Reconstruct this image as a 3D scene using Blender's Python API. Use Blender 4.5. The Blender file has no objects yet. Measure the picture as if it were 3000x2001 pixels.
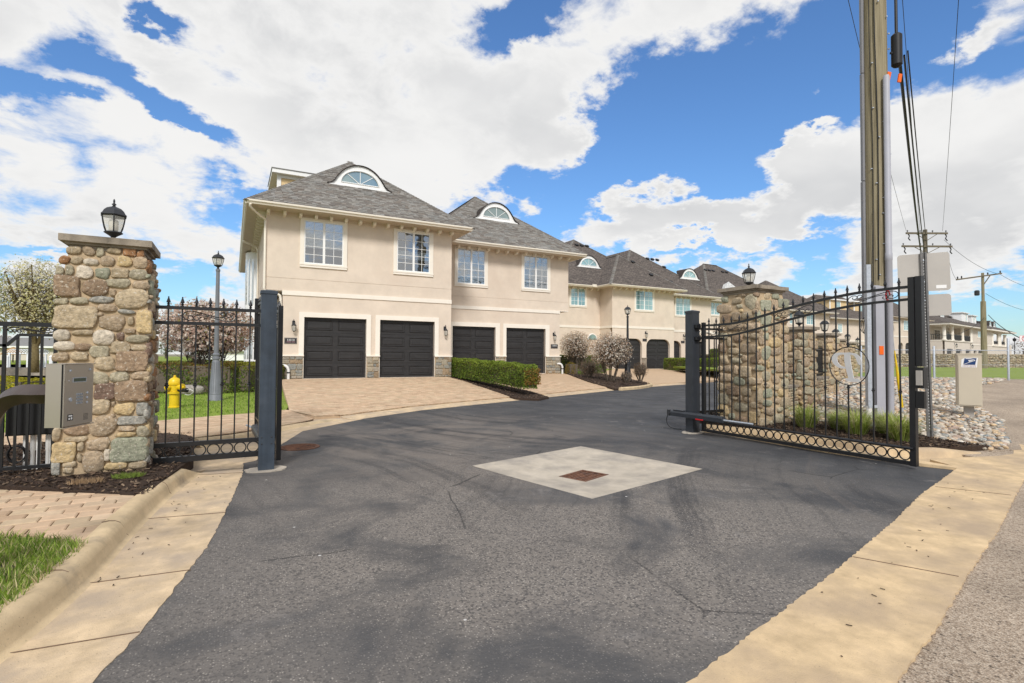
import bpy, bmesh, math, random
import numpy as np
from mathutils import Vector, Matrix, Euler
from mathutils.geometry import delaunay_2d_cdt
R = math.radians
random.seed(7)
rng = np.random.default_rng(7)
SC = bpy.context.scene
COL = SC.collection

# ------------------------------------------------------------------ camera
# world axes: X runs along the house fronts, Y runs back towards the houses, Z is up
YAW, PITCH, ROLL = 1.0825841, 0.02717696, 0.00567249
Ux, Uy = math.sin(YAW), math.cos(YAW)
def to_site(v):
    return Vector((v[0]*Ux + v[1]*Uy, -v[0]*Uy + v[1]*Ux, v[2]))
cp, sp, cr, sr = math.cos(PITCH), math.sin(PITCH), math.cos(ROLL), math.sin(ROLL)
c_right = to_site((cr, -sr*sp, sr*cp))
c_fwd = to_site((0, cp, sp))
c_up = to_site((-sr, -cr*sp, cr*cp))
cam = bpy.data.cameras.new('camera')
cam.lens = 36*1541.14/3000
cam.sensor_width = 36
cam.clip_start = 0.05
cam.clip_end = 6000
camo = bpy.data.objects.new('camera', cam)
COL.objects.link(camo)
m = Matrix.Identity(4)
for i in range(3):
    m[i][0] = c_right[i]; m[i][1] = c_up[i]; m[i][2] = -c_fwd[i]
m[2][3] = 1.45
camo.matrix_world = m
SC.camera = camo

# ------------------------------------------------------------------ light
SUN_DIR = Vector((-0.40, -0.80, 0.80)).normalized()      # from the ground to the sun (behind the camera, to the left)
SUN_EL = math.asin(SUN_DIR.z)
SUN_ROT = math.atan2(SUN_DIR.x, SUN_DIR.y)
sun = bpy.data.lights.new('sun', 'SUN')
sun.energy = 2.9
sun.angle = R(13)
sun.color = (1.0, 0.975, 0.945)
suno = bpy.data.objects.new('sun', sun)
suno.rotation_euler = SUN_DIR.to_track_quat('Z', 'Y').to_euler()
suno.location = (0, 0, 40)
COL.objects.link(suno)
SC.view_settings.view_transform = 'Standard'
SC.view_settings.look = 'None'
SC.view_settings.exposure = 0.02
SC.view_settings.gamma = 1.0
SC.view_settings.use_curve_mapping = False

# ------------------------------------------------------------------ sky: clear sky above a broken layer of cumulus
world = bpy.data.worlds.new('World')
SC.world = world
world.use_nodes = True
wn = world.node_tree; wn.nodes.clear()
def wnode(t, **kw):
    n = wn.nodes.new(t)
    for k, v in kw.items(): setattr(n, k, v)
    return n
def wl(a, b): wn.links.new(a, b)
def wmath(op, a, b=None, clamp=False):
    n = wnode('ShaderNodeMath', operation=op, use_clamp=clamp)
    for i, v in enumerate((a, b)):
        if v is None: continue
        if isinstance(v, (int, float)): n.inputs[i].default_value = v
        else: wl(v, n.inputs[i])
    return n.outputs[0]
def wvec(op, a, b=None):
    n = wnode('ShaderNodeVectorMath', operation=op)
    for i, v in enumerate((a, b)):
        if v is None: continue
        if isinstance(v, tuple): n.inputs[i].default_value = v
        else: wl(v, n.inputs[i])
    return n
def wmap(v, a, b, c, d):
    n = wnode('ShaderNodeMapRange', interpolation_type='SMOOTHSTEP')
    wl(v, n.inputs[0])
    for i, q in enumerate((a, b, c, d)): n.inputs[i+1].default_value = q
    return n.outputs[0]
tc = wnode('ShaderNodeTexCoord')
ray = tc.outputs['Generated']
sep = wnode('ShaderNodeSeparateXYZ'); wl(ray, sep.inputs[0])
zc = wmath('ADD', wmath('MAXIMUM', sep.outputs[2], 0.0), 0.30)
plane = wnode('ShaderNodeCombineXYZ')
wl(wmath('DIVIDE', sep.outputs[0], zc), plane.inputs[0])
wl(wmath('DIVIDE', sep.outputs[1], zc), plane.inputs[1])
def wnoise(vec, scale, detail, rough=0.55, dist=0.0, off=(0, 0, 0)):
    n = wnode('ShaderNodeTexNoise')
    n.inputs['Scale'].default_value = scale
    n.inputs['Detail'].default_value = detail
    n.inputs['Roughness'].default_value = rough
    n.inputs['Distortion'].default_value = dist
    wl(wvec('ADD', vec, off).outputs[0], n.inputs['Vector'])
    return n
n_big = wnoise(plane.outputs[0], 1.9, 8, 0.6, 0.2, (3.1, 1.7, 0))
n_fine = wnoise(plane.outputs[0], 5.2, 10, 0.60, 0.3, (0.4, 8.3, 0))
n_wob = wnoise(plane.outputs[0], 3.4, 9, 0.62, 0.0, (9.0, 2.0, 4.0))
wob = wvec('SCALE', wvec('SUBTRACT', n_wob.outputs['Color'], (0.5, 0.5, 0.5)).outputs[0])
wob.inputs['Scale'].default_value = 0.27
rayw = wvec('ADD', ray, wob.outputs[0]).outputs[0]
BLOBS = [((-0.097, 0.918, 0.384), (15.65, 5.2, -9.01), (-22.77, 11.59, -34.96), -1.7), ((-0.239, 0.903, 0.357), (26.49, 5.23, 3.87), (-15.0, 27.91, -83.48), -1.4), ((-0.084, 0.867, 0.491), (40.34, 4.6, -2.06), (-27.14, 36.57, -71.22), -1.4), ((-0.084, 0.932, 0.353), (30.28, 2.44, -0.19), (-18.28, 31.12, -90.09), -1.3), ((-0.158, 0.895, 0.416), (29.71, 13.35, -18.21), (-64.76, 31.04, -94.78), -0.9), ((0.414, 0.727, 0.547), (11.22, -14.09, 9.74), (37.83, -0.77, -28.75), -1.5), ((0.397, 0.748, 0.532), (27.23, -21.51, 8.94), (30.1, 12.42, -41.19), -0.8), ((0.646, 0.65, 0.4), (5.65, -6.46, 1.08), (8.72, 1.64, -17.47), -1.1), ((0.748, 0.521, 0.412), (2.75, -8.64, 5.65), (11.02, -5.53, -13.62), -1.2), ((0.575, 0.735, 0.36), (6.24, -8.57, 7.03), (14.54, -4.12, -15.76), -1.1), ((0.781, 0.434, 0.449), (-1.37, -12.24, 13.83), (16.67, -13.68, -16.53), -1.1), ((0.499, 0.816, 0.292), (10.13, -8.4, 5.4), (16.01, -0.49, -27.63), -1.0), ((0.706, 0.629, 0.326), (7.54, -8.05, -1.24), (7.16, 6.57, -29.59), -1), ((0.801, 0.486, 0.351), (11.98, -17.32, -4.08), (8.06, 5.2, -26.63), -0.9), ((0.827, 0.357, 0.434), (-0.35, -16.25, 13.65), (9.4, -7.16, -12.5), -1.2), ((0.826, 0.436, 0.357), (15.9, -25.41, -6.72), (8.13, 4.63, -25.41), -0.9), ((0.447, 0.855, 0.263), (11.68, -7.08, 2.29), (10.02, 4.71, -34.54), -0.8), ((-0.255, 0.958, 0.132), (22.62, 5.62, 1.34), (-4.78, 11.59, -102.85), -1.2), ((-0.072, 0.987, 0.141), (27.58, 1.32, 2.56), (0.52, 6.61, -51.05), -1.0), ((0.012, 0.969, 0.247), (25.29, -1.48, 3.19), (0.99, 11.01, -46.01), -0.9), ((0.944, 0.321, 0.074), (4.31, -12.87, -0.85), (2.25, 1.4, -41.41), -0.9), ((0.724, 0.666, 0.181), (5.49, -5.7, -1.62), (2.26, 17.44, -80.22), -1.0), ((0.846, 0.508, 0.162), (9.16, -16.34, 2.04), (10.83, -2.42, -53.55), -0.7), ((0.773, 0.485, 0.409), (17.22, -41.35, 15.26), (40.04, -13.07, -62.71), 2.2), ((0.808, 0.441, 0.391), (32.82, -49.33, -13.92), (24.63, 14.37, -69.46), 1.6), ((0.617, 0.738, 0.273), (5.6, -4.34, -1.33), (1.73, 8.98, -29.89), 1.3), ((0.775, 0.541, 0.327), (11.85, -10.51, -11.49), (-3.46, 27.01, -38.25), 1.9), ((0.807, 0.504, 0.307), (13.35, -17.28, -7.69), (6.01, 11.49, -36.29), 1.4), ((0.772, 0.596, 0.222), (3.77, -5.02, -0.02), (7.13, 2.31, -33.23), 0.9), ((0.509, 0.774, 0.376), (19.39, -16.77, 7.22), (16.35, 2.83, -29.26), 1.0), ((0.363, 0.844, 0.396), (4.9, -2.68, 1.0), (4.15, 3.38, -11.48), 0.5), ((0.901, 0.356, 0.248), (3.04, -12.69, 6.6), (3.48, -2.72, -9.26), 0.8), ((0.034, 0.92, 0.391), (7.05, -1.96, 3.72), (4.79, 4.23, -10.75), 0.5), ((0.592, 0.633, 0.499), (3.35, -4.31, 1.35), (18.35, 0.77, -23.55), 0.6), ((0.814, 0.47, 0.341), (18.95, -28.72, -6.82), (16.86, 10.44, -56.9), 1.2), ((0.848, 0.309, 0.431), (8.51, -41.33, 12.09), (43.5, -18.09, -75.03), 1.0)]
cov = wmath('ADD', wmath('MULTIPLY', n_big.outputs[0], 0.9), wmath('MULTIPLY', n_fine.outputs[0], 1.5))
cov = wmath('SUBTRACT', cov, 0.70)           # mostly cloud, with openings
for c, ra, rb, w in BLOBS:                   # where the larger openings and banks lie
    d = wvec('SUBTRACT', rayw, c).outputs[0]
    a = wvec('DOT_PRODUCT', d, ra).outputs['Value']
    b = wvec('DOT_PRODUCT', d, rb).outputs['Value']
    r2 = wmath('ADD', wmath('MULTIPLY', a, a), wmath('MULTIPLY', b, b))
    side = wmath('GREATER_THAN', wvec('DOT_PRODUCT', ray, c).outputs['Value'], 0.3)
    g = wmath('MULTIPLY', wmath('POWER', 2.718, wmath('MULTIPLY', r2, -0.42)), w*(0.58 if w < 0 else 0.5))
    cov = wmath('ADD', cov, wmath('MULTIPLY', g, side))
dens = wmap(cov, 0.18, 0.56, 0.0, 1.0)
sky = wnode('ShaderNodeTexSky', sky_type='NISHITA')
sky.sun_disc = False
sky.sun_elevation = SUN_EL
sky.sun_rotation = SUN_ROT
sky.air_density = 1.3
sky.dust_density = 0.3
sky.ozone_density = 2.2
tint = wnode('ShaderNodeMixRGB', blend_type='MULTIPLY'); tint.inputs[0].default_value = 1.0
wl(sky.outputs[0], tint.inputs[1]); tint.inputs[2].default_value = (0.66, 0.95, 1.32, 1)
bg_sky = wnode('ShaderNodeBackground'); wl(tint.outputs[0], bg_sky.inputs[0]); bg_sky.inputs[1].default_value = 0.115
# cloud bodies: bright rims, greyer thick undersides
n_sh = wnoise(plane.outputs[0], 1.1, 5, 0.5, 0.3, (5.5, 3.3, 1.0))
n_sh2 = wnoise(plane.outputs[0], 2.6, 5, 0.5, 0.3, (1.5, 6.3, 2.0))
thick = wmap(cov, 0.44, 0.90, 0.0, 1.0)
shade = wmath('MULTIPLY', wmap(wmath('ADD', wmath('MULTIPLY', n_sh.outputs[0], 0.65), wmath('MULTIPLY', n_sh2.outputs[0], 0.35)), 0.37, 0.62, 0.0, 1.0), thick)
ccol = wnode('ShaderNodeMixRGB'); wl(shade, ccol.inputs[0])
ccol.inputs[1].default_value = (0.99, 0.985, 0.975, 1)
ccol.inputs[2].default_value = (0.72, 0.728, 0.742, 1)
bg_cl = wnode('ShaderNodeBackground'); wl(ccol.outputs[0], bg_cl.inputs[0]); bg_cl.inputs[1].default_value = 0.90
mix = wnode('ShaderNodeMixShader'); wl(dens, mix.inputs[0]); wl(bg_sky.outputs[0], mix.inputs[1]); wl(bg_cl.outputs[0], mix.inputs[2])
wo = wnode('ShaderNodeOutputWorld'); wl(mix.outputs[0], wo.inputs[0])

# ------------------------------------------------------------------ materials
def pbsdf(name):
    mt = bpy.data.materials.new(name); mt.use_nodes = True
    nt = mt.node_tree
    return mt, nt, nt.nodes['Principled BSDF']
def mat(name, col=(0.5, 0.5, 0.5), src='const', var=0.18, ns=6.0, rough=0.75, bump=0.0, bs=60.0, metal=0.0, spec=0.35,
        speck=None, stain=None, detail=6, bd=0.01, rvar=0.0):
    """colour (constant / object colour / face colour) broken up by noise; speck=(colour, scale, amount), stain=(colour, scale, lo, hi)"""
    mt, nt, b = pbsdf(name)
    N = nt.nodes; L = nt.links
    geo = N.new('ShaderNodeNewGeometry')
    pos = geo.outputs['Position']
    if src == 'obj':
        oi = N.new('ShaderNodeObjectInfo'); base = oi.outputs['Color']
    elif src == 'attr':
        at = N.new('ShaderNodeAttribute'); at.attribute_name = 'Col'; base = at.outputs['Color']
    else:
        rgb = N.new('ShaderNodeRGB'); rgb.outputs[0].default_value = (*col, 1); base = rgb.outputs[0]
    def noise(scale, det=detail):
        n = N.new('ShaderNodeTexNoise'); n.inputs['Scale'].default_value = scale; n.inputs['Detail'].default_value = det
        n.inputs['Roughness'].default_value = 0.62
        L.new(pos, n.inputs['Vector']); return n.outputs[0]
    def mrange(v, a, b_, c, d):
        n = N.new('ShaderNodeMapRange'); L.new(v, n.inputs[0])
        for i, q in enumerate((a, b_, c, d)): n.inputs[i+1].default_value = q
        return n.outputs[0]
    if var > 0:
        f = mrange(noise(ns), 0.25, 0.75, 1-var, 1+var)
        v = N.new('ShaderNodeVectorMath'); v.operation = 'SCALE'
        L.new(base, v.inputs[0]); L.new(f, v.inputs['Scale']); base = v.outputs[0]
    if stain:
        sc, ss, lo, hi = stain
        mx = N.new('ShaderNodeMixRGB'); L.new(mrange(noise(ss), lo, hi, 0, 1), mx.inputs[0])
        L.new(base, mx.inputs[1]); mx.inputs[2].default_value = (*sc, 1); base = mx.outputs[0]
    if speck:
        sc, ss, am = speck
        mx = N.new('ShaderNodeMixRGB'); L.new(mrange(noise(ss, 2), am, am+0.09, 0, 0.85), mx.inputs[0])
        L.new(base, mx.inputs[1]); mx.inputs[2].default_value = (*sc, 1); base = mx.outputs[0]
    L.new(base, b.inputs['Base Color'])
    b.inputs['Roughness'].default_value = rough
    if rvar > 0:
        L.new(mrange(noise(ns*2.3), 0.3, 0.7, rough-rvar, rough+rvar), b.inputs['Roughness'])
    b.inputs['Metallic'].default_value = metal
    b.inputs['Specular IOR Level'].default_value = spec
    if bump > 0:
        bp = N.new('ShaderNodeBump'); bp.inputs['Strength'].default_value = bump; bp.inputs['Distance'].default_value = bd
        L.new(noise(bs), bp.inputs['Height']); L.new(bp.outputs[0], b.inputs['Normal'])
    return mt
MT = {}
MT['stone'] = mat('field_stone', src='obj', var=0.5, ns=26, rough=0.88, bump=0.9, bs=38, bd=0.02, speck=((0.58, 0.51, 0.41), 40, 0.60), detail=9)
MT['stone_attr'] = mat('field_stone_mass', src='attr', var=0.4, ns=20, rough=0.85, bump=0.4, bs=45, bd=0.012, speck=((0.62, 0.56, 0.47), 34, 0.66))
MT['mortar'] = mat('mortar', (0.46, 0.345, 0.215), var=0.3, ns=14, rough=0.95, bump=0.7, bs=110, bd=0.006)
MT['capstone'] = mat('cap_stone', (0.31, 0.26, 0.20), var=0.28, ns=18, rough=0.85, bump=0.5, bs=120, stain=((0.13, 0.11, 0.085), 4.5, 0.48, 0.68), speck=((0.12, 0.1, 0.08), 90, 0.66))
MT['iron'] = mat('black_iron', (0.0105, 0.0105, 0.0118), var=0.15, ns=9, rough=0.36, spec=0.5, bump=0.05, bs=180, rvar=0.08)
MT['post'] = mat('slate_post', (0.034, 0.046, 0.062), var=0.3, ns=5, rough=0.46, spec=0.4, rvar=0.1, stain=((0.05, 0.062, 0.078), 3, 0.5, 0.7))
MT['postR'] = mat('dark_post', (0.03, 0.034, 0.041), var=0.2, ns=5, rough=0.42, spec=0.45, rvar=0.1)
MT['lampmetal'] = mat('lamp_metal', (0.022, 0.023, 0.026), var=0.2, ns=10, rough=0.45, spec=0.45)
MT['lampgrey'] = mat('grey_lamp_post', (0.17, 0.178, 0.195), var=0.14, ns=4, rough=0.5, spec=0.4)
MT['concrete'] = mat('tan_concrete', (0.60, 0.455, 0.29), var=0.3, ns=5.5, rough=0.9, bump=0.6, bs=130, bd=0.006, stain=((0.43, 0.34, 0.25), 2.1, 0.43, 0.66), speck=((0.22, 0.165, 0.115), 85, 0.66), detail=11)
MT['concrete_gold'] = mat('golden_concrete', (0.61, 0.45, 0.265), var=0.3, ns=5.0, rough=0.9, bump=0.6, bs=130, bd=0.006, stain=((0.42, 0.315, 0.21), 1.5, 0.42, 0.68), speck=((0.2, 0.15, 0.1), 95, 0.68), detail=11)
MT['kerb'] = mat('kerb_concrete', (0.59, 0.45, 0.275), var=0.22, ns=4.0, rough=0.9, bump=0.6, bs=120, bd=0.006, stain=((0.24, 0.195, 0.15), 1.35, 0.54, 0.72), speck=((0.22, 0.165, 0.115), 85, 0.66), detail=11)
MT['concrete_pad'] = mat('pale_concrete', (0.47, 0.41, 0.33), var=0.24, ns=3.4, rough=0.9, bump=0.3, bs=140, bd=0.004, stain=((0.31, 0.275, 0.235), 1.9, 0.46, 0.68), detail=9)
MT['stucco'] = mat('beige_stucco', (0.70, 0.595, 0.485), var=0.09, ns=1.6, rough=0.92, bump=0.3, bs=70, bd=0.008, stain=((0.645, 0.53, 0.425), 0.5, 0.5, 0.8))
MT['stucco_pale'] = mat('pale_stucco', (0.66, 0.585, 0.50), var=0.06, ns=1.1, rough=0.92)
MT['trim'] = mat('cream_trim', (0.83, 0.765, 0.665), var=0.04, ns=3, rough=0.65)
MT['gutter'] = mat('cream_gutter', (0.82, 0.75, 0.635), var=0.05, ns=2, rough=0.42, spec=0.5)
MT['soffit'] = mat('tan_soffit', (0.64, 0.55, 0.45), var=0.06, ns=3, rough=0.75)
MT['white'] = mat('white_paint', (0.84, 0.835, 0.81), var=0.04, ns=4, rough=0.5)
MT['pvc'] = mat('white_pipe', (0.78, 0.77, 0.74), var=0.08, ns=6, rough=0.45)
MT['siding'] = mat('yellow_siding', (0.70, 0.52, 0.28), var=0.06, ns=4, rough=0.7)
MT['door'] = mat('charcoal_door', (0.030, 0.0285, 0.0285), var=0.16, ns=7, rough=0.45, bump=0.12, bs=60)
MT['shingle'] = mat('asphalt_shingle', src='obj', var=0.24, ns=30, rough=0.95, bump=0.3, bs=160, spec=0.2)
MT['shingle_attr'] = mat('asphalt_shingle_mass', src='attr', var=0.24, ns=30, rough=0.95, bump=0.3, bs=160, spec=0.2)
MT['paver'] = mat('clay_paver', src='obj', var=0.14, ns=14, rough=0.92, bump=0.3, bs=160, bd=0.004, speck=((0.36, 0.24, 0.17), 120, 0.68))
MT['paver_attr'] = mat('clay_paver_mass', src='attr', var=0.12, ns=3, rough=0.92, bump=0.25, bs=120, bd=0.004)
MT['joint'] = mat('paver_joint', (0.17, 0.115, 0.075), var=0.3, ns=40, rough=0.95)
MT['leaf'] = mat('foliage', src='attr', var=0.25, ns=3.0, rough=0.55, spec=0.3)
MT['petal'] = mat('blossom', src='attr', var=0.1, ns=9, rough=0.6, spec=0.2)
MT['bark'] = mat('bark', (0.12, 0.095, 0.07), var=0.35, ns=25, rough=0.9, bump=0.5, bs=60)
MT['bark_green'] = mat('mossy_bark', (0.165, 0.125, 0.055), var=0.35, ns=9, rough=0.9, bump=0.5, bs=40)
MT['grass'] = mat('grass_blades', src='attr', var=0.22, ns=1.7, rough=0.6, spec=0.25)
MT['lawn'] = mat('lawn_ground', (0.20, 0.262, 0.036), var=0.34, ns=2.2, rough=0.95, bump=0.6, bs=70, bd=0.02)
MT['mulch'] = mat('mulch_ground', (0.058, 0.036, 0.024), var=0.45, ns=40, rough=0.98, bump=1.0, bs=70, bd=0.03)
MT['chip'] = mat('bark_chips', src='attr', var=0.3, ns=30, rough=0.95)
MT['soil'] = mat('plain_ground', (0.22, 0.20, 0.13), var=0.3, ns=0.6, rough=0.98, bump=0.4, bs=20)
MT['wood_pole'] = mat('weathered_pole', (0.30, 0.265, 0.145), var=0.3, ns=3.0, rough=0.9)
MT['conduit'] = mat('grey_conduit', (0.36, 0.36, 0.39), var=0.08, ns=3, rough=0.5)
MT['conduit_dark'] = mat('dark_grey_conduit', (0.235, 0.235, 0.25), var=0.1, ns=3, rough=0.5)
MT['galv'] = mat('galvanised_steel', (0.47, 0.50, 0.54), var=0.2, ns=22, rough=0.5, metal=0.45)
MT['signpost_shade'] = mat('shaded_sign_post', (0.15, 0.145, 0.14), var=0.3, ns=14, rough=0.55, metal=0.3)  # steel darkened: the shade on the post is put into its colour
MT['signback'] = mat('sign_back', (0.44, 0.41, 0.37), var=0.07, ns=2.5, rough=0.5, metal=0.25)
MT['cable'] = mat('black_cable', (0.012, 0.012, 0.013), var=0.1, ns=10, rough=0.55)
MT['yellow'] = mat('yellow_paint', (0.72, 0.49, 0.01), var=0.14, ns=8, rough=0.4, spec=0.5)
MT['orange'] = mat('orange_tag', (0.78, 0.13, 0.01), var=0.08, ns=8, rough=0.5)
MT['red'] = mat('red_paint', (0.55, 0.015, 0.02), var=0.08, ns=8, rough=0.45)
MT['black'] = mat('black_plastic', (0.012, 0.012, 0.013), var=0.15, ns=9, rough=0.5)
MT['bronze'] = mat('bronze_paint', (0.052, 0.034, 0.026), var=0.22, ns=4, rough=0.42, spec=0.5, rvar=0.1)
MT['rust'] = mat('rusty_iron', (0.155, 0.072, 0.042), var=0.4, ns=16, rough=0.85, bump=0.4, bs=90, stain=((0.06, 0.04, 0.035), 9, 0.5, 0.7))
MT['mailbox'] = mat('beige_metal', (0.55, 0.485, 0.375), var=0.05, ns=2, rough=0.45, spec=0.45)
MT['decal'] = mat('white_decal', (0.80, 0.79, 0.77), var=0.03, rough=0.45)
MT['navy'] = mat('navy_print', (0.012, 0.045, 0.15), var=0.05, rough=0.45)
MT['mauve'] = mat('faded_print', (0.34, 0.20, 0.22), var=0.1, rough=0.5)
MT['lettering'] = mat('white_lettering', (0.78, 0.77, 0.75), var=0.03, rough=0.5)
MT['wire'] = mat('chain_link_wire', (0.40, 0.41, 0.42), var=0.1, rough=0.5, metal=0.5)
MT['thatch'] = mat('thatch', (0.36, 0.22, 0.09), var=0.35, ns=14, rough=0.95, bump=0.6, bs=30)
MT['green_roof'] = mat('green_metal_roof', (0.16, 0.25, 0.13), var=0.1, ns=1.5, rough=0.6)
MT['grey_roof'] = mat('grey_roof', (0.22, 0.215, 0.205), var=0.12, ns=2.0, rough=0.9)
MT['monogram'] = mat('silver_plate', (0.62, 0.61, 0.60), var=0.05, ns=5, rough=0.4, metal=0.2)
MT['plum'] = mat('plaque', (0.03, 0.026, 0.028), var=0.1, rough=0.45)
MT['glassframe'] = MT['white']

def glassmat(name, inner, rough=0.04, f=0.3, stripes=None, tintc=(1, 1, 1)):
    """window pane: clear reflection over whatever hangs behind the glass"""
    mt, nt, b = pbsdf(name); N = nt.nodes; L = nt.links
    geo = N.new('ShaderNodeNewGeometry')
    n = N.new('ShaderNodeTexNoise'); n.inputs['Scale'].default_value = 0.7; n.inputs['Detail'].default_value = 3
    L.new(geo.outputs['Position'], n.inputs['Vector'])
    mr = N.new('ShaderNodeMapRange'); L.new(n.outputs[0], mr.inputs[0]); mr.inputs[1].default_value = .3; mr.inputs[2].default_value = .7; mr.inputs[3].default_value = 0.65; mr.inputs[4].default_value = 1.3
    rgb = N.new('ShaderNodeRGB'); rgb.outputs[0].default_value = (*inner, 1)
    v = N.new('ShaderNodeVectorMath'); v.operation = 'SCALE'; L.new(rgb.outputs[0], v.inputs[0]); L.new(mr.outputs[0], v.inputs['Scale'])
    L.new(v.outputs[0], b.inputs['Base Color']); b.inputs['Roughness'].default_value = 0.6
    b.inputs['Specular IOR Level'].default_value = 0.2
    gl = N.new('ShaderNodeBsdfGlossy'); gl.inputs['Roughness'].default_value = rough; gl.inputs['Color'].default_value = (*tintc, 1)
    fr = N.new('ShaderNodeFresnel'); fr.inputs['IOR'].default_value = 1.5
    ad = N.new('ShaderNodeMath'); ad.operation = 'ADD'; L.new(fr.outputs[0], ad.inputs[0]); ad.inputs[1].default_value = f; ad.use_clamp = True
    mx = N.new('ShaderNodeMixShader'); L.new(ad.outputs[0], mx.inputs[0]); L.new(b.outputs[0], mx.inputs[1]); L.new(gl.outputs[0], mx.inputs[2])
    L.new(mx.outputs[0], N['Material Output'].inputs[0])
    return mt
MT['pane'] = glassmat('window_pane', (0.055, 0.075, 0.09), f=0.34, tintc=(0.74, 0.86, 1.0))
MT['pane_teal'] = glassmat('teal_window_pane', (0.20, 0.36, 0.36), f=0.22, tintc=(0.8, 0.97, 1.0))
MT['pane_eye'] = glassmat('dormer_pane', (0.15, 0.20, 0.19), f=0.22, tintc=(0.8, 0.95, 0.95))
MT['blind'] = mat('window_blind', (0.82, 0.84, 0.84), var=0.05, rough=0.7)
def windowglass(name, tint, f):
    mt, nt, b = pbsdf(name); N = nt.nodes; L = nt.links
    tr = N.new('ShaderNodeBsdfTransparent'); tr.inputs[0].default_value = (*tint, 1)
    gl = N.new('ShaderNodeBsdfGlossy'); gl.inputs['Roughness'].default_value = 0.02; gl.inputs['Color'].default_value = (0.97, 0.98, 1.0, 1)
    geo = N.new('ShaderNodeNewGeometry'); n = N.new('ShaderNodeTexNoise'); n.inputs['Scale'].default_value = 1.3; L.new(geo.outputs['Position'], n.inputs['Vector'])
    bp = N.new('ShaderNodeBump'); bp.inputs['Strength'].default_value = 0.25; bp.inputs['Distance'].default_value = 0.02; L.new(n.outputs[0], bp.inputs['Height']); L.new(bp.outputs[0], gl.inputs['Normal'])
    fr = N.new('ShaderNodeFresnel'); fr.inputs['IOR'].default_value = 1.5
    ad = N.new('ShaderNodeMath'); ad.operation = 'ADD'; L.new(fr.outputs[0], ad.inputs[0]); ad.inputs[1].default_value = f; ad.use_clamp = True
    mx = N.new('ShaderNodeMixShader'); L.new(ad.outputs[0], mx.inputs[0]); L.new(tr.outputs[0], mx.inputs[1]); L.new(gl.outputs[0], mx.inputs[2])
    L.new(mx.outputs[0], N['Material Output'].inputs[0]); return mt
MT['pane'] = windowglass('window_pane', (0.84, 0.90, 0.91), 0.27)
MT['unlit_backing'] = mat('unlit_room_sheet', (0.035, 0.042, 0.05), var=0.4, ns=1.2, rough=0.9)  # near-black colour paints the unlit interior behind the glass
def clearglass(name, alpha=0.25, col=(0.95, 0.93, 0.86)):
    mt, nt, b = pbsdf(name); N = nt.nodes; L = nt.links
    tr = N.new('ShaderNodeBsdfTransparent'); tr.inputs[0].default_value = (0.93, 0.92, 0.88, 1)
    b.inputs['Base Color'].default_value = (*col, 1); b.inputs['Roughness'].default_value = 0.12
    mx = N.new('ShaderNodeMixShader'); mx.inputs[0].default_value = alpha
    L.new(tr.outputs[0], mx.inputs[1]); L.new(b.outputs[0], mx.inputs[2]); L.new(mx.outputs[0], N['Material Output'].inputs[0])
    return mt
MT['lampglass'] = clearglass('lantern_glass', 0.32)
MT['bulb'] = mat('lamp_bulb', (0.80, 0.77, 0.70), var=0.0, rough=0.3)
MT['lcd'] = mat('lcd_screen', (0.075, 0.10, 0.075), var=0.1, rough=0.15, spec=0.6)

def steel():
    mt, nt, b = pbsdf('brushed_steel'); N = nt.nodes; L = nt.links
    geo = N.new('ShaderNodeNewGeometry')
    mp = N.new('ShaderNodeMapping'); mp.inputs['Scale'].default_value = (6, 6, 420); L.new(geo.outputs['Position'], mp.inputs['Vector'])
    n = N.new('ShaderNodeTexNoise'); n.inputs['Scale'].default_value = 1.0; n.inputs['Detail'].default_value = 3; L.new(mp.outputs[0], n.inputs['Vector'])
    cr_ = N.new('ShaderNodeMapRange'); L.new(n.outputs[0], cr_.inputs[0]); cr_.inputs[3].default_value = 0.27; cr_.inputs[4].default_value = 0.42
    L.new(cr_.outputs[0], b.inputs['Roughness'])
    b.inputs['Base Color'].default_value = (0.60, 0.54, 0.47, 1); b.inputs['Metallic'].default_value = 0.92
    bp = N.new('ShaderNodeBump'); bp.inputs['Strength'].default_value = 0.12; bp.inputs['Distance'].default_value = 0.001; L.new(n.outputs[0], bp.inputs['Height']); L.new(bp.outputs[0], b.inputs['Normal'])
    return mt
MT['steel'] = steel()

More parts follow.
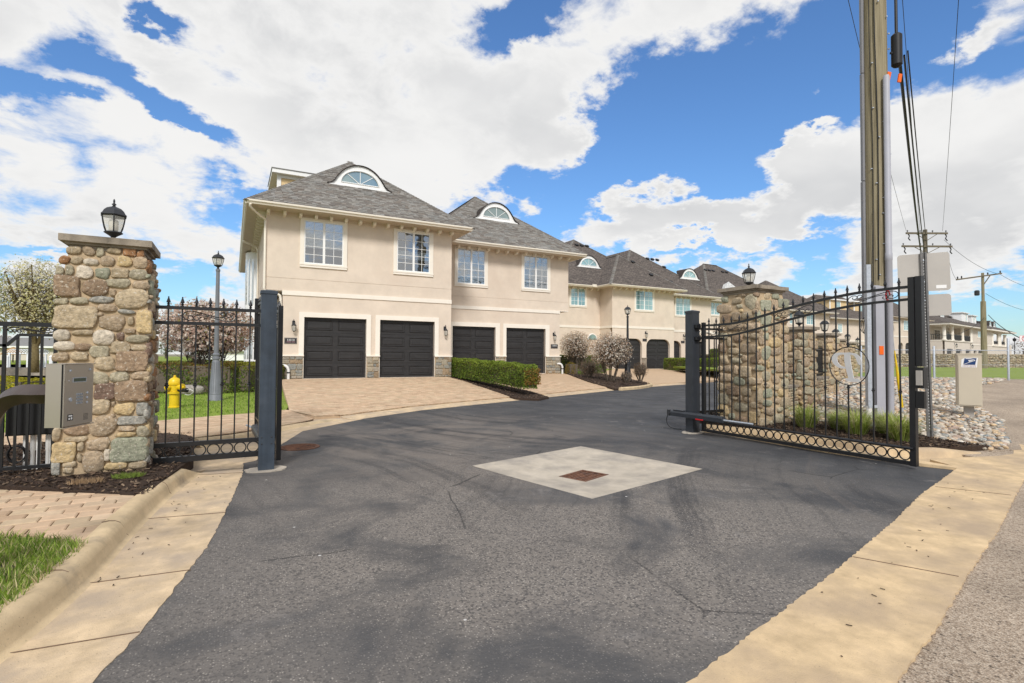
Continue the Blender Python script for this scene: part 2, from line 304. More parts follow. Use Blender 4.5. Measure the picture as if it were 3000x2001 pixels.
def asphalt():
    mt, nt, b = pbsdf('asphalt'); N = nt.nodes; L = nt.links
    geo = N.new('ShaderNodeNewGeometry'); pos = geo.outputs['Position']
    def noise(scale, det=5, rough=0.6, vec=pos, dist=0.0):
        n = N.new('ShaderNodeTexNoise'); n.inputs['Scale'].default_value = scale; n.inputs['Detail'].default_value = det; n.inputs['Roughness'].default_value = rough; n.inputs['Distortion'].default_value = dist
        L.new(vec, n.inputs['Vector']); return n.outputs[0]
    def rng_(v, a, b_, c, d):
        n = N.new('ShaderNodeMapRange'); L.new(v, n.inputs[0])
        for i, q in enumerate((a, b_, c, d)): n.inputs[i+1].default_value = q
        return n.outputs[0]
    def mx(f, a, b_, mode='MIX'):
        n = N.new('ShaderNodeMixRGB'); n.blend_type = mode
        for i, q in enumerate((f, a, b_)):
            if isinstance(q, (int, float)): n.inputs[i].default_value = q
            elif isinstance(q, tuple): n.inputs[i].default_value = (*q, 1)
            else: L.new(q, n.inputs[i])
        return n.outputs[0]
    def mul(a, b_):
        n = N.new('ShaderNodeMath'); n.operation = 'MULTIPLY'
        for i, q in enumerate((a, b_)):
            if isinstance(q, (int, float)): n.inputs[i].default_value = q
            else: L.new(q, n.inputs[i])
        return n.outputs[0]
    def dist_to(c, rx, ry):          # 1 inside an ellipse on the ground, fading to 0
        mp = N.new('ShaderNodeMapping'); mp.vector_type = 'POINT'
        mp.inputs['Location'].default_value = (-c[0]/rx, -c[1]/ry, 0); mp.inputs['Scale'].default_value = (1/rx, 1/ry, 0)
        L.new(pos, mp.inputs['Vector'])
        l = N.new('ShaderNodeVectorMath'); l.operation = 'LENGTH'; L.new(mp.outputs[0], l.inputs[0])
        return rng_(l.outputs['Value'], 0.35, 1.0, 1.0, 0.0)
    base = mx(rng_(noise(0.5, 4), 0.35, 0.65, 0, 1), (0.040, 0.041, 0.045), (0.075, 0.074, 0.075))
    # coat worn through to the grey aggregate
    worn = mul(rng_(noise(0.75, 8, 0.62, dist=0.5), 0.38, 0.52, 0.15, 1.0), dist_to((2.4, 4.0), 4.8, 4.8))
    base = mx(mul(worn, 0.95), base, (0.205, 0.18, 0.156))
    worn2 = mul(rng_(noise(0.55, 8, 0.65, dist=0.6), 0.43, 0.55, 0.0, 1.0), dist_to((3.2, 8.6), 4.2, 5.0))
    base = mx(mul(worn2, 0.85), base, (0.18, 0.154, 0.132))
    # tyre sweeps: arcs of turning cars
    warp = N.new('ShaderNodeTexNoise'); warp.inputs['Scale'].default_value = 0.55; warp.inputs['Detail'].default_value = 3; L.new(pos, warp.inputs['Vector'])
    wsub = N.new('ShaderNodeVectorMath'); wsub.operation = 'SUBTRACT'; L.new(warp.outputs['Color'], wsub.inputs[0]); wsub.inputs[1].default_value = (0.5, 0.5, 0.5)
    wsc = N.new('ShaderNodeVectorMath'); wsc.operation = 'SCALE'; L.new(wsub.outputs[0], wsc.inputs[0]); wsc.inputs['Scale'].default_value = 0.4
    wp = N.new('ShaderNodeVectorMath'); wp.operation = 'ADD'; L.new(pos, wp.inputs[0]); L.new(wsc.outputs[0], wp.inputs[1])
    for cen, fr, k, msc, zone in (((11.5, 13.5, 0), 2.6, 0.6, 0.40, ((4.5, 10.0), 4.5, 5.5)), ((-6.0, 5.0, 0), 2.2, 0.5, 0.5, ((3.5, 7.0), 4.5, 4.0)), ((12.5, -3.5, 0), 2.0, 0.55, 0.45, ((4.8, 4.2), 4.2, 3.2))):
        mp = N.new('ShaderNodeMapping'); mp.inputs['Location'].default_value = (-cen[0], -cen[1], 0); L.new(wp.outputs[0], mp.inputs['Vector'])
        ln = N.new('ShaderNodeVectorMath'); ln.operation = 'LENGTH'; L.new(mp.outputs[0], ln.inputs[0])
        cv_ = N.new('ShaderNodeCombineXYZ'); L.new(mul(ln.outputs['Value'], fr), cv_.inputs[0])
        ring = noise(1.0, 9, 0.72, vec=cv_.outputs[0])                # streaks that depend only on the turning radius
        zn = mul(dist_to(*zone), rng_(noise(msc, 5, 0.6, dist=0.6), 0.34, 0.50, 0.1, 1))
        base = mx(mul(mul(rng_(ring, 0.50, 0.58, 0, 1), zn), k), base, (0.024, 0.024, 0.027))
        base = mx(mul(mul(rng_(ring, 0.40, 0.47, 1, 0), zn), k*0.7), base, (0.155, 0.13, 0.11))
    # hairline cracks
    vc = N.new('ShaderNodeTexVoronoi'); vc.feature = 'DISTANCE_TO_EDGE'; vc.inputs['Scale'].default_value = 0.42; L.new(wp.outputs[0], vc.inputs['Vector'])
    base = mx(mul(rng_(vc.outputs['Distance'], 0.0, 0.006, 1, 0), rng_(noise(0.7, 3), 0.5, 0.56, 0, 0.8)), base, (0.016, 0.015, 0.015))
    # scuffs, chalky streaks
    st = mul(rng_(noise(2.6, 8, 0.7, dist=0.8), 0.57, 0.70, 0, 1), rng_(noise(0.45, 3), 0.42, 0.56, 0, 0.7))
    base = mx(st, base, (0.22, 0.20, 0.185))
    dk = rng_(noise(0.9, 7, 0.6, dist=1.2), 0.57, 0.72, 0, 0.16)
    base = mx(dk, base, (0.028, 0.027, 0.028))
    # aggregate: stones show as pale and dark grains
    v = N.new('ShaderNodeTexVoronoi'); v.inputs['Scale'].default_value = 78; L.new(pos, v.inputs['Vector'])
    sepc = N.new('ShaderNodeSeparateColor'); L.new(v.outputs['Color'], sepc.inputs[0])
    gr = mul(rng_(sepc.outputs[0], 0.58, 0.85, 0, 1), rng_(v.outputs['Distance'], 0.2, 0.42, 1, 0))
    amt = mx(worn, (0.10, 0.10, 0.10), (0.75, 0.75, 0.75))
    bw = N.new('ShaderNodeRGBToBW'); L.new(amt, bw.inputs[0])
    base = mx(mul(gr, bw.outputs[0]), base, (0.52, 0.47, 0.41))
    gr2 = mul(rng_(sepc.outputs[1], 0.6, 0.85, 0, 1), mul(worn, 0.65))
    base = mx(gr2, base, (0.03, 0.03, 0.032))
    fl = N.new('ShaderNodeTexVoronoi'); fl.inputs['Scale'].default_value = 2.3; L.new(pos, fl.inputs['Vector'])
    flk = rng_(fl.outputs['Distance'], 0.022, 0.032, 1, 0)
    base = mx(flk, base, (0.55, 0.53, 0.5))
    L.new(base, b.inputs['Base Color'])
    L.new(rng_(noise(1.4), 0.3, 0.7, 0.62, 0.9), b.inputs['Roughness']); b.inputs['Specular IOR Level'].default_value = 0.35
    bp = N.new('ShaderNodeBump'); bp.inputs['Strength'].default_value = 0.5; bp.inputs['Distance'].default_value = 0.004
    L.new(v.outputs['Distance'], bp.inputs['Height']); L.new(bp.outputs[0], b.inputs['Normal'])
    return mt
MT['asphalt'] = asphalt()
def roadmat():
    mt, nt, b = pbsdf('gravelly_road'); N = nt.nodes; L = nt.links
    geo = N.new('ShaderNodeNewGeometry'); pos = geo.outputs['Position']
    v = N.new('ShaderNodeTexVoronoi'); v.inputs['Scale'].default_value = 105; L.new(pos, v.inputs['Vector'])
    cr_ = N.new('ShaderNodeValToRGB'); L.new(v.outputs['Color'], cr_.inputs[0])
    e = cr_.color_ramp.elements
    e[0].position = 0.1; e[0].color = (0.20, 0.145, 0.10, 1); e[1].position = 0.9; e[1].color = (0.52, 0.43, 0.33, 1)
    x = cr_.color_ramp.elements.new(0.5); x.color = (0.36, 0.28, 0.205, 1)
    n = N.new('ShaderNodeTexNoise'); n.inputs['Scale'].default_value = 0.9; n.inputs['Detail'].default_value = 6; L.new(pos, n.inputs['Vector'])
    mr = N.new('ShaderNodeMapRange'); L.new(n.outputs[0], mr.inputs[0]); mr.inputs[1].default_value = .3; mr.inputs[2].default_value = .7; mr.inputs[3].default_value = 0.78; mr.inputs[4].default_value = 1.18
    s = N.new('ShaderNodeVectorMath'); s.operation = 'SCALE'; L.new(cr_.outputs[0], s.inputs[0]); L.new(mr.outputs[0], s.inputs['Scale'])
    d = N.new('ShaderNodeTexNoise'); d.inputs['Scale'].default_value = 38; d.inputs['Detail'].default_value = 2; L.new(pos, d.inputs['Vector'])
    mr2 = N.new('ShaderNodeMapRange'); L.new(d.outputs[0], mr2.inputs[0]); mr2.inputs[1].default_value = .62; mr2.inputs[2].default_value = .7
    mx = N.new('ShaderNodeMixRGB'); L.new(mr2.outputs[0], mx.inputs[0]); L.new(s.outputs[0], mx.inputs[1]); mx.inputs[2].default_value = (0.10, 0.075, 0.055, 1)
    L.new(mx.outputs[0], b.inputs['Base Color']); b.inputs['Roughness'].default_value = 0.95
    bp = N.new('ShaderNodeBump'); bp.inputs['Strength'].default_value = 0.7; bp.inputs['Distance'].default_value = 0.008
    L.new(v.outputs['Distance'], bp.inputs['Height']); L.new(bp.outputs[0], b.inputs['Normal'])
    return mt
MT['road'] = roadmat()
def roofmat():
    """far roofs: courses too small to tell apart"""
    mt, nt, b = pbsdf('far_shingles'); N = nt.nodes; L = nt.links
    tcn = N.new('ShaderNodeTexCoord'); uv = tcn.outputs['UV']
    br = N.new('ShaderNodeTexBrick'); br.inputs['Scale'].default_value = 1.0
    br.inputs['Brick Width'].default_value = 0.30; br.inputs['Row Height'].default_value = 0.15; br.inputs['Mortar Size'].default_value = 0.012
    br.inputs['Color1'].default_value = (0.155, 0.13, 0.112, 1); br.inputs['Color2'].default_value = (0.088, 0.074, 0.066, 1); br.inputs['Mortar'].default_value = (0.045, 0.038, 0.034, 1)
    L.new(uv, br.inputs['Vector'])
    n = N.new('ShaderNodeTexNoise'); n.inputs['Scale'].default_value = 6; n.inputs['Detail'].default_value = 5; L.new(uv, n.inputs['Vector'])
    mr = N.new('ShaderNodeMapRange'); L.new(n.outputs[0], mr.inputs[0]); mr.inputs[1].default_value = .3; mr.inputs[2].default_value = .7; mr.inputs[3].default_value = 0.7; mr.inputs[4].default_value = 1.4
    s = N.new('ShaderNodeVectorMath'); s.operation = 'SCALE'; L.new(br.outputs['Color'], s.inputs[0]); L.new(mr.outputs[0], s.inputs['Scale'])
    L.new(s.outputs[0], b.inputs['Base Color']); b.inputs['Roughness'].default_value = 0.95; b.inputs['Specular IOR Level'].default_value = 0.2
    bp = N.new('ShaderNodeBump'); bp.inputs['Strength'].default_value = 0.5; bp.inputs['Distance'].default_value = 0.01; L.new(br.outputs['Fac'], bp.inputs['Height']); bp.invert = True; L.new(bp.outputs[0], b.inputs['Normal'])
    return mt
MT['roof'] = roofmat()

def streaks(mt, lo, hi, sx=5.0, sz=0.22):
    """faint rain streaks running down a wall"""
    nt = mt.node_tree; N = nt.nodes; L = nt.links; b = N['Principled BSDF']; src = b.inputs['Base Color'].links[0].from_socket
    geo = N.new('ShaderNodeNewGeometry'); mp = N.new('ShaderNodeMapping'); mp.inputs['Scale'].default_value = (sx, sx, sz); L.new(geo.outputs['Position'], mp.inputs['Vector'])
    n = N.new('ShaderNodeTexNoise'); n.inputs['Scale'].default_value = 1; n.inputs['Detail'].default_value = 6; n.inputs['Roughness'].default_value = .65; L.new(mp.outputs[0], n.inputs['Vector'])
    mr = N.new('ShaderNodeMapRange'); L.new(n.outputs[0], mr.inputs[0]); mr.inputs[1].default_value = .35; mr.inputs[2].default_value = .7; mr.inputs[3].default_value = hi; mr.inputs[4].default_value = lo
    v = N.new('ShaderNodeVectorMath'); v.operation = 'SCALE'; L.new(src, v.inputs[0]); L.new(mr.outputs[0], v.inputs['Scale']); L.new(v.outputs[0], b.inputs['Base Color'])
streaks(MT['stucco'], .975, 1.01, 1.6, .5); streaks(MT['post'], .75, 1.15, 14, .5); streaks(MT['door'], .85, 1.2, 1.2, 9)

def thin(mt, amount, col=None):
    """leaves and petals let some light through"""
    nt = mt.node_tree; N = nt.nodes; L = nt.links; b = N['Principled BSDF']
    tr = N.new('ShaderNodeBsdfTranslucent'); L.new(b.inputs['Base Color'].links[0].from_socket, tr.inputs['Color'])
    mx = N.new('ShaderNodeMixShader'); mx.inputs[0].default_value = amount
    L.new(b.outputs[0], mx.inputs[1]); L.new(tr.outputs[0], mx.inputs[2]); L.new(mx.outputs[0], N['Material Output'].inputs[0])
thin(MT['leaf'], .38); thin(MT['petal'], .42); thin(MT['grass'], .35)

# ------------------------------------------------------------------ mesh helpers
class MB:
    """collects shapes (with an optional colour per face) and links them as ONE mesh object"""
    def __init__(s): s.v = []; s.f = []; s.c = []; s.hascol = False
    def add(s, verts, faces, col=None, M=None):
        o = len(s.v)
        if M is not None: verts = [tuple(M @ Vector(p)) for p in verts]
        s.v.extend(verts); s.f.extend([tuple(i+o for i in f) for f in faces])
        s.c.extend([col]*len(faces))
        if col is not None: s.hascol = True
        return s
    def box(s, x0, x1, y0, y1, z0, z1, col=None, M=None):
        v = [(x0, y0, z0), (x1, y0, z0), (x1, y1, z0), (x0, y1, z0), (x0, y0, z1), (x1, y0, z1), (x1, y1, z1), (x0, y1, z1)]
        return s.add(v, [(3, 2, 1, 0), (4, 5, 6, 7), (0, 1, 5, 4), (1, 2, 6, 5), (2, 3, 7, 6), (3, 0, 4, 7)], col, M)
    def cbox(s, c, d, col=None, M=None):
        return s.box(c[0]-d[0]/2, c[0]+d[0]/2, c[1]-d[1]/2, c[1]+d[1]/2, c[2]-d[2]/2, c[2]+d[2]/2, col, M)
    def bar(s, a, b, w, h=None, col=None):
        """square bar from a to b"""
        a = Vector(a); b = Vector(b); h = h or w; d = (b-a); l = d.length
        z = d.normalized(); up = Vector((0, 0, 1)) if abs(z.z) < 0.95 else Vector((0, 1, 0))
        x = up.cross(z).normalized(); y = z.cross(x)
        M = Matrix((x, y, z)).transposed().to_4x4(); M.translation = a
        return s.box(-w/2, w/2, -h/2, h/2, 0, l, col, M)
    def tube(s, pts, r, n=8, caps=True, col=None, closed=False, ph=0.0):
        pts = [Vector(p) for p in pts]; k = len(pts)
        rs = r if isinstance(r, (list, tuple)) else [r]*k
        vs = []; prev = None
        for i, p in enumerate(pts):
            if closed: t = pts[(i+1) % k]-pts[i-1]
            else: t = pts[min(i+1, k-1)]-pts[max(i-1, 0)]
            t.normalize()
            if prev is None:
                ref = Vector((0, 0, 1)) if abs(t.z) < 0.9 else Vector((0, 1, 0)); x = ref.cross(t).normalized()
            else: x = (prev - t*prev.dot(t)).normalized()
            prev = x; y = t.cross(x)
            for j in range(n):
                a = 2*math.pi*j/n+ph
                vs.append(tuple(p + (x*math.cos(a)+y*math.sin(a))*rs[i]))
        fs = []
        for i in range(k if closed else k-1):
            i2 = (i+1) % k
            for j in range(n):
                fs.append((i*n+j, i*n+(j+1) % n, i2*n+(j+1) % n, i2*n+j))
        if caps and not closed:
            fs.append(tuple(reversed(range(n)))); fs.append(tuple((k-1)*n+j for j in range(n)))
        return s.add(vs, fs, col)
    def lathe(s, prof, n=16, c=(0, 0), col=None, rot=0.0, M=None):
        """prof: list of (radius, z)"""
        vs = []; fs = []
        for r, z in prof:
            for j in range(n):
                a = 2*math.pi*j/n+rot; vs.append((c[0]+r*math.cos(a), c[1]+r*math.sin(a), z))
        for i in range(len(prof)-1):
            for j in range(n): fs.append((i*n+j, i*n+(j+1) % n, (i+1)*n+(j+1) % n, (i+1)*n+j))
        fs.append(tuple(reversed(range(n)))); fs.append(tuple((len(prof)-1)*n+j for j in range(n)))
        return s.add(vs, fs, col, M)
    def prism(s, poly, h0, h1, col=None, M=None):
        """polygon in xy extruded in z"""
        n = len(poly)
        vs = [(x, y, h0) for x, y in poly]+[(x, y, h1) for x, y in poly]
        fs = [tuple(reversed(range(n))), tuple(range(n, 2*n))]+[(i, (i+1) % n, n+(i+1) % n, n+i) for i in range(n)]
        return s.add(vs, fs, col, M)
    def sphere(s, c, r, n=10, m_=6, sc=(1, 1, 1), col=None):
        prof = [(max(1e-4, math.sin(math.pi*i/m_)), -math.cos(math.pi*i/m_)) for i in range(m_+1)]
        M = Matrix.Translation(c) @ Matrix.Diagonal((r*sc[0], r*sc[1], r*sc[2], 1))
        return s.lathe(prof, n, col=col, M=M)
    def mesh(s, name, material, smooth=False):
        me = bpy.data.meshes.new(name)
        me.from_pydata([tuple(p) for p in s.v], [], s.f)
        if s.hascol:
            ca = me.color_attributes.new('Col', 'FLOAT_COLOR', 'CORNER')
            lt = np.array([len(f) for f in s.f]); cc = np.array([(c if c is not None else (0.5, 0.5, 0.5)) for c in s.c], dtype=np.float32)
            cc = np.concatenate([cc, np.ones((len(cc), 1), np.float32)], 1)
            ca.data.foreach_set('color', np.repeat(cc, lt, axis=0).ravel())
        if material: me.materials.append(material)
        if smooth:
            me.polygons.foreach_set('use_smooth', [True]*len(me.polygons))
            if smooth == 'auto':
                bm = bmesh.new(); bm.from_mesh(me)
                for e in bm.edges:
                    if len(e.link_faces) == 2 and e.calc_face_angle(0) > 0.7: e.smooth = False
                bm.to_mesh(me); bm.free()
        me.update()
        return me
    def build(s, name, material, parent=None, smooth=False, loc=None, rotz=0.0):
        return link(name, s.mesh(name, material, smooth), parent, loc, rotz)
def link(name, me, parent=None, loc=None, rotz=0.0):
    o = bpy.data.objects.new(name, me); COL.objects.link(o)
    if parent is not None: o.parent = parent
    if loc is not None: o.location = loc
    if rotz: o.rotation_euler = (0, 0, rotz)
    return o
def thing(name, label, cat, loc=(0, 0, 0), rotz=0.0, group=None):
    o = bpy.data.objects.new(name, None); COL.objects.link(o)
    o.location = loc; o.rotation_euler = (0, 0, rotz); o.empty_display_size = 0.2
    o['label'] = label; o['category'] = cat
    if group: o['group'] = group
    return o
def tag(o, label, cat, group=None):
    o['label'] = label; o['category'] = cat
    if group: o['group'] = group
    return o
def structure(o): o['kind'] = 'structure'; return o
def stuff(o): o['kind'] = 'stuff'; return o
def kids(o): return [c for c in o.children]
def copy_tree(o, parent=None):
    c = o.copy(); COL.objects.link(c)
    if parent is not None: c.parent = parent
    for ch in kids(o): copy_tree(ch, c)
    return c
def lerp(a, b, t): return a+(b-a)*t
def vcol(c, k): return (c[0]*k, c[1]*k, c[2]*k)
def inpoly(x, y, poly):
    r = False; n = len(poly); j = n-1
    for i in range(n):
        xi, yi = poly[i]; xj, yj = poly[j]
        if (yi > y) != (yj > y) and x < (xj-xi)*(y-yi)/(yj-yi)+xi: r = not r
        j = i
    return r
def clip(poly, f):
    """keep the part of a convex 2-D polygon where f(p) >= 0 (f linear)"""
    out = []; n = len(poly)
    for i in range(n):
        a = poly[i]; b = poly[(i+1) % n]; fa = f(a); fb = f(b)
        if fa >= 0: out.append(a)
        if (fa >= 0) != (fb >= 0):
            t = fa/(fa-fb); out.append((a[0]+(b[0]-a[0])*t, a[1]+(b[1]-a[1])*t))
    return out
def clip_convex(poly, conv):
    n = len(conv)
    for i in range(n):
        a = conv[i]; b = conv[(i+1) % n]
        poly = clip(poly, lambda p: (b[0]-a[0])*(p[1]-a[1])-(b[1]-a[1])*(p[0]-a[0]))
        if len(poly) < 3: return []
    return poly
def area(poly):
    return 0.5*sum(poly[i][0]*poly[(i+1) % len(poly)][1]-poly[(i+1) % len(poly)][0]*poly[i][1] for i in range(len(poly)))
def interp(x, xs, ys): return float(np.interp(x, xs, ys))
def rough_line(pts, step, amp, seed=0):
    """polyline resampled with a small sideways jitter (broken edges)"""
    rr = random.Random(seed); out = []
    for a, b in zip(pts[:-1], pts[1:]):
        l = math.hypot(b[0]-a[0], b[1]-a[1]); n = max(1, int(l/step))
        for i in range(n):
            t = i/n; j = rr.uniform(-amp, amp) if i or out else 0
            out.append((lerp(a[0], b[0], t)-(b[1]-a[1])/l*j, lerp(a[1], b[1], t)+(b[0]-a[0])/l*j))
    out.append(pts[-1]); return out
def sheet(name, poly, material, z=lambda x, y: 0.0, step=1.0, parent=None, skirt=.12):
    """ground sheet: polygon filled with a grid so that it can follow a height function"""
    n = len(poly)
    if area(poly) < 0: poly = list(reversed(poly))
    vs = [Vector(p) for p in poly]; es = [(i, (i+1) % n) for i in range(n)]
    xs = [p[0] for p in poly]; ys = [p[1] for p in poly]
    if step:
        x = min(xs)+step*0.37
        while x < max(xs):
            y = min(ys)+step*0.41
            while y < max(ys):
                if inpoly(x, y, poly): vs.append(Vector((x, y)))
                y += step
            x += step
    r = delaunay_2d_cdt(vs, es, [], 1, 1e-5)
    top = [(p.x, p.y, z(p.x, p.y)) for p in r[0]]; fs = [tuple(f) for f in r[2]]
    b = MB(); b.add(top, fs)
    if skirt:                                     # close the rim down to the ground below
        cnt = {}
        for f in fs:
            for i in range(len(f)): e = (f[i], f[(i+1) % len(f)]); cnt[e] = cnt.get(e, 0)+1
        for (i, j) in list(cnt):
            if (j, i) not in cnt:
                p, q = top[i], top[j]; b.add([p, q, (q[0], q[1], q[2]-skirt), (p[0], p[1], p[2]-skirt)], [(0, 3, 2, 1)])
    return b.build(name, material, parent, smooth='auto')
def curve_pts(pts, n=8):
    """smooth interpolation (Catmull-Rom) of 2-D or 3-D points"""
    P = [Vector(p) for p in pts]; P = [P[0]*2-P[1]]+P+[P[-1]*2-P[-2]]; out = []
    for i in range(1, len(P)-2):
        for k in range(n):
            t = k/n; a, b, c, d = P[i-1:i+3]
            out.append(0.5*((2*b)+(c-a)*t+(2*a-5*b+4*c-d)*t*t+(3*b-a-3*c+d)*t**3))
    out.append(P[-2]); return out

# ------------------------------------------------------------------ terrain
def depth(x, y): return Uy*x+Ux*y                      # distance in front of the entrance
def z_right(x, y): return interp(depth(x, y), [0, 6, 8.5, 11, 19, 40, 60], [-.004, 0, .09, .13, .61, .70, .70])
def z_left(x, y): return interp(depth(x, y), [0, 5, 12, 20, 40, 100], [.12, .125, .14, .2, .38, .6])
EDGE = [(0.92, 10.52), (2.38, 11.99), (4.45, 13.4), (9.86, 15.78), (16.82, 18.89), (21.37, 20.29), (40, 27)]
def z_drive(x, y):
    e = interp(x, [p[0] for p in EDGE], [p[1] for p in EDGE])
    f = interp(x, [-2, 8.5, 9.0, 16.5, 22, 40], [22.17, 22.17, 24.67, 24.67, 33, 35])
    t = min(1, max(0, (y-e)/(f-e)))
    return 0.035+0.465*t

def holed_sheet(name, poly, holes, material, z, step):
    if area(poly) < 0: poly = list(reversed(poly))
    vs = [Vector(p) for p in poly]; es = [(i, (i+1) % len(poly)) for i in range(len(poly))]
    for h in holes:
        o = len(vs); vs += [Vector(p) for p in h]; es += [(o+i, o+(i+1) % len(h)) for i in range(len(h))]
    xs = [p[0] for p in poly]; ys = [p[1] for p in poly]
    x = min(xs)+step*0.37
    while x < max(xs):
        y = min(ys)+step*0.41
        while y < max(ys):
            if inpoly(x, y, poly): vs.append(Vector((x, y)))
            y += step
        x += step
    r = delaunay_2d_cdt(vs, es, [], 1, 1e-5)
    fs = []
    for f in r[2]:
        cx = sum(r[0][i].x for i in f)/len(f); cy = sum(r[0][i].y for i in f)/len(f)
        if not any(inpoly(cx, cy, h) for h in holes): fs.append(tuple(f))
    b = MB(); b.add([(p.x, p.y, z(p.x, p.y)) for p in r[0]], fs)
    return b.build(name, material, smooth=True)

ground = MB(); ground.add([(-2500, -2500, -0.35), (2500, -2500, -0.35), (2500, 2500, -0.35), (-2500, 2500, -0.35)], [(0, 1, 2, 3)])
structure(ground.build('ground', MT['soil']))

# asphalt drive with the opening for the drain pad
PAD = [(2.80, 6.38), (4.97, 6.98), (5.39, 4.88), (3.26, 4.38)]
asph_left = rough_line([(-1.3, 1.02), (-.52, 2.94), (-.39, 3.38), (-.13, 4.66), (.01, 5.93), (.14, 7.28), (.16, 8.18), (.5, 9.4), (.92, 10.52)], .04, .008, 1)
asph_right = rough_line([(8.1, 6.9), (8.0, 5.0), (8.15, 3.72)], .2, .01, 2)+rough_line([(8.31, 3.34), (6.63, 2.97), (5.16, 2.55), (3.5, 2.12), (2.4, 1.87), (1.82, 1.73), (-1.3, 1.02)], .03, .008, 3)
AS = asph_left+EDGE[1:]+[(44, 24), (24, 13.6), (12, 8.2), (8.9, 7.7)]+asph_right[:-1]
asphalt_o = structure(holed_sheet('asphalt_drive', AS, [PAD], MT['asphalt'], lambda x, y: 0.0, 0.8))
asphalt_o['label'] = 'dark asphalt drive worn to grey with curved tyre marks'

# street surface and the concrete gutter along it
AP_OUT = rough_line([(-3.0, -.05), (0.5, .82), (2.65, 1.3), (3.35, 1.45), (4.27, 1.69), (5.7, 2.02), (7.3, 2.44), (8.3, 2.69), (11, 3.3)], .035, .009, 5)
AP_IN = [(-3.0, .6), (-1.3, 1.02)]+list(reversed(asph_right[3:-1]))
street = sheet('street', [(-40, -9.5), (-3.0, .2)]+[(x-.05, y+.22) for x, y in AP_OUT[1:]]+[(10.2, 3.05), (9.3, 3.3), (9.5, 4.3), (11.3, 4.9), (12.6, 5.2), (15.7, 6.3), (21.6, 8.9), (26, 9.6), (30, 8.6), (50, 13), (70, -20), (-10, -30)], MT['road'], lambda x, y: z_right(x, y)-.006, .9)
structure(street)
gut = sheet('concrete_gutter', AP_IN+[(8.40, 3.42), (8.55, 3.75), (9.1, 3.62), (9.7, 3.42), (10.1, 3.38), (11.2, 3.75)]+list(reversed(AP_OUT)), MT['concrete_gold'], lambda x, y: max(z_right(x, y), 0)*0.9+.006, 0.5)
structure(gut)
jo = MB()
for a, b in (((4.27, 1.72), (4.0, 2.24)), ((7.3, 2.47), (7.0, 3.02)), ((9.3, 2.95), (9.05, 3.55)), ((1.7, 1.1), (1.45, 1.62))):
    jo.bar((a[0], a[1], .007), (b[0], b[1], .007), .005, .006)
jo.build('joint', MT['joint'], gut)

# concrete pan between kerb and asphalt on the left, reaching round behind the gate
CURB_L = [(-6.5, -1.3), (-3.2, -.7), (-1.9, .6), (-1.25, 2.2), (-.94, 3.36), (-.78, 4.18), (-.69, 5.16), (-.55, 6.3), (-.40, 7.1), (-.29, 7.5)]
pan = sheet('gutter_pan', [(-1.3, 1.02), (-3.0, .6), (-6.5, -1.3), (-3.2, -.7), (-1.9, .6), (-1.25, 2.2), (-.94, 3.36), (-.78, 4.18), (-.69, 5.16), (-.55, 6.3), (-.40, 7.1), (-.27, 7.6), (-.32, 9.5), (.1, 9.9), (.62, 10.5), (1.3, 11.35), (2.38, 12.3), (2.38, 11.99), (.92, 10.52)]+list(reversed(asph_left[1:-1])), MT['concrete'], lambda x, y: .005, .4)
structure(pan)
jo = MB()
for a, b in (((-.78, 4.2), (-.22, 4.15)), ((-.66, 5.6), (-.03, 5.5)), ((-.35, 7.35), (.13, 7.25)), ((-.3, 8.6), (.2, 8.4)), ((-.93, 3.4), (-.4, 3.35))):
    jo.bar((a[0], a[1], .006), (b[0], b[1], .006), .006, .006)
jo.build('joint', MT['joint'], pan)

structure(sheet('gutter_pan', [(-.5, 7.5), (.3, 8.0), (1.2, 10.7), (2.6, 12.1), (3.4, 13.2), (1.3, 14.6), (.4, 13), (-1.2, 11), (-.75, 9.3)], MT['concrete'], lambda x, y: .002, .6))
def curb(name, line, prof, hfun=lambda t: 1.0, parent=None, n=10, mt='kerb'):
    P = curve_pts([(x, y, 0) for x, y in line], n)
    vs = []; fs = []; k = len(prof)
    for i, p in enumerate(P):
        t = (P[min(i+1, len(P)-1)]-P[max(i-1, 0)]).normalized(); nl = Vector((-t.y, t.x, 0)); h = hfun(i/(len(P)-1))
        for o, z in prof:
            q = p+nl*o; vs.append((q.x, q.y, z*h if z > 0 else z))
    for i in range(len(P)-1):
        for j in range(k-1): fs.append((i*k+j, (i+1)*k+j, (i+1)*k+j+1, i*k+j+1))
    fs.append(tuple(range(k))); fs.append(tuple((len(P)-1)*k+j for j in reversed(range(k))))
    b = MB(); b.add(vs, fs); return b.build(name, MT[mt], parent, smooth='auto')
PROF = [(0, -.05), (-.03, 0.004), (.0, .012), (.018, .03), (.035, .085), (.058, .122), (.09, .138), (.13, .142), (.175, .136), (.18, -.05)]
cl = structure(curb('kerb', CURB_L, PROF, lambda t: min(1, (1-t)*9)))
cb = MB()
for (x, y, a) in ((-.80, 4.10, .15), (-.70, 5.12, .1), (-.53, 6.45, .22)):
    t = Vector((math.sin(a), math.cos(a), 0)); nl = Vector((-t.y, t.x, 0))
    cb.tube([Vector((x, y, 0))+nl*(o-.0)+Vector((0, 0, z+.002)) for o, z in PROF[2:-1]], .005, 5)
cb.build('joint', MT['joint'], cl)
structure(curb('kerb', [(-.40, 9.45), (.06, 9.85), (.60, 10.5), (1.3, 11.4), (2.1, 12.15)], PROF, lambda t: 1-t*.85))
structure(curb('kerb', [(8.05, 7.3), (8.30, 6.5), (8.50, 5.5), (8.52, 4.6), (8.75, 4.02), (9.25, 3.74), (9.75, 3.55), (10.15, 3.45)], PROF, lambda t: min(1, (1-t)*3), mt='concrete_gold'))
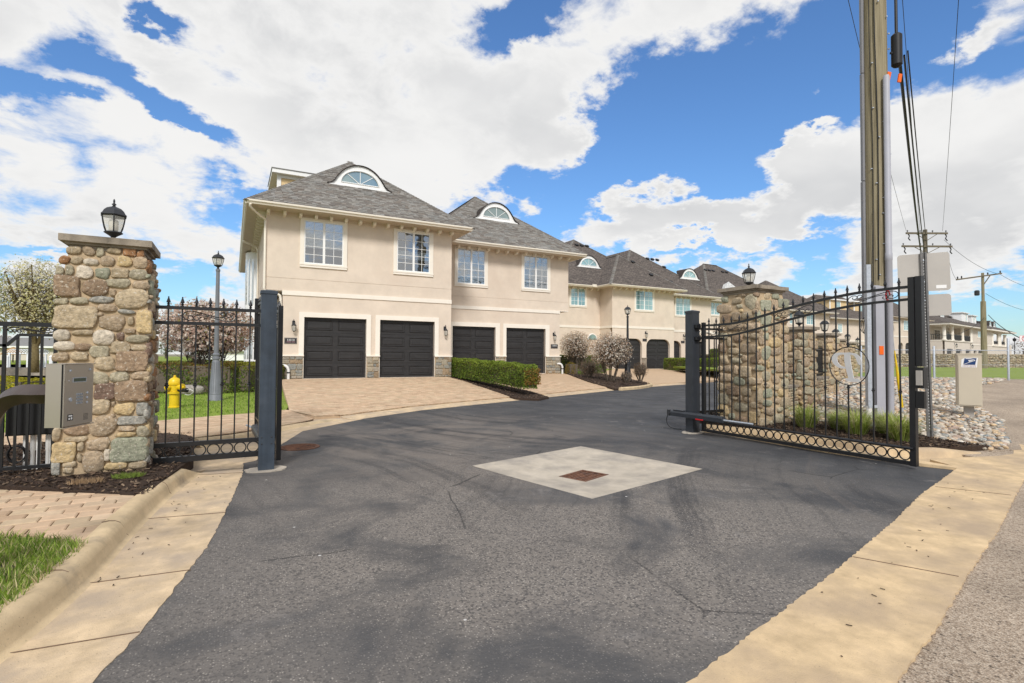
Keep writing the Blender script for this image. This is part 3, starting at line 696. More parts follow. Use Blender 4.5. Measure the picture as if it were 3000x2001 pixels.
rpan = sheet('gutter_pan', [(8.1, 6.9), (8.0, 5.0), (8.15, 3.72), (8.31, 3.34), (8.40, 3.42), (8.55, 3.75), (9.1, 3.62), (9.3, 3.74), (8.78, 4.05), (8.58, 4.6), (8.56, 5.5), (8.36, 6.5), (8.1, 7.3)], MT['concrete_gold'], lambda x, y: .004, .5)
structure(rpan)
# concrete strip between the asphalt and the paved driveways
E2 = [(x-.18, y+.55) for x, y in EDGE[1:6]]
structure(sheet('edge_strip', EDGE[1:6]+list(reversed(E2)), MT['concrete'], lambda x, y: max(.006, z_drive(x, y)-.03), .6))

# drain pad, dished towards its grate
gc = Vector((3.93, 5.45)); GA = R(20)
def zpad(x, y):
    d = max(abs((x-gc.x)*math.cos(GA)+(y-gc.y)*math.sin(GA)), abs(-(x-gc.x)*math.sin(GA)+(y-gc.y)*math.cos(GA)))
    return .004-.055*(1-min(1, max(0, (d-.24)/.95)))
g4 = [(gc.x+math.cos(GA)*a-math.sin(GA)*b, gc.y+math.sin(GA)*a+math.cos(GA)*b) for a, b in ((-.26, -.20), (.26, -.20), (.26, .20), (-.26, .20))]
pad = holed_sheet('drain_pad', PAD, [g4], MT['concrete_pad'], zpad, .2)
structure(pad)
g = MB()
for a0, a1, b0, b1 in ((-.26, .26, -.20, -.165), (-.26, .26, .165, .20), (-.26, -.225, -.165, .165), (.225, .26, -.165, .165)): g.box(a0, a1, b0, b1, -.05, -.006)
for i in range(6): g.box(-.225+.45*(i+1)/7-.013, -.225+.45*(i+1)/7+.013, -.165, .165, -.05, -.012)
for i in range(3): g.box(-.225, .225, -.165+.33*(i+1)/4-.012, -.165+.33*(i+1)/4+.012, -.048, -.010)
gr = g.build('drain_grate', MT['rust'], None, loc=(gc.x, gc.y, -.040), rotz=GA)
tag(gr, 'rusty iron drain grate in the middle of the pale concrete diamond', 'drain grate')
w = MB(); w.box(-.255, .255, -.195, .195, -.24, -.16); w.build('drain_dark', MT['black'], gr)  # black block stands in for the darkness down the drain
mh = MB(); mh.lathe([(.30, -.01), (.30, .012), (.265, .014), (.262, .006), (.0, .006)], 28)
mo = mh.build('manhole_cover', MT['rust'], loc=(.95, 8.86, 0)); tag(mo, 'round rusty manhole cover in the asphalt behind the left gate post', 'manhole cover')
b = MB()
for i in range(-3, 4): b.bar((-math.sqrt(.24**2-(i*.07)**2), i*.07, .008), (math.sqrt(.24**2-(i*.07)**2), i*.07, .008), .02, .008)
b.build('rib', MT['rust'], mo)

# ------------------------------------------------------------------ pavers
PAVC = [(.53, .375, .245), (.49, .345, .225), (.56, .40, .265), (.51, .385, .25), (.46, .32, .205), (.55, .41, .275)]
def pavers(parent, poly, zf, L, W, gap, ang, n_ind, far=None, seed=0, thick=.04, bevel=.004, jit=.0, lift=.004):
    rr = random.Random(seed); ca, sa = math.cos(ang), math.sin(ang)
    tog = lambda p: (p[0]*ca+p[1]*sa, -p[0]*sa+p[1]*ca)
    tow = lambda p: (p[0]*ca-p[1]*sa, p[0]*sa+p[1]*ca)
    pl = [tog(p) for p in poly]
    x0 = min(p[0] for p in pl); x1 = max(p[0] for p in pl); y0 = min(p[1] for p in pl); y1 = max(p[1] for p in pl)
    items = []; row = 0; y = y0
    while y < y1:
        x = x0-(row % 2)*L*.5-rr.random()*.02
        while x < x1:
            cx, cy = x+L/2, y+W/2; wx, wy = tow((cx, cy))
            if (inpoly(wx, wy, poly) or any(inpoly(*tow((cx+sx*L/2, cy+sy*W/2)), poly) for sx, sy in ((-1, -1), (1, -1), (1, 1), (-1, 1)))) and (far is None or depth(wx, wy) < far):
                items.append((depth(wx, wy), cx, cy))
            x += L
        y += W; row += 1
    items.sort(); pccw = poly if area(poly) > 0 else list(reversed(poly))
    mass = MB()
    for k, (d, cx, cy) in enumerate(items):
        col = vcol(rr.choice(PAVC), rr.uniform(.86, 1.1)); dz = rr.uniform(-jit, jit)
        hl, hw = L/2-gap/2, W/2-gap/2
        vs = []; q = [tow((cx+sx*hl, cy+sy*hw)) for sx, sy in ((-1, -1), (1, -1), (1, 1), (-1, 1))]
        if not all(inpoly(px, py, poly) for px, py in q):          # cut to the border
            q = clip_convex(list(pccw), q)
            if len(q) < 3 or area(q) < L*W*.08: continue
        gx = sum(p[0] for p in q)/len(q); gy = sum(p[1] for p in q)/len(q); n = len(q)
        for e, zz in ((0, -thick), (0, -bevel), (bevel*1.6, 0)):
            for px, py in q:
                l_ = math.hypot(px-gx, py-gy)+1e-6; k_ = max(0, 1-e*1.3/l_); wx, wy = gx+(px-gx)*k_, gy+(py-gy)*k_; vs.append((wx, wy, zf(wx, wy)+zz+lift+dz))
        fs = []
        for a in (0, n):
            for j in range(n): fs.append((a+j, a+(j+1) % n, a+n+(j+1) % n, a+n+j))
        fs.append(tuple(range(2*n, 3*n)))
        if k < n_ind:
            b = MB(); b.add(vs, fs); o = b.build('brick', MT['paver'], parent); o.color = (*col, 1)
        else: mass.add(vs, fs, col)
    if mass.f: stuff(mass.build('brick_field', MT['paver_attr'], parent))
WALKN = [(-4.6, 8.35), (-1.97, 6.86), (-.70, 5.97), (-.76, 5.45), (-.83, 4.62), (-.88, 4.70), (-1.2, 5.0), (-1.55, 5.22), (-2.6, 5.55), (-5.0, 5.9)]
wk = structure(sheet('paver_path', [(-4.6, 8.8), (-1.9, 7.3), (-.72, 6.3), (-.79, 5.45), (-.87, 4.6), (-1.6, 4.9), (-2.6, 5.4), (-5.0, 5.7)], MT['joint'], lambda x, y: z_left(x, y)-.012, .6))
pavers(wk, WALKN, lambda x, y: z_left(x, y), .235, .165, .008, R(3), 300, seed=3, bevel=.006, jit=.003)
WALKM = [(-9, 9.3), (-6, 10.55), (-1.3, 12.4), (.5, 13.2), (1.15, 13.5), (1.6, 12.3), (1.15, 11.55), (.50, 10.62), (.0, 10.03), (-.5, 9.75), (-.7, 10.2), (-1.2, 10.7), (-5, 9.2), (-9, 7.9)]
def z_walk(x, y): return z_left(x, y)*(1-.75*min(1, max(0, (x-.0)/1.5))*min(1, max(0, (13.4-y)/1.2)))
wm = structure(sheet('brick_walk', WALKM, MT['joint'], lambda x, y: z_walk(x, y)-.012, .4))
pavers(wm, WALKM, z_walk, .205, .105, .009, R(25), 300, seed=4)
DRIVE = [(1.66, 22.1), (1.25, 14.2), (1.2, 13.4), (1.65, 12.5), (2.2, 12.58)]+E2+[(38, 26.4), (38, 35.2), (33.1, 35.2), (33.1, 32.9), (26.4, 32.9), (26.4, 34.5), (16.7, 34.5), (16.7, 24.64), (8.7, 24.64), (8.7, 22.1)]
dv = structure(sheet('driveway', DRIVE, MT['paver_attr'], lambda x, y: z_drive(x, y)-.004, .7))
ca = dv.data.color_attributes.new('Col', 'FLOAT_COLOR', 'CORNER')
ca.data.foreach_set('color', np.tile(np.array([.515, .37, .24, 1], np.float32), len(dv.data.loops)))
pavers(dv, DRIVE, z_drive, .225, .112, .010, R(0), 300, far=24.5, seed=6, thick=.03, bevel=.005, jit=.003)

# ------------------------------------------------------------------ lawns, beds
LAWN = [(-1.3, 12.45), (.5, 13.25), (1.15, 13.6), (1.55, 16.1), (1.95, 21.8), (.9, 19.5), (-.66, 20.2), (-2.6, 20.2), (-8, 19.2), (-14, 24), (-20, 62), (-75, 62), (-75, 0), (-9, 6), (-9, 9.35), (-6, 10.6)]
structure(sheet('lawn', LAWN, MT['lawn'], lambda x, y: z_left(x, y)-.004, 2.0))
BEDH = [(1.5, 21.8), (.9, 19.5), (-.66, 20.2), (-2.6, 20.2), (-8, 19.2), (-14, 24), (-12, 32), (1.0, 32)]
structure(sheet('hedge_bed', BEDH, MT['mulch'], lambda x, y: z_left(x, y), 1.5))
LAWNN = [(-.85, 4.64), (-1.2, 4.95), (-1.55, 5.17), (-2.6, 5.5), (-5.0, 5.85), (-9, 6), (-9, 2), (-4.5, .2), (-2.2, .9), (-1.33, 2.35), (-1.04, 3.4), (-.90, 4.2)]
structure(sheet('lawn', LAWNN, MT['lawn'], lambda x, y: z_left(x, y)+.004, .7))
def z_bed(x, y): return .132+.075*math.exp(-((x+1.2)**2+(y-7.45)**2)/.75)
BEDL = [(-9, 7.85), (-4.6, 8.4), (-1.97, 6.9), (-.69, 5.95), (-.63, 6.4), (-.50, 7.1), (-.40, 7.6), (-.5, 9.4), (-.6, 10.25), (-1.2, 10.7), (-5, 9.15)]
structure(sheet('mulch_bed', BEDL, MT['mulch'], z_bed, .4))
BEDR = [(8.35, 7.5), (8.55, 6.5), (8.74, 5.5), (8.77, 4.62), (8.95, 4.2), (9.35, 3.95), (9.8, 3.75), (10.1, 3.66), (10.05, 4.2), (10.5, 5.2), (10.4, 6.3), (10.1, 7.3), (9.3, 8.2), (8.8, 7.9)]
def z_bedr(x, y): return z_right(x, y)+.065
structure(sheet('mulch_bed', BEDR, MT['mulch'], z_bedr, .5))
ROCK = [(10.0, 3.6), (10.6, 3.45), (11.9, 3.95), (14.5, 4.9), (15.7, 5.6), (21.6, 8.0), (24.0, 8.1), (28.2, 8.9), (24.4, 11.9), (22.6, 12.9), (20.3, 12.0), (15.3, 9.6), (12, 8.0), (10.0, 7.7), (10.4, 6.3), (10.5, 5.2), (10.05, 4.2)]
rockbed = structure(sheet('rock_bed', ROCK, MT['road'], lambda x, y: z_right(x, y)+.004, .8))
LAWNF = [(24.4, 11.9), (28.2, 8.9), (34, 6.0), (66, 14.3), (66, 16.5), (41, 29.5), (30, 30), (22.6, 12.9)]
structure(sheet('lawn', LAWNF, MT['lawn'], lambda x, y: z_right(x, y)+.004, 2.0))
TERR = [(38.5, 30.6), (64.6, 16.7), (110, -8), (260, 60), (200, 160), (60, 90), (40, 45)]
structure(sheet('terrace', TERR, MT['soil'], lambda x, y: 1.7, 8.0))
YARD = [(1.0, 22.3), (8.6, 22.3), (8.6, 24.8), (16.6, 24.8), (16.6, 34.0), (26.5, 34.6), (33, 33.1), (38, 35.4), (60, 35), (60, 80), (1, 80)]
structure(sheet('yard', YARD, MT['soil'], lambda x, y: .46, 4.0))

def grass(name, poly, n, h, w, zf, cols, seed=0, near=None, bend=.35):
    r_ = np.random.default_rng(seed); rr = random.Random(seed)
    xs = [p[0] for p in poly]; ys = [p[1] for p in poly]; b = MB(); k = 0
    while k < n:
        x = rr.uniform(min(xs), max(xs)); y = rr.uniform(min(ys), max(ys))
        if not inpoly(x, y, poly): continue
        if near and depth(x, y) > near: continue
        k += 1
        a = rr.uniform(0, 6.283); hh = h*rr.uniform(.5, 1.25); lx, ly = rr.uniform(-1, 1)*hh*bend*2, rr.uniform(-1, 1)*hh*bend*2
        z = zf(x, y)-.01; dx, dy = math.cos(a)*w/2, math.sin(a)*w/2
        c = vcol(rr.choice(cols), rr.uniform(.7, 1.25))
        b.add([(x-dx, y-dy, z), (x+dx, y+dy, z), (x+lx*.4+dx*.7, y+ly*.4+dy*.7, z+hh*.6), (x+lx*.4-dx*.7, y+ly*.4-dy*.7, z+hh*.6), (x+lx, y+ly, z+hh)], [(0, 1, 2, 3), (3, 2, 4)], c)
    return stuff(b.build(name, MT['grass']))
GC = [(.25, .36, .05), (.16, .25, .035), (.33, .42, .08), (.12, .19, .03), (.45, .41, .18), (.5, .42, .24), (.22, .32, .04)]
grass('grass', [(-.86, 4.62), (-1.2, 4.93), (-1.55, 5.15), (-2.5, 5.45), (-2.9, 3.6), (-2.0, 2.4), (-1.30, 2.6), (-1.04, 3.4), (-.91, 4.2)], 17000, .075, .008, z_left, GC, 1, near=5.6)
grass('grass', [(-6, 10.65), (-1.3, 12.5), (.5, 13.3), (1.13, 13.7), (1.2, 16.1), (.9, 19.4), (-.66, 20.1), (-2.6, 20.1), (-8, 19.1), (-9, 12)], 15000, .055, .016, z_left, [(.25, .38, .045), (.20, .32, .035), (.30, .42, .07), (.15, .25, .03)], 2)
def chips(name, poly, n, zf, seed, s=(.02, .06), cols=((.07, .042, .027), (.045, .028, .02), (.12, .078, .05), (.03, .02, .015), (.17, .12, .08)), near=None):
    rr = random.Random(seed); xs = [p[0] for p in poly]; ys = [p[1] for p in poly]; b = MB(); k = 0
    while k < n:
        x = rr.uniform(min(xs), max(xs)); y = rr.uniform(min(ys), max(ys))
        if not inpoly(x, y, poly) or (near and depth(x, y) > near): continue
        k += 1
        a = rr.uniform(0, 6.283); l = rr.uniform(*s); w_ = l*rr.uniform(.2, .5); M = Matrix.Translation((x, y, zf(x, y)+rr.uniform(0, .018))) @ Euler((rr.uniform(-.5, .5), rr.uniform(-.5, .5), a)).to_matrix().to_4x4()
        b.add([(-l/2, -w_/2, 0), (l/2, -w_/3, 0), (l/2*.8, w_/2, .002), (-l/2, w_/3, .004), (0, 0, -.01)], [(0, 1, 2, 3), (0, 4, 1), (1, 4, 2), (2, 4, 3), (3, 4, 0)], vcol(rr.choice(cols), rr.uniform(.7, 1.3)), M)
    return stuff(b.build(name, MT['chip']))
chips('bark_mulch', BEDL, 6500, z_bed, 3, near=7.8)
chips('bark_mulch', BEDL, 1500, z_bed, 33, near=11)
chips('bark_mulch', BEDR, 5000, z_bedr, 4)
chips('bark_mulch', BEDH[:6]+[(-3, 22), (1.2, 22.5)], 1500, z_left, 5, s=(.04, .09))
# twigs and leaf crumbs on the concrete
tw = MB(); rr = random.Random(12)
for i in range(70):
    if i < 35: t = rr.random(); x, y = -.55+.5*rr.random()-.0, lerp(3.6, 7.2, t); x = lerp(interp(y, [p[1] for p in CURB_L[3:]], [p[0] for p in CURB_L[3:]])+.05, interp(y, [2.94, 4.66, 7.28], [-.52, -.13, .14]), rr.random()**1.6)
    else: x = rr.uniform(2.2, 9.6); y = interp(x, [1.82, 8.31], [1.2, 2.8])+rr.uniform(.12, .5)
    a = rr.uniform(0, 6.28); l = rr.uniform(.006, .03)
    tw.bar((x, y, .012), (x+math.cos(a)*l, y+math.sin(a)*l, .014), rr.uniform(.003, .007), .003, vcol((.06, .04, .025), rr.uniform(.6, 1.6)))
stuff(tw.build('leaf_litter', MT['chip']))

# ------------------------------------------------------------------ stones
def stone_mesh(name, seed, box=0.0, sub=2):
    bm = bmesh.new(); bmesh.ops.create_icosphere(bm, subdivisions=sub, radius=1)
    r_ = random.Random(seed); ph = [Vector((r_.uniform(-1, 1), r_.uniform(-1, 1), r_.uniform(-1, 1)))*r_.uniform(1.0, 2.6) for _ in range(6)]; am = [r_.uniform(.02, .075) for _ in range(6)]; of = [r_.uniform(0, 6) for _ in range(6)]
    if sub > 1:
        for _ in range(7): ph.append(Vector((r_.uniform(-1, 1), r_.uniform(-1, 1), r_.uniform(-1, 1)))*r_.uniform(3.5, 8)); am.append(r_.uniform(.006, .02)); of.append(r_.uniform(0, 6))
    p_ = r_.uniform(2.5, 3.6)
    for v in bm.verts:
        d = v.co.normalized()
        k = (abs(d.x)**p_+abs(d.y)**2.2+abs(d.z)**p_)**(-1/p_) if box > .3 else (abs(d.x)**p_+abs(d.y)**p_+abs(d.z)**p_)**(-1/p_)
        k = min(k, 1.5)
        s = 1+sum(a*math.sin(q.dot(d)*2.2+o) for a, q, o in zip(am, ph, of))
        v.co = d*k*s
    # fit to the unit cube
    for ax in range(3):
        lo = min(v.co[ax] for v in bm.verts); hi = max(v.co[ax] for v in bm.verts)
        for v in bm.verts: v.co[ax] = (v.co[ax]-(lo+hi)/2)/(hi-lo)
    me = bpy.data.meshes.new(name); bm.to_mesh(me); bm.free()
    me.polygons.foreach_set('use_smooth', [True]*len(me.polygons)); me.materials.append(MT['stone']); return me
def block_mesh(name, seed):
    """squarish split stone: rounded box with an uneven face"""
    r_ = random.Random(seed); bm = bmesh.new(); bmesh.ops.create_cube(bm, size=1.0); bmesh.ops.subdivide_edges(bm, edges=list(bm.edges), cuts=9, use_grid_fill=True)
    ph = [(Vector((r_.uniform(-1, 1), r_.uniform(-1, 1), r_.uniform(-1, 1)))*r_.uniform(2, 7), r_.uniform(.008, .028), r_.uniform(0, 6)) for _ in range(7)]+[(Vector((r_.uniform(-1, 1), r_.uniform(-1, 1), r_.uniform(-1, 1)))*r_.uniform(8, 16), r_.uniform(.003, .009), r_.uniform(0, 6)) for _ in range(7)]; cut = [r_.uniform(-.06, .06) for _ in range(4)]
    for v in bm.verts:
        p = v.co.copy(); k = (abs(p.x*2)**7+abs(p.y*2)**3.5+abs(p.z*2)**7)
        k = k**(-1/6) if k > 1e-6 else 1
        p = p*min(1.25, max(.86, k)) if max(abs(p.x), abs(p.y), abs(p.z)) > .49 else p
        p.x += p.z*cut[0]+p.x*p.z*cut[1]*2; p.z += p.x*cut[2]*.7
        v.co = p*(1+sum(a*math.sin(q.dot(p)*2+o) for q, a, o in ph))
    for ax in range(3):
        lo = min(v.co[ax] for v in bm.verts); hi = max(v.co[ax] for v in bm.verts)
        for v in bm.verts: v.co[ax] = (v.co[ax]-(lo+hi)/2)/(hi-lo)
    me = bpy.data.meshes.new(name); bm.to_mesh(me); bm.free(); me.polygons.foreach_set('use_smooth', [True]*len(me.polygons)); me.materials.append(MT['stone']); return me
ROUND = [stone_mesh('cobble', i, 0, 3) for i in range(10)]
BOXY = [block_mesh('block', 50+i) for i in range(6)]
SMALL = [stone_mesh('pebble', 100+i, 0, 1) for i in range(8)]
SC_ = [(.40, .315, .205), (.35, .305, .21), (.28, .195, .125), (.31, .16, .075), (.50, .43, .335), (.39, .295, .195), (.49, .365, .195), (.17, .11, .08), (.31, .295, .255), (.30, .30, .215)]
def stone(parent, me, c, d, col, rot=(0, 0, 0)):
    o = bpy.data.objects.new('stone', me); COL.objects.link(o); o.parent = parent
    o.location = c; o.scale = d; o.rotation_euler = rot; o.color = (*col, 1); return o
def pack(W_, H_, seed, hmin=.06, hmax=.2, gap=.012, wr=(1.0, 2.6)):
    """irregular courses of field stone on a W x H face -> (cx, cz, w, h)"""
    rr = random.Random(seed); out = []; z = 0
    while z < H_-.03:
        h = min(rr.uniform(hmin, hmax)*(1 if rr.random() < .7 else .65), H_-z)
        if H_-z-h < hmin*.8: h = H_-z
        x = 0
        while x < W_-.02:
            w = h*rr.uniform(*wr) if h < hmax*.6 else h*rr.uniform(.8, 1.7)
            if W_-x-w < .06: w = W_-x
            if h > hmax*.62 and rr.random() < .35 and w > .09:
                s = rr.uniform(.4, .6); out.append((x+w/2, z+h*s/2, w-gap, h*s-gap)); out.append((x+w/2+rr.uniform(-.01, .01), z+h*(1+s)/2, w-gap, h*(1-s)-gap))
            else: out.append((x+w/2, z+h/2+rr.uniform(-.008, .008), w-gap, h-gap))
            x += w
        z += h
    return out
def cobbles(W_, H_, seed, smin=.05, smax=.22, gap=.008, tries=2600, asp=(1.0, 2.2)):
    """irregular field stones thrown onto a W x H face from large to small -> (cx, cz, w, h)"""
    rr = random.Random(seed); out = []
    for i in range(tries):
        t = (i/tries)**.6; s = lerp(smax, smin, t)*rr.uniform(.8, 1.15); a = rr.uniform(*asp)
        w, h = s*a**.5, s/a**.5
        if rr.random() < .12: w, h = h, w
        x, z = rr.uniform(w*.30, W_-w*.30), rr.uniform(h*.45, H_-h*.45); ok = True
        for ox, oz, ow, oh in out:
            dx = abs(x-ox)/((w+ow)/2+gap); dz = abs(z-oz)/((h+oh)/2+gap)
            if dx < 1 and dz < 1 and dx**2.6+dz**2.6 < 1: ok = False; break
        if ok: out.append((x, z, w, h))
    return out
# cobbles of the rock bed: the nearest ones singly, the rest as one mass
rr = random.Random(21); items = []
RK = [(10.0, 3.62), (10.5, 3.55), (11.8, 4.05), (14.4, 5.0), (15.6, 5.75), (21.4, 8.2), (24.0, 8.4), (27.5, 9.4), (24.4, 11.7), (22.6, 12.6), (20.3, 11.6), (15.3, 9.2), (12, 7.7), (10.3, 7.4), (10.45, 6.3), (10.55, 5.2), (10.1, 4.2)]
RC = [(.56, .48, .37), (.60, .535, .44), (.46, .40, .32), (.35, .345, .31), (.27, .29, .285), (.52, .38, .27), (.60, .44, .27), (.64, .59, .52), (.43, .32, .25), (.52, .46, .38)]
tries = 0; grid = {}
while tries < 36000:
    tries += 1
    x = rr.uniform(9.9, 27.5); y = rr.uniform(3.5, 12.7)
    if not inpoly(x, y, RK): continue
    d = depth(x, y); edge = min(1, max(.45, (d-6.5)/2.0))
    s = rr.uniform(.05, .135) if d < 14 else rr.uniform(.085, .18)
    if rr.random() > 1.0 if d < 14 else rr.random() > .75: continue
    key = (int(x/.12), int(y/.12)); ok = True
    for i in (-1, 0, 1):
        for j in (-1, 0, 1):
            for (qx, qy, qs) in grid.get((key[0]+i, key[1]+j), ()):
                if (qx-x)**2+(qy-y)**2 < ((qs+s)*.36)**2: ok = False
    if not ok: continue
    grid.setdefault(key, []).append((x, y, s)); items.append((d, x, y, s))
items.sort(); mass = MB()
tmpl = [([tuple(v.co) for v in me.vertices], [tuple(p.vertices) for p in me.polygons]) for me in SMALL]
for k, (d, x, y, s) in enumerate(items):
    col = vcol(rr.choice(RC), rr.uniform(.70, 1.10)); sz = (s, s*rr.uniform(.6, .95), s*rr.uniform(.4, .62)); ro = (rr.uniform(-.25, .25), rr.uniform(-.25, .25), rr.uniform(0, 6.28)); c = (x, y, z_right(x, y)+s*.13+.01)
    if k < 300: stone(rockbed, rr.choice(ROUND[:5]), c, sz, col, ro)
    else:
        v, f = rr.choice(tmpl); mass.add(v, f, col, Matrix.Translation(c) @ Euler(ro).to_matrix().to_4x4() @ Matrix.Diagonal((*sz, 1)))
stuff(mass.build('cobble_mass', MT['stone_attr'], rockbed, smooth=True))

# ------------------------------------------------------------------ lanterns
def lantern_parts(t, k=1.0, n=6, z=0.0, bulb=True):
    """a post-top lantern standing at height z inside the thing t"""
    P = lambda pr: [(r*k, z+h*k) for r, h in pr]
    b = MB(); b.lathe(P([(.036, 0), (.036, .018), (.026, .03), (.026, .05), (.05, .068), (.085, .088), (.102, .098), (.102, .106), (.07, .108)]), 12)
    b.build('base', MT['lampmetal'], t, smooth='auto')
    prof = [(.088, .106), (.112, .17), (.128, .235), (.138, .295)]
    b = MB()
    for i in range(n):
        a = 2*math.pi*(i+.5)/n
        b.tube([(r*k*math.cos(a), r*k*math.sin(a), z+h*k) for r, h in prof], .0075*k, 4)
    for r, h in (prof[0], prof[-1]):
        b.tube([(r*k*math.cos(2*math.pi*(i+.5)/n), r*k*math.sin(2*math.pi*(i+.5)/n), z+h*k) for i in range(n)], .008*k, 4, closed=True)
    b.build('cage', MT['lampmetal'], t)
    for i in range(n):
        a0 = 2*math.pi*(i-.5)/n; a1 = 2*math.pi*(i+.5)/n; b = MB()
        vs = []; fs = []
        for r, h in prof:
            for a in (a0, a1): vs.append((r*.98*k*math.cos(a), r*.98*k*math.sin(a), z+h*k))
        for j in range(3): fs.append((2*j, 2*j+1, 2*j+3, 2*j+2))
        b.add(vs, fs); b.build('glass_pane', MT['lampglass'], t)
    b = MB(); b.lathe(P([(.10, .296), (.152, .296), (.155, .304), (.150, .312), (.138, .322), (.118, .356), (.085, .385), (.045, .402), (.028, .408), (.02, .415)]), 12 if n != 6 else 6, rot=math.pi/6)
    b.build('roof', MT['lampmetal'], t, smooth='auto')
    b = MB(); b.lathe(P([(.02, .412), (.014, .424), (.028, .436), (.016, .446), (.009, .456), (.012, .468), (.011, .485), (.004, .50)]), 8)
    b.build('finial', MT['lampmetal'], t, smooth=True)
    if bulb:
        b = MB(); b.lathe(P([(.028, .108), (.05, .13), (.054, .22), (.048, .25), (.01, .262)]), 10); b.build('chimney', MT['bulb'], t, smooth=True)
lan0 = thing('lantern', 'black lantern with six glass panes on top of the left stone pillar', 'lantern', (-1.20, 7.26, 2.702), R(10), 'lanterns on the stone pillars')
lantern_parts(lan0, .985); lan0.scale = (.88, .88, .97)
def lantern_at(x, y, z, label, rz=0.0):
    l = copy_tree(lan0); l.location = (x, y, z); l.rotation_euler = (0, 0, rz); l['label'] = label; return l

# ------------------------------------------------------------------ stone pillars
LST = [(-1.504, 2.539, 0.126, 0.09, 0, 0), (-1.375, 2.542, 0.106, 0.11, 5, 0), (-1.278, 2.543, 0.07, 0.11, 1, 0), (-1.155, 2.57, 0.124, 0.07, 0, 0), (-1.021, 2.568, 0.116, 0.084, 3, 1), (-0.923, 2.545, 0.068, 0.108, 3, 0), (-1.574, 2.429, 0.092, 0.086, 3, 0), (-1.475, 2.432, 0.104, 0.08, 0, 0), (-1.355, 2.426, 0.128, 0.07, 4, 0), (-1.214, 2.447, 0.122, 0.112, 5, 0), (-1.064, 2.459, 0.134, 0.114, 6, 0), (-0.921, 2.456, 0.128, 0.13, 5, 0), (-1.607, 2.31, 0.07, 0.09, 1, 0), (-1.527, 2.32, 0.07, 0.108, 1, 0), (-1.404, 2.307, 0.146, 0.138, 4, 0), (-1.25, 2.31, 0.13, 0.122, 9, 0), (-1.098, 2.324, 0.158, 0.1, 0, 1), (-0.933, 2.32, 0.162, 0.108, 1, 0), (-1.538, 2.15, 0.21, 0.21, 2, 1), (-1.305, 2.149, 0.214, 0.162, 2, 0), (-1.114, 2.211, 0.22, 0.1, 1, 0), (-0.904, 2.205, 0.152, 0.09, 5, 0), (-1.584, 1.989, 0.114, 0.068, 1, 0), (-1.438, 2.002, 0.148, 0.07, 1, 0), (-1.247, 2.024, 0.202, 0.07, 8, 0), (-1.155, 2.106, 0.058, 0.07, 5, 0), (-0.986, 2.045, 0.294, 0.214, 0, 0), (-1.466, 1.83, 0.358, 0.228, 0, 1), (-1.196, 1.942, 0.164, 0.082, 5, 0), (-1.027, 1.903, 0.15, 0.052, 8, 0), (-1.257, 1.865, 0.05, 0.046, 5, 0), (-1.157, 1.783, 0.228, 0.164, 5, 0), (-0.986, 1.807, 0.054, 0.096, 0, 0), (-0.863, 1.8, 0.138, 0.244, 6, 1), (-1.572, 1.637, 0.132, 0.108, 4, 0), (-1.397, 1.67, 0.174, 0.058, 0, 0), (-1.224, 1.62, 0.182, 0.156, 4, 0), (-1.078, 1.635, 0.07, 0.088, 7, 0), (-0.998, 1.696, 0.106, 0.052, 5, 0), (-0.923, 1.611, 0.2, 0.084, 1, 0), (-1.549, 1.525, 0.168, 0.09, 4, 0), (-1.396, 1.516, 0.142, 0.074, 2, 0), (-1.258, 1.465, 0.172, 0.122, 1, 0), (-1.076, 1.514, 0.178, 0.128, 0, 0), (-0.897, 1.512, 0.172, 0.072, 0, 0), (-1.576, 1.412, 0.132, 0.09, 5, 0), (-1.425, 1.418, 0.148, 0.086, 0, 0), (-1.204, 1.35, 0.178, 0.15, 0, 0), (-0.972, 1.367, 0.29, 0.214, 2, 1), (-1.252, 1.188, 0.168, 0.128, 1, 0), (-1.076, 1.197, 0.164, 0.106, 1, 0), (-0.891, 1.213, 0.164, 0.082, 5, 0), (-1.564, 1.288, 0.15, 0.102, 0, 0), (-1.404, 1.264, 0.146, 0.114, 1, 0), (-1.49, 1.141, 0.204, 0.146, 0, 0), (-1.557, 0.962, 0.132, 0.124, 5, 0), (-1.406, 0.969, 0.134, 0.17, 0, 0), (-1.5, 0.792, 0.232, 0.124, 1, 0), (-1.358, 0.807, 0.056, 0.092, 0, 0), (-1.198, 1.043, 0.178, 0.168, 7, 1), (-0.965, 1.042, 0.278, 0.218, 2, 1), (-1.241, 0.888, 0.178, 0.174, 0, 0), (-1.12, 0.907, 0.038, 0.058, 5, 0), (-1.029, 0.85, 0.188, 0.13, 6, 0), (-0.861, 0.843, 0.104, 0.132, 8, 1), (-0.954, 0.724, 0.25, 0.088, 8, 1), (-1.204, 0.679, 0.234, 0.208, 5, 0), (-1.426, 0.658, 0.212, 0.124, 2, 0), (-1.122, 0.781, 0.042, 0.046, 5, 0), (-1.0, 0.64, 0.154, 0.06, 5, 0), (-0.854, 0.6, 0.11, 0.118, 1, 0), (-1.008, 0.574, 0.178, 0.054, 6, 0), (-1.588, 0.617, 0.07, 0.152, 0, 0), (-1.433, 0.551, 0.194, 0.062, 0, 0), (-1.246, 0.486, 0.2, 0.132, 5, 0), (-1.527, 0.423, 0.198, 0.202, 6, 1), (-1.388, 0.469, 0.058, 0.102, 0, 0), (-0.971, 0.408, 0.326, 0.252, 9, 1), (-1.165, 0.365, 0.058, 0.122, 4, 0), (-1.279, 0.306, 0.186, 0.218, 5, 0), (-1.476, 0.296, 0.112, 0.066, 0, 0), (-1.393, 0.356, 0.046, 0.09, 0, 0), (-1.585, 0.267, 0.07, 0.128, 8, 1), (-1.082, 0.248, 0.194, 0.082, 6, 0), (-0.893, 0.242, 0.156, 0.084, 0, 0), (-1.488, 0.235, 0.088, 0.068, 0, 0)]
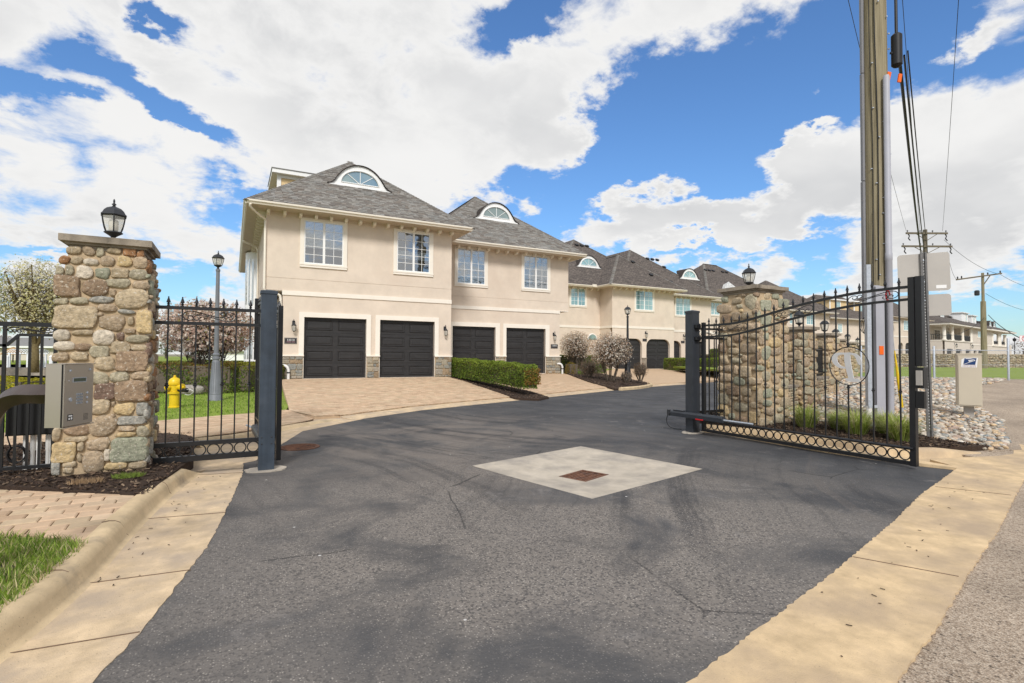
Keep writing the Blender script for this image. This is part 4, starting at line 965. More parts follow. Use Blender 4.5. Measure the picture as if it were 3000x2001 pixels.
def cap(t, cx, cy, hx, hy, ztop, th=.15, mt='capstone'):
    b = MB()
    z0 = ztop-th
    for (e, a, c) in ((-.075, z0, z0+th*.30), (-.045, z0+th*.30, z0+th*.50), (0, z0+th*.50, ztop)):
        b.box(cx-hx-e, cx+hx+e, cy-hy-e, cy+hy+e, a, c)
    b.build('cap', MT[mt], t, loc=None)
def face_stones(t, W_, H_, seed, place, hmin, hmax, wr=(1.0, 2.6), depth_=.075, cols=None):
    rr = random.Random(seed*7+1)
    for cx, cz, w, h in (cobbles(W_, H_, seed, hmin, hmax) if H_ > 1 else pack(W_, H_, seed, hmin, hmax, wr=wr)):
        big = min(w, h) > hmax*.6 and rr.random() < .35
        me = rr.choice(BOXY if big else ROUND)
        col = vcol(rr.choice(cols or SC_), rr.uniform(.85, 1.2))
        p, rz = place(cx, cz)
        stone(t, me, p, (w*1.07, depth_*rr.uniform(.85, 1.3), h*1.08), col, (0 if rz else rr.uniform(-.1, .1), rr.uniform(-.12, .12) if not rz else 0, rz))
SCR = [SC_[i] for i in (0, 0, 0, 1, 5, 5, 6, 9, 0, 2, 1, 5)]
def pillar(label, cx, cy, hx, hy, z0, z1, seed, taper=.06, capo=.07, hmin=.06, hmax=.19, faces='WS', capth=.14, hand=None, colr=None):
    t = thing('stone_pillar', label, 'stone pillar', (cx, cy, z0))
    H_ = z1-capth-z0; b = MB()
    e = .014; k = 1-taper/hx; top = H_
    vs = [(-hx+e, -hy+e, -.2), (hx-e, -hy+e, -.2), (hx-e, hy-e, -.2), (-hx+e, hy-e, -.2)]
    zz = [H_*.86, H_]
    vs += [(x*(1-.25*taper/hx), y*(1-.25*taper/hy), zz[0]) for x, y, _ in vs[:4]]+[(x*k, y*(1-taper/hy), zz[1]) for x, y, _ in vs[:4]]
    fs = [(0, 1, 2, 3)]
    for a in (0, 4):
        for j in range(4): fs.append((a+j, a+(j+1) % 4, a+4+(j+1) % 4, a+4+j))
    fs.append((8, 9, 10, 11)); b.add(vs, fs); b.build('mortar', MT['mortar'], t)
    def inset(z): return interp(z, [0, H_*.86, H_], [0, taper*.25, taper])
    if 'W' in faces: face_stones(t, 2*hy-.02, H_, seed+1, lambda a, z: ((-hx+inset(z)+.01, -hy+.01+a, z), R(90)), hmin, hmax, cols=colr)
    if 'E' in faces: face_stones(t, 2*hy-.02, H_, seed+2, lambda a, z: ((hx-inset(z)-.01, -hy+.01+a, z), R(90)), hmin, hmax, cols=colr)
    if 'S' in faces: face_stones(t, 2*hx-.02, H_, seed+3, lambda a, z: ((-hx+.01+a, -hy+inset(z)+.01, z), 0), hmin, hmax, cols=colr)
    if hand:
        rr = random.Random(5)
        for (x, z, w, h, c, bx) in hand:
            zl = z-z0
            big = min(w, h)
            stone(t, rr.choice(BOXY if bx else ROUND), (x-cx, -hy+inset(zl)+.012, zl), (w*1.09, .065+.10*min(.35, big), h*1.12), vcol(SC_[c], rr.uniform(.9, 1.15)), (0, rr.uniform(-.06, .06) if not bx else 0, 0))
    cap(t, 0, 0, hx-taper+capo, hy-taper+capo, z1-z0, capth)
    return t
pillar('tall field stone pillar with a cap slab beside the steel keypad box', -1.215, 7.40, .405, .395, .17, 2.70, 11, taper=.07, capo=.07, faces='E', hand=LST, hmin=.05, hmax=.17)
pillar('tall field stone pillar behind the open gate leaf with the letter emblem', 9.12, 6.98, .475, .455, .13, 2.82, 31, taper=.075, capo=.075, hmin=.065, hmax=.235, faces='WS', colr=SCR)
lantern_at(8.98, 6.95, 2.822, 'black lantern on top of the stone pillar behind the open right gate leaf', R(25))
PL = [(12.12, 7.98, .27, .36, 2.18), (15.5, 9.42, .27, .42, 2.16), (20.45, 12.0, .28, .55, 2.16), (24.95, 14.1, .28, .6, 2.15), (30.5, 16.7, .28, .62, 2.15)]
PLT = ['stone fence pillar next behind the tall right gate pillar', 'stone fence pillar with a dark iron panel on its near side', 'stone fence pillar seen through the ring of the gate emblem', 'small stone fence pillar second from the far end of the row', 'farthest small stone fence pillar of the row']
for i, (x, y, hw, z0, z1) in enumerate(PL):
    p_ = pillar(PLT[i], x, y, hw, hw, z0-.15, z1, 60+10*i, taper=.02, capo=.06, hmin=.07, hmax=.22, capth=.13, faces='WS', colr=SCR)
    p_['group'] = 'small pillars of the stone fence'
    lantern_at(x, y, z1+.002, ['black lantern on the first small pillar behind the tall right pillar', 'black lantern on the small pillar beside the dark iron panel', 'black lantern on the pillar behind the gate emblem ring', 'small far lantern second from the end of the pillar row', 'farthest small lantern beside the utility pole'][i], R(15*i))
# low field-stone walls with iron panels between the small pillars
for i in range(4):
    x0, y0, hw, z0, z1 = PL[i]; x1, y1, hw1, z01, _ = PL[i+1]
    L_ = math.hypot(x1-x0, y1-y0); ang = math.atan2(y1-y0, x1-x0); L_ -= .56
    t = thing('low_wall', ['low field stone wall between the first two small pillars', 'low field stone wall before the pillar behind the emblem', 'low field stone wall between the middle and fourth small pillars', 'low field stone wall to the farthest small pillar'][i], 'stone wall', (x0+math.cos(ang)*.28, y0+math.sin(ang)*.28, z0-.1), ang)
    b = MB(); b.box(0, L_, -.13, .13, -.2, .60); b.build('mortar', MT['mortar'], t)
    b = MB(); b.box(-.01, L_+.01, -.17, .17, .60, .655); b.build('coping', MT['capstone'], t)
    face_stones(t, L_, .6, 90+i, lambda a, z: ((a, -.125, z), 0), .06, .16, depth_=.08, cols=SCR)
    f = thing('iron_fence', ['black iron panel above the low wall between the first two small pillars', 'black iron panel above the wall before the emblem pillar', 'black iron panel above the third low wall', 'black iron panel above the farthest low wall'][i], 'fence', (x0+math.cos(ang)*.28, y0+math.sin(ang)*.28, z0-.1), ang)
    b = MB(); b.box(0, L_, -.015, .015, .74, .77); b.box(0, L_, -.015, .015, 1.40, 1.43); b.build('rail', MT['iron'], f)
    pm = MB(); pm.box(-.012, .012, -.012, .012, .68, 1.48); pme = pm.mesh('picket', MT['iron'])
    for j in range(int(L_/.12)): link('picket', pme, f, (.06+j*.12, 0, 0))
# wall from the tall right pillar to the first small one
t = thing('low_wall', 'low field stone wall between the tall right pillar and the first small pillar', 'stone wall', (9.55, 7.1, .1), math.atan2(.88, 2.3))
b = MB(); b.box(0, 2.3, -.13, .13, -.2, .66); b.build('mortar', MT['mortar'], t)
face_stones(t, 2.3, .66, 98, lambda a, z: ((a, -.125, z), 0), .06, .16, depth_=.08, cols=SCR)
b = MB(); b.box(0, 2.3, -.17, .17, .66, .71); b.build('coping', MT['capstone'], t)

# ------------------------------------------------------------------ iron work
FIN = [(.012, 0), (.018, .002), (.018, .012), (.012, .018), (.012, .026), (.019, .034), (.008, .044), (.023, .052), (.020, .064), (.009, .100), (.006, .106), (.009, .113), (.006, .119), (.001, .123)]
def picket_mesh(z0, z1, w=.0165, finial=True, collar=None, zf=None):
    b = MB(); b.box(-w/2, w/2, -w/2, w/2, z0, z1)
    if finial: b.lathe([(r, z+z1) for r, z in FIN], 8)
    if collar: b.lathe([(.012, collar-.03), (.018, collar-.026), (.014, collar-.014), (.024, collar-.006), (.024, collar+.006), (.014, collar+.014), (.018, collar+.026), (.012, collar+.03)], 8)
    return b.mesh('picket', MT['iron'])
def stub_mesh(z0, z1, w=.0165):
    b = MB(); b.box(-w/2, w/2, -w/2, w/2, z0, z1); b.lathe([(r, z+z1) for r, z in FIN], 8)
    return b.mesh('finial', MT['iron'])
SA = [(560, 290), (548, 262), (575, 238), (612, 252), (628, 290), (600, 322), (545, 325), (490, 288), (474, 228), (505, 172), (565, 148), (645, 152), (760, 190), (890, 232), (1000, 256), (1065, 254), (1108, 226), (1112, 178), (1080, 152), (1045, 165), (1036, 196), (1062, 212)]
def scroll(parent, x0, x1, zlo, zhi, flip=False):
    """pair of opposed S-scrolls filling the bay between two pickets"""
    b = MB()
    for s in (0, 1):
        pts = []
        for px, py in SA:
            u = (px-470)/805; v = 1-(py-143)/194
            if s: u, v = 1-u, 1-v
            if flip: u = 1-u
            x = lerp(x0, x1, .01+.98*u); pts.append((x, 0.0, lerp(zlo(x)+.012, zhi(x)-.012, v)))
        b.tube(curve_pts(pts, 4), .0058, 5)
    return b.build('scroll', MT['iron'], parent)
ringb = MB(); ringb.tube([(.064*math.cos(2*math.pi*i/20), 0, .064*math.sin(2*math.pi*i/20)) for i in range(20)], .0095, 4, closed=True, ph=math.pi/4)
RING = ringb.mesh('ring', MT['iron'])

def fixed_panel(t, L_, xs, solid, scr, z_top=1.995, z_mid=1.815, zl=.385, zb=.215, rings=True):
    b = MB(); b.box(0, L_, -.019, .019, z_top-.019, z_top+.019); b.build('top_rail', MT['iron'], t)
    b = MB(); b.box(0, L_, -.019, .019, z_mid-.019, z_mid+.019); b.build('middle_rail', MT['iron'], t)
    b = MB(); b.box(0, L_, -.025, .025, zl-.022, zl+.028); b.build('ring_rail', MT['iron'], t)
    b = MB(); b.box(0, L_, -.028, .028, zb-.035, zb+.03); b.build('bottom_rail', MT['iron'], t)
    for i, x in enumerate(xs):
        col = 1.08 if i % 2 == 0 else None
        if i in solid: link('picket', picket_mesh(zl, z_top+.01, collar=col), t, (x, 0, 0))
        else:
            link('picket', picket_mesh(zl, z_mid, finial=False, collar=col), t, (x, 0, 0)); link('finial', stub_mesh(z_top, z_top+.012), t, (x, 0, 0))
    if rings:
        n = int(L_/.14)
        for i in range(n): link('ring', RING, t, (L_*(i+.5)/n, 0, (zl+zb)/2+.002))
    for a, c in scr: scroll(t, xs[a], xs[c], lambda x: z_mid+.019, lambda x: z_top-.019)
fl = thing('iron_fence', 'black iron fence panel with spear tips between the left stone pillar and the slate post', 'fence', (-.83, 7.33, 0))
fixed_panel(fl, 1.15, [.158, .297, .441, .584, .725, .866, 1.02], (0, 1, 5, 6), [(1, 5)])
fr = thing('iron_fence', 'black iron fence panel behind the right gate hinge, ending at the tall stone pillar', 'fence', (7.88, 7.30, 0))
fixed_panel(fr, .80, [.10, .24, .38, .52, .66], (0, 4), [(0, 4)], zb=.20)
# fence left of the pillar: plain square bars
fb = thing('iron_fence', 'black square bar fence with a scroll panel left of the stone pillar', 'fence', (-1.70, 7.45, 0))
b = MB(); b.box(-2.2, 0, -.022, .022, 1.735, 1.782); b.build('top_rail', MT['iron'], fb)
b = MB(); b.box(-.32, 0, -.016, .016, 1.630, 1.660); b.bar((-.32, 0, 1.645), (-.42, 0, 1.53), .03); b.box(-2.2, -.42, -.016, .016, 1.515, 1.545); b.build('middle_rail', MT['iron'], fb)
b = MB(); b.box(-2.2, 0, -.02, .02, .21, .245); b.build('bottom_rail', MT['iron'], fb)
pm = MB(); pm.box(-.011, .011, -.011, .011, .22, 1.64); PK1 = pm.mesh('picket', MT['iron'])
pm = MB(); pm.box(-.011, .011, -.011, .011, .22, 1.53); PK2 = pm.mesh('picket', MT['iron'])
for i in range(21): link('picket', PK1 if i < 3 else PK2, fb, (-.13-.1*i, 0, 0))
b = MB(); b.box(-.03, .0, -.016, .016, .2, 1.76); b.box(-.45, -.42, -.016, .016, .2, 1.76); b.build('end_bar', MT['iron'], fb)
scroll(fb, -.42, -.03, lambda x: 1.66, lambda x: 1.735)

# gate posts
def gate_post(label, x, y, h, mt, w=.18):
    t = thing('gate_post', label, 'gate post', (x, y, 0))
    b = MB(); b.box(-w/2, w/2, -w/2, w/2, -.1, h-.05); b.build('shaft', MT[mt], t)
    b = MB(); b.box(-w/2-.009, w/2+.009, -w/2-.009, w/2+.009, h-.05, h-.012); a = w/2+.009
    b.add([(-a, -a, h-.012), (a, -a, h-.012), (a, a, h-.012), (-a, a, h-.012), (0, 0, h+.012)], [(0, 1, 4), (1, 2, 4), (2, 3, 4), (3, 0, 4)]); b.build('cap', MT[mt], t)
    rr_ = random.Random(int(h*100)); pts = [(.235*rr_.uniform(.9, 1.1)*math.cos(i*.2618), .17*rr_.uniform(.9, 1.12)*math.sin(i*.2618)) for i in range(24)]
    b = MB(); b.prism(pts, -.02, .016); b.build('footing', MT['concrete_pad'], t)
    b = MB()
    for zz in (.34, .42):
        for xx in (-.055, .055): b.lathe([(.009, 0), (.009, .006), (.001, .008)], 8, M=Matrix.Translation((xx, -w/2, zz)) @ Euler((R(90), 0, 0)).to_matrix().to_4x4())
    b.build('bolt', MT['lampmetal'], t); return t
gate_post('thick slate blue gate post on a pale footing left of the drive', .395, 7.32, 2.26, 'post')
gpr = gate_post('charcoal square gate post carrying the open leaf with the emblem', 7.80, 7.30, 2.34, 'postR')
for zz in (2.03, 1.80, .33):
    b = MB(); b.box(-.05, .06, -.16, -.09, zz-.03, zz+.03); b.tube([(.06, -.125, zz-.05), (.06, -.125, zz+.05)], .022, 8); b.build('hinge', MT['iron'], gpr)

# gate leaves
LL = 3.46
def ztop(x): return interp(x, [0, .3, .65, 1.0, 1.35, 1.7, 2.02, 2.35, 2.7, 3.0, 3.46], [2.045, 2.04, 2.045, 2.095, 2.165, 2.235, 2.29, 2.335, 2.372, 2.388, 2.392])
def zmid(x): return ztop(x)-interp(x, [0, 1.0, 3.46], [.215, .195, .165])
def P_letter():
    """the serif letter of the emblem, as it reads from the street side"""
    b = MB()
    s = lambda x, y: ((x-845)*.00101, (770-y)*.00110)
    def strip(pts):
        L_ = [s(x, y) for x, y, w in pts]; ws = [w*.00050 for _, _, w in pts]; C_ = curve_pts([(*p, w) for p, w in zip(L_, ws)], 5)
        top, bot = [], []
        for i, c in enumerate(C_):
            t = C_[min(i+1, len(C_)-1)]-C_[max(i-1, 0)]; l = math.hypot(t.x, t.y); nx, ny = -t.y/l, t.x/l
            top.append((c.x+nx*c.z, c.y+ny*c.z)); bot.append((c.x-nx*c.z, c.y-ny*c.z))
        for i in range(len(C_)-1):
            q = [bot[i], bot[i+1], top[i+1], top[i]]
            if area(q) < 0: q.reverse()
            vs = [(x, -.006, z) for x, z in q]+[(x, .006, z) for x, z in q]
            b.add(vs, [(0, 1, 2, 3), (7, 6, 5, 4), (0, 4, 5, 1), (2, 6, 7, 3), (1, 5, 6, 2), (3, 7, 4, 0)])
    strip([(826, 592, 84), (832, 700, 86), (848, 800, 82), (872, 900, 72), (882, 935, 70)])
    strip([(802, 948, 20), (850, 950, 44), (920, 955, 46), (1000, 962, 22)])
    strip([(800, 606, 26), (725, 608, 34), (668, 630, 62), (646, 680, 78), (668, 735, 62), (720, 778, 40), (800, 798, 22)])
    strip([(850, 606, 24), (920, 616, 34), (966, 650, 52), (990, 700, 60), (1006, 752, 26)])
    return b.mesh('monogram', MT['monogram'])
PLET = P_letter()
def gate_leaf(label, loc, rotz):
    t = thing('gate_leaf', label, 'iron gate', loc, rotz, 'open leaves of the entrance gate')
    xs_ = [LL*i/24 for i in range(25)]
    sq = lambda f: [(x, 0, f(x)) for x in xs_]
    b = MB(); b.tube(sq(ztop), .0255, 4, ph=math.pi/4); b.build('top_rail', MT['iron'], t)
    b = MB(); b.tube(sq(zmid), .0235, 4, ph=math.pi/4); b.build('middle_rail', MT['iron'], t)
    b = MB(); b.box(0, LL, -.024, .024, .245, .278); b.tube([(.6, -.035, .268), (LL+.02, -.035, .268)], .02, 8); b.build('ring_rail', MT['iron'], t)
    b = MB(); b.box(0, LL, -.026, .026, .045, .095); b.build('bottom_rail', MT['iron'], t)
    b = MB(); b.box(-.03, .03, -.03, .03, .05, 2.10); b.build('stile', MT['iron'], t)
    b = MB(); b.box(LL-.025, LL+.045, -.035, .035, .04, 2.515); b.build('stile', MT['iron'], t)
    b = MB(); b.box(LL+.050, LL+.125, -.02, .06, 1.345, 2.52); b.build('edge_guard', MT['iron'], t)
    n = 24; r_ = (LL-.06)/n
    for i in range(n): link('ring', RING, t, (.03+r_*(i+.5), 0, .170))
    fx = [.126+.168*i for i in range(20)]
    open_ = set()
    for a, c in ((1, 5), (8, 12), (15, 19)): open_ |= set(range(a+1, c))
    em = 16; cx, cz = 2.655, 1.33
    for i, x in enumerate(fx):
        col = None
        if i % 2 == 1: col = 1.0
        ring_cut = abs(x-cx) < .27
        zt = ztop(x)+.012
        top_ = zt if i not in open_ else zmid(x)
        if ring_cut:
            hh = math.sqrt(max(0, .275**2-(x-cx)**2))
            ce = i == min(range(20), key=lambda k: abs(fx[k]-cx))
            link('picket', picket_mesh(cz+hh, top_, finial=i not in open_, collar=cz+hh+.035 if ce else None), t, (x, 0, 0))
            link('picket', picket_mesh(.27, cz-hh, finial=False, collar=cz-hh-.035 if ce else None), t, (x, 0, 0))
        else: link('picket', picket_mesh(.27, top_, finial=i not in open_, collar=col), t, (x, 0, 0))
        if i in open_: link('finial', stub_mesh(ztop(x), zt), t, (x, 0, 0))
    for (a, c), fp in zip(((1, 5), (8, 12), (15, 19)), (True, True, True)): scroll(t, fx[a], fx[c], lambda x: zmid(x)+.018, lambda x: ztop(x)-.018, fp)
    b = MB(); b.tube([(cx+.275*math.cos(2*math.pi*i/40), 0, cz+.275*math.sin(2*math.pi*i/40)) for i in range(40)], .0075, 5, closed=True); b.build('emblem_ring', MT['iron'], t)
    link('monogram', PLET, t, (cx, -.004, cz))
    return t
glr = gate_leaf('open black iron gate leaf with a silver letter emblem, before the right pillar', (7.885, 7.10, 0), R(-90))
gll = gate_leaf('open black iron gate leaf seen edge-on behind the slate blue post', (.56, 7.66, 0), math.atan2(3.35, -.13))
# lock housing on the free stile of the right leaf
b = MB(); b.box(LL+.05, LL+.15, -.05, .06, 1.06, 1.33); b.build('lock_bracket', MT['iron'], glr)
b = MB(); b.box(LL+.075, LL+.14, -.078, -.052, 1.10, 1.29); b.build('lock_box', MT['signback'], glr)
b = MB(); b.box(LL+.05, LL+.145, -.03, .03, .80, 1.02); b.build('strike_plate', MT['iron'], glr)
# red ribbon loop tied to the top rail
b = MB(); b.tube([(math.cos(a)*.032, math.sin(a*.5)*.02, math.sin(a)*.065) for a in [i*.42 for i in range(13)]], .009, 5)
tag(b.build('ribbon', MT['red'], loc=(7.93, 3.93, 2.31)), 'small red ribbon loop hanging at the top rail of the emblem gate leaf', 'ribbon')
# swing operators
def operator(label, loc, rotz):
    t = thing('gate_operator', label, 'gate operator', loc, rotz, 'swing gate operators')
    b = MB(); pr = [(-.045, -.05), (.045, -.05), (.05, .02), (.03, .052), (-.03, .052), (-.05, .02)]
    vs = [(0, y, z) for y, z in pr]+[(1.22, y, z) for y, z in pr]; n = 6
    b.add(vs, [tuple(reversed(range(6))), tuple(range(6, 12))]+[(i, (i+1) % 6, 6+(i+1) % 6, 6+i) for i in range(6)]); b.build('housing', MT['post'] if False else MT['postR'], t)
    b = MB(); b.box(.05, .30, -.035, .035, .052, .075); b.tube([(-.10, 0, -.01), (0, 0, -.01)], .02, 8); b.lathe([(.035, -.06), (.035, .06)], 10, c=(-.10, 0)); b.build('pivot', MT['lampmetal'], t)
    b = MB(); b.tube([(1.22, 0, -.01), (1.75, .08, -.02)], .016, 8); b.build('ram', MT['galv'], t)
    b = MB(); b.box(.62, .80, -.047, -.040, -.062, -.04); b.build('label_strip', MT['red'], t)
    b = MB(); b.tube(curve_pts([(-.12, 0, -.02), (-.18, .02, -.16), (-.12, .02, -.27), (.02, .02, -.30), (.2, .03, -.30)], 6), .008, 6); b.build('cord', MT['cable'], t)
    return t
operator('long charcoal gate operator arm low on the right gate leaf', (7.66, 7.68, .345), R(-90))
operator('gate operator arm half hidden behind the slate blue post', (.36, 7.62, .345), R(92))

# ------------------------------------------------------------------ call station on its gooseneck post
cs = thing('call_station', 'steel keypad call box on a bronze gooseneck post at the left edge', 'call box', (-1.30, 4.30, .12))
def lw(x, y, z): return (x+1.30, y-4.30, z-.12)
b = MB(); b.box(-.12, .14, -.13, .13, -.02, .016); b.build('base_plate', MT['bronze'], cs)
b = MB(); pts = curve_pts([lw(-1.30, 4.30, .12), lw(-1.30, 4.30, .6), lw(-1.30, 4.30, .88), lw(-1.275, 4.275, 1.04), lw(-1.20, 4.20, 1.155), lw(-1.10, 4.10, 1.205), lw(-.98, 3.99, 1.212), lw(-.92, 3.965, 1.212)], 6)
b.tube(pts, .056, 4, ph=math.pi/4); b.build('gooseneck', MT['bronze'], cs)
# housing: local frame x = along the face (away from the camera), y = outwards to the lane
fx_ = Vector((.36, .933, 0)).normalized(); fy_ = Vector((fx_.y, -fx_.x, 0))
MF = Matrix(((fx_.x, fy_.x, 0, 0), (fx_.y, fy_.y, 0, 0), (0, 0, 1, 0), (0, 0, 0, 1))); MF.translation = Vector(lw(-.862, 3.872, 1.024))
FW, FH, FD = .250, .362, .082
def cpart(name, m_, mt, smooth=False): return m_.build(name, MT[mt], cs, smooth)
b = MB(); b.box(0, FW, -FD, 0, 0, FH, M=MF); hs = b.build('housing', MT['steel'], cs)
b = MB(); b.box(.006, FW+.004, .004, .012, .004, FH-.002, M=MF); b.build('faceplate', MT['steel'], cs)
b = MB(); b.box(.0045, .0058, -.0, .004, 0, FH, M=MF); b.box(0, FW, .0005, .0035, .001, FH-.004, M=MF); b.build('seam', MT['black'], cs)
b = MB(); b.box(-.002, FW+.014, -.002, .016, -.006, -.001, M=MF); b.box(-.002, FW+.014, -FD, .018, FH, FH+.004, M=MF); b.build('lip', MT['steel'], cs)
def fp(u, v): return u*FW, v*FH
def dome(u, v, r, mt='galv', name='button'):
    x, z = fp(u, v); b = MB(); b.lathe([(r, 0), (r*.9, r*.35), (r*.55, r*.7), (.0005, r*.8)], 12, M=MF @ Matrix.Translation((x, .012, z)) @ Euler((R(-90), 0, 0)).to_matrix().to_4x4()); return b.build(name, MT[mt], cs, smooth=True)
dome(.20, .895, .0085, name='screw'); dome(.88, .905, .0085, name='screw'); dome(.17, .735, .004, name='screw')
for v in (.515, .435, .355): dome(.80, v, .0085)
x, z = fp(.23, .43); b = MB(); b.lathe([(.0125, 0), (.0125, .004), (.009, .005), (.009, .003), (.0005, .003)], 14, M=MF @ Matrix.Translation((x, .012, z)) @ Euler((R(-90), 0, 0)).to_matrix().to_4x4()); b.build('key_lock', MT['galv'], cs, smooth='auto')
x0, z0 = fp(.30, .715); x1, z1 = fp(.73, .77)
b = MB(); b.box(x0, x1, .0125, .0145, z0, z1, M=MF)
lc = b.build('display', MT['lcd'], cs)
b = MB()
for q in ((x0-.004, x1+.004, z1, z1+.004), (x0-.004, x1+.004, z0-.004, z0), (x0-.004, x0, z0, z1), (x1, x1+.004, z0, z1)): b.box(q[0], q[1], .0125, .0165, q[2], q[3], M=MF)
b.build('bezel', MT['galv'], lc)
for i in range(4):
    for j in range(3):
        x, z = fp(.455+.075*j, .505-.047*i); b = MB(); b.box(x-.0065, x+.0065, .0125, .0165, z-.0062, z+.0062, M=MF); k_ = b.build('key', MT['galv'], cs)
        b = MB(); b.box(x-.002, x+.002, .0165, .0172, z-.003, z+.003, M=MF); b.build('key_print', MT['black'], k_)
b = MB()
for i in range(5):
    for j in range(5):
        x, z = fp(.70+.035*j, .165-.022*i+.02*0); b.lathe([(.0022, 0), (.0022, .0006)], 6, M=MF @ Matrix.Translation((x, .0122, z)) @ Euler((R(-90), 0, 0)).to_matrix().to_4x4())
b.build('speaker_holes', MT['black'], cs)
x0, z0 = fp(.16, .095); x1, z1 = fp(.33, .195)
b = MB(); b.box(x0, x1, .0122, .0130, z0, z1, M=MF); dk_ = b.build('sticker', MT['black'], cs)
b = MB(); b.box(x0+.006, x1-.006, .0131, .0135, z1-.014, z1-.005, M=MF); b.box(x0+.006, x0+.018, .0131, .0135, z0+.005, z0+.016, M=MF); b.box(x0+.024, x1-.006, .0131, .0135, z0+.005, z0+.018, M=MF); b.build('sticker_print', MT['decal'], dk_)

# control box with its conduits behind the left fence
cbx = thing('control_box', 'black control box on white conduits behind the bar fence', 'control box', (-1.93, 7.62, .15))
b = MB(); b.box(-.20, .19, -.09, .12, .42, .80); b.box(-.21, .20, -.10, .13, .80, .815); b.build('cabinet', MT['black'], cbx)
b = MB(); b.box(-.22, .21, -.03, .03, .40, .42); b.build('shelf', MT['iron'], cbx)
pm = MB(); pm.tube([(0, 0, -.05), (0, 0, .22), (0, 0, .23), (0, 0, .42)], [.02, .02, .024, .024], 10); PM = pm.mesh('conduit', MT['pvc'], smooth='auto')
for x in (-.06, .0, .13, .165, .05): link('conduit', PM, cbx, (x, .02, 0))
b = MB(); b.tube([(-.12+.075*math.cos(a), -.06+.004*a, .2+.09*math.sin(a)) for a in [i*.3 for i in range(63)]], .007, 5); b.tube(curve_pts([(-.2, -.05, .55), (-.19, -.06, .4), (-.16, -.06, .28)], 6), .007, 5); b.build('cable_coil', MT['cable'], cbx)

# ------------------------------------------------------------------ house kit (everything local to the house; z = 0 at its base)
def wall_front(t, x0, x1, z0, z1, y, holes=(), deep=.22, mt='stucco', name='wall'):
    """front wall with real openings: face, reveals"""
    poly = [(x0, z0), (x1, z0), (x1, z1), (x0, z1)]
    vs = [Vector(p) for p in poly]; es = [(i, (i+1) % 4) for i in range(4)]
    for h in holes:
        o = len(vs); vs += [Vector(p) for p in h]; es += [(o+i, o+(i+1) % len(h)) for i in range(len(h))]
    r = delaunay_2d_cdt(vs, es, [], 1, 1e-5); b = MB(); fs = []
    for f in r[2]:
        cx = sum(r[0][i].x for i in f)/len(f); cz = sum(r[0][i].y for i in f)/len(f)
        if not any(inpoly(cx, cz, h) for h in holes): fs.append(tuple(f))
    b.add([(p.x, y, p.y) for p in r[0]], fs)
    for h in holes:
        n = len(h); vv = [(p[0], y, p[1]) for p in h]+[(p[0], y+deep, p[1]) for p in h]
        b.add(vv, [(i, i+n, (i+1) % n+n, (i+1) % n) for i in range(n)])
    return b.build(name, MT[mt], t)
def window(t, x0, x1, z0, z1, y, pane='pane', sashes=2, cols=2, rows=5, blind=None, grid=True, trimw=.15, dark=(0.03, 0.045, 0.055)):
    """trim standing proud of the wall, sashes, muntins, panes"""
    b = MB(); e = .05
    b.box(x0, x0+trimw, y-e, y, z0, z1); b.box(x1-trimw, x1, y-e, y, z0, z1)
    b.box(x0+trimw, x1-trimw, y-e, y, z1-trimw*.6, z1); b.box(x0+trimw, x1-trimw, y-e, y, z0, z0+trimw); b.box(x0-.01, x1+.01, y-e-.015, y-e, z0+trimw*.55, z0+trimw*.95)
    w = b.build('window', MT['trim'], t)
    b = MB(); b.add([(x0+trimw, y-.0035, z0+trimw), (x1-trimw, y-.0035, z0+trimw), (x1-trimw, y-.0035, z1-trimw*.6), (x0+trimw, y-.0035, z1-trimw*.6)], [(0, 1, 2, 3)]); b.build('unlit_backing', MT['unlit_backing'], w)  # flat dark sheet stands in for the unlit interior
    a0, a1, c0, c1 = x0+trimw, x1-trimw, z0+trimw, z1-trimw*.6; f = .045; sw = (a1-a0)/sashes
    for i in range(sashes):
        p0, p1 = a0+sw*i, a0+sw*(i+1)
        b = MB(); b.box(p0, p0+f, y-.035, y-.002, c0, c1); b.box(p1-f, p1, y-.035, y-.002, c0, c1); b.box(p0+f, p1-f, y-.035, y-.002, c0, c0+f); b.box(p0+f, p1-f, y-.035, y-.002, c1-f, c1); b.build('sash', MT['white'], w)
        b = MB(); b.add([(p0+f, y-.013, c0+f), (p1-f, y-.013, c0+f), (p1-f, y-.013, c1-f), (p0+f, y-.013, c1-f)], [(0, 1, 2, 3)]); b.build('pane', MT[pane], w)
        if grid:
            b = MB(); g = .009
            for k in range(1, cols): x = lerp(p0+f, p1-f, k/cols); b.box(x-g, x+g, y-.024, y-.0145, c0+f, c1-f)
            for k in range(1, rows): z = lerp(c0+f, c1-f, k/rows); b.box(p0+f, p1-f, y-.023, y-.0140, z-g, z+g)
            b.build('muntin', MT['white'], w)
        if blind:
            lo, hi = blind; n = max(3, int((hi-lo)*(c1-c0)/.055)); b = MB()
            for k in range(n):
                z = lerp(lerp(c0+f, c1-f, lo), lerp(c0+f, c1-f, hi), (k+.5)/n); b.box(p0+f, p1-f, y-.0085, y-.0065, z-.0185, z+.0185)
            bl = b.build('blind', MT['blind'], w)
    return w
def bevel_panel(mbx, x0, x1, z0, z1, y, d=.014, s=.03):
    vs = []; fs = []
    for e, h in ((0, 0), (s*.5, d), (s*.8, d), (s*1.5, .003), (s*2.4, .003), (s*3.1, d*.6)):
        vs += [(x0+e, y-h, z0+e*.8), (x1-e, y-h, z0+e*.8), (x1-e, y-h, z1-e*.8), (x0+e, y-h, z1-e*.8)]
    for k in range(5):
        for j in range(4): fs.append((4*k+j, 4*k+(j+1) % 4, 4*k+4+(j+1) % 4, 4*k+4+j))
    fs.append((20, 21, 22, 23)); mbx.add(vs, fs)
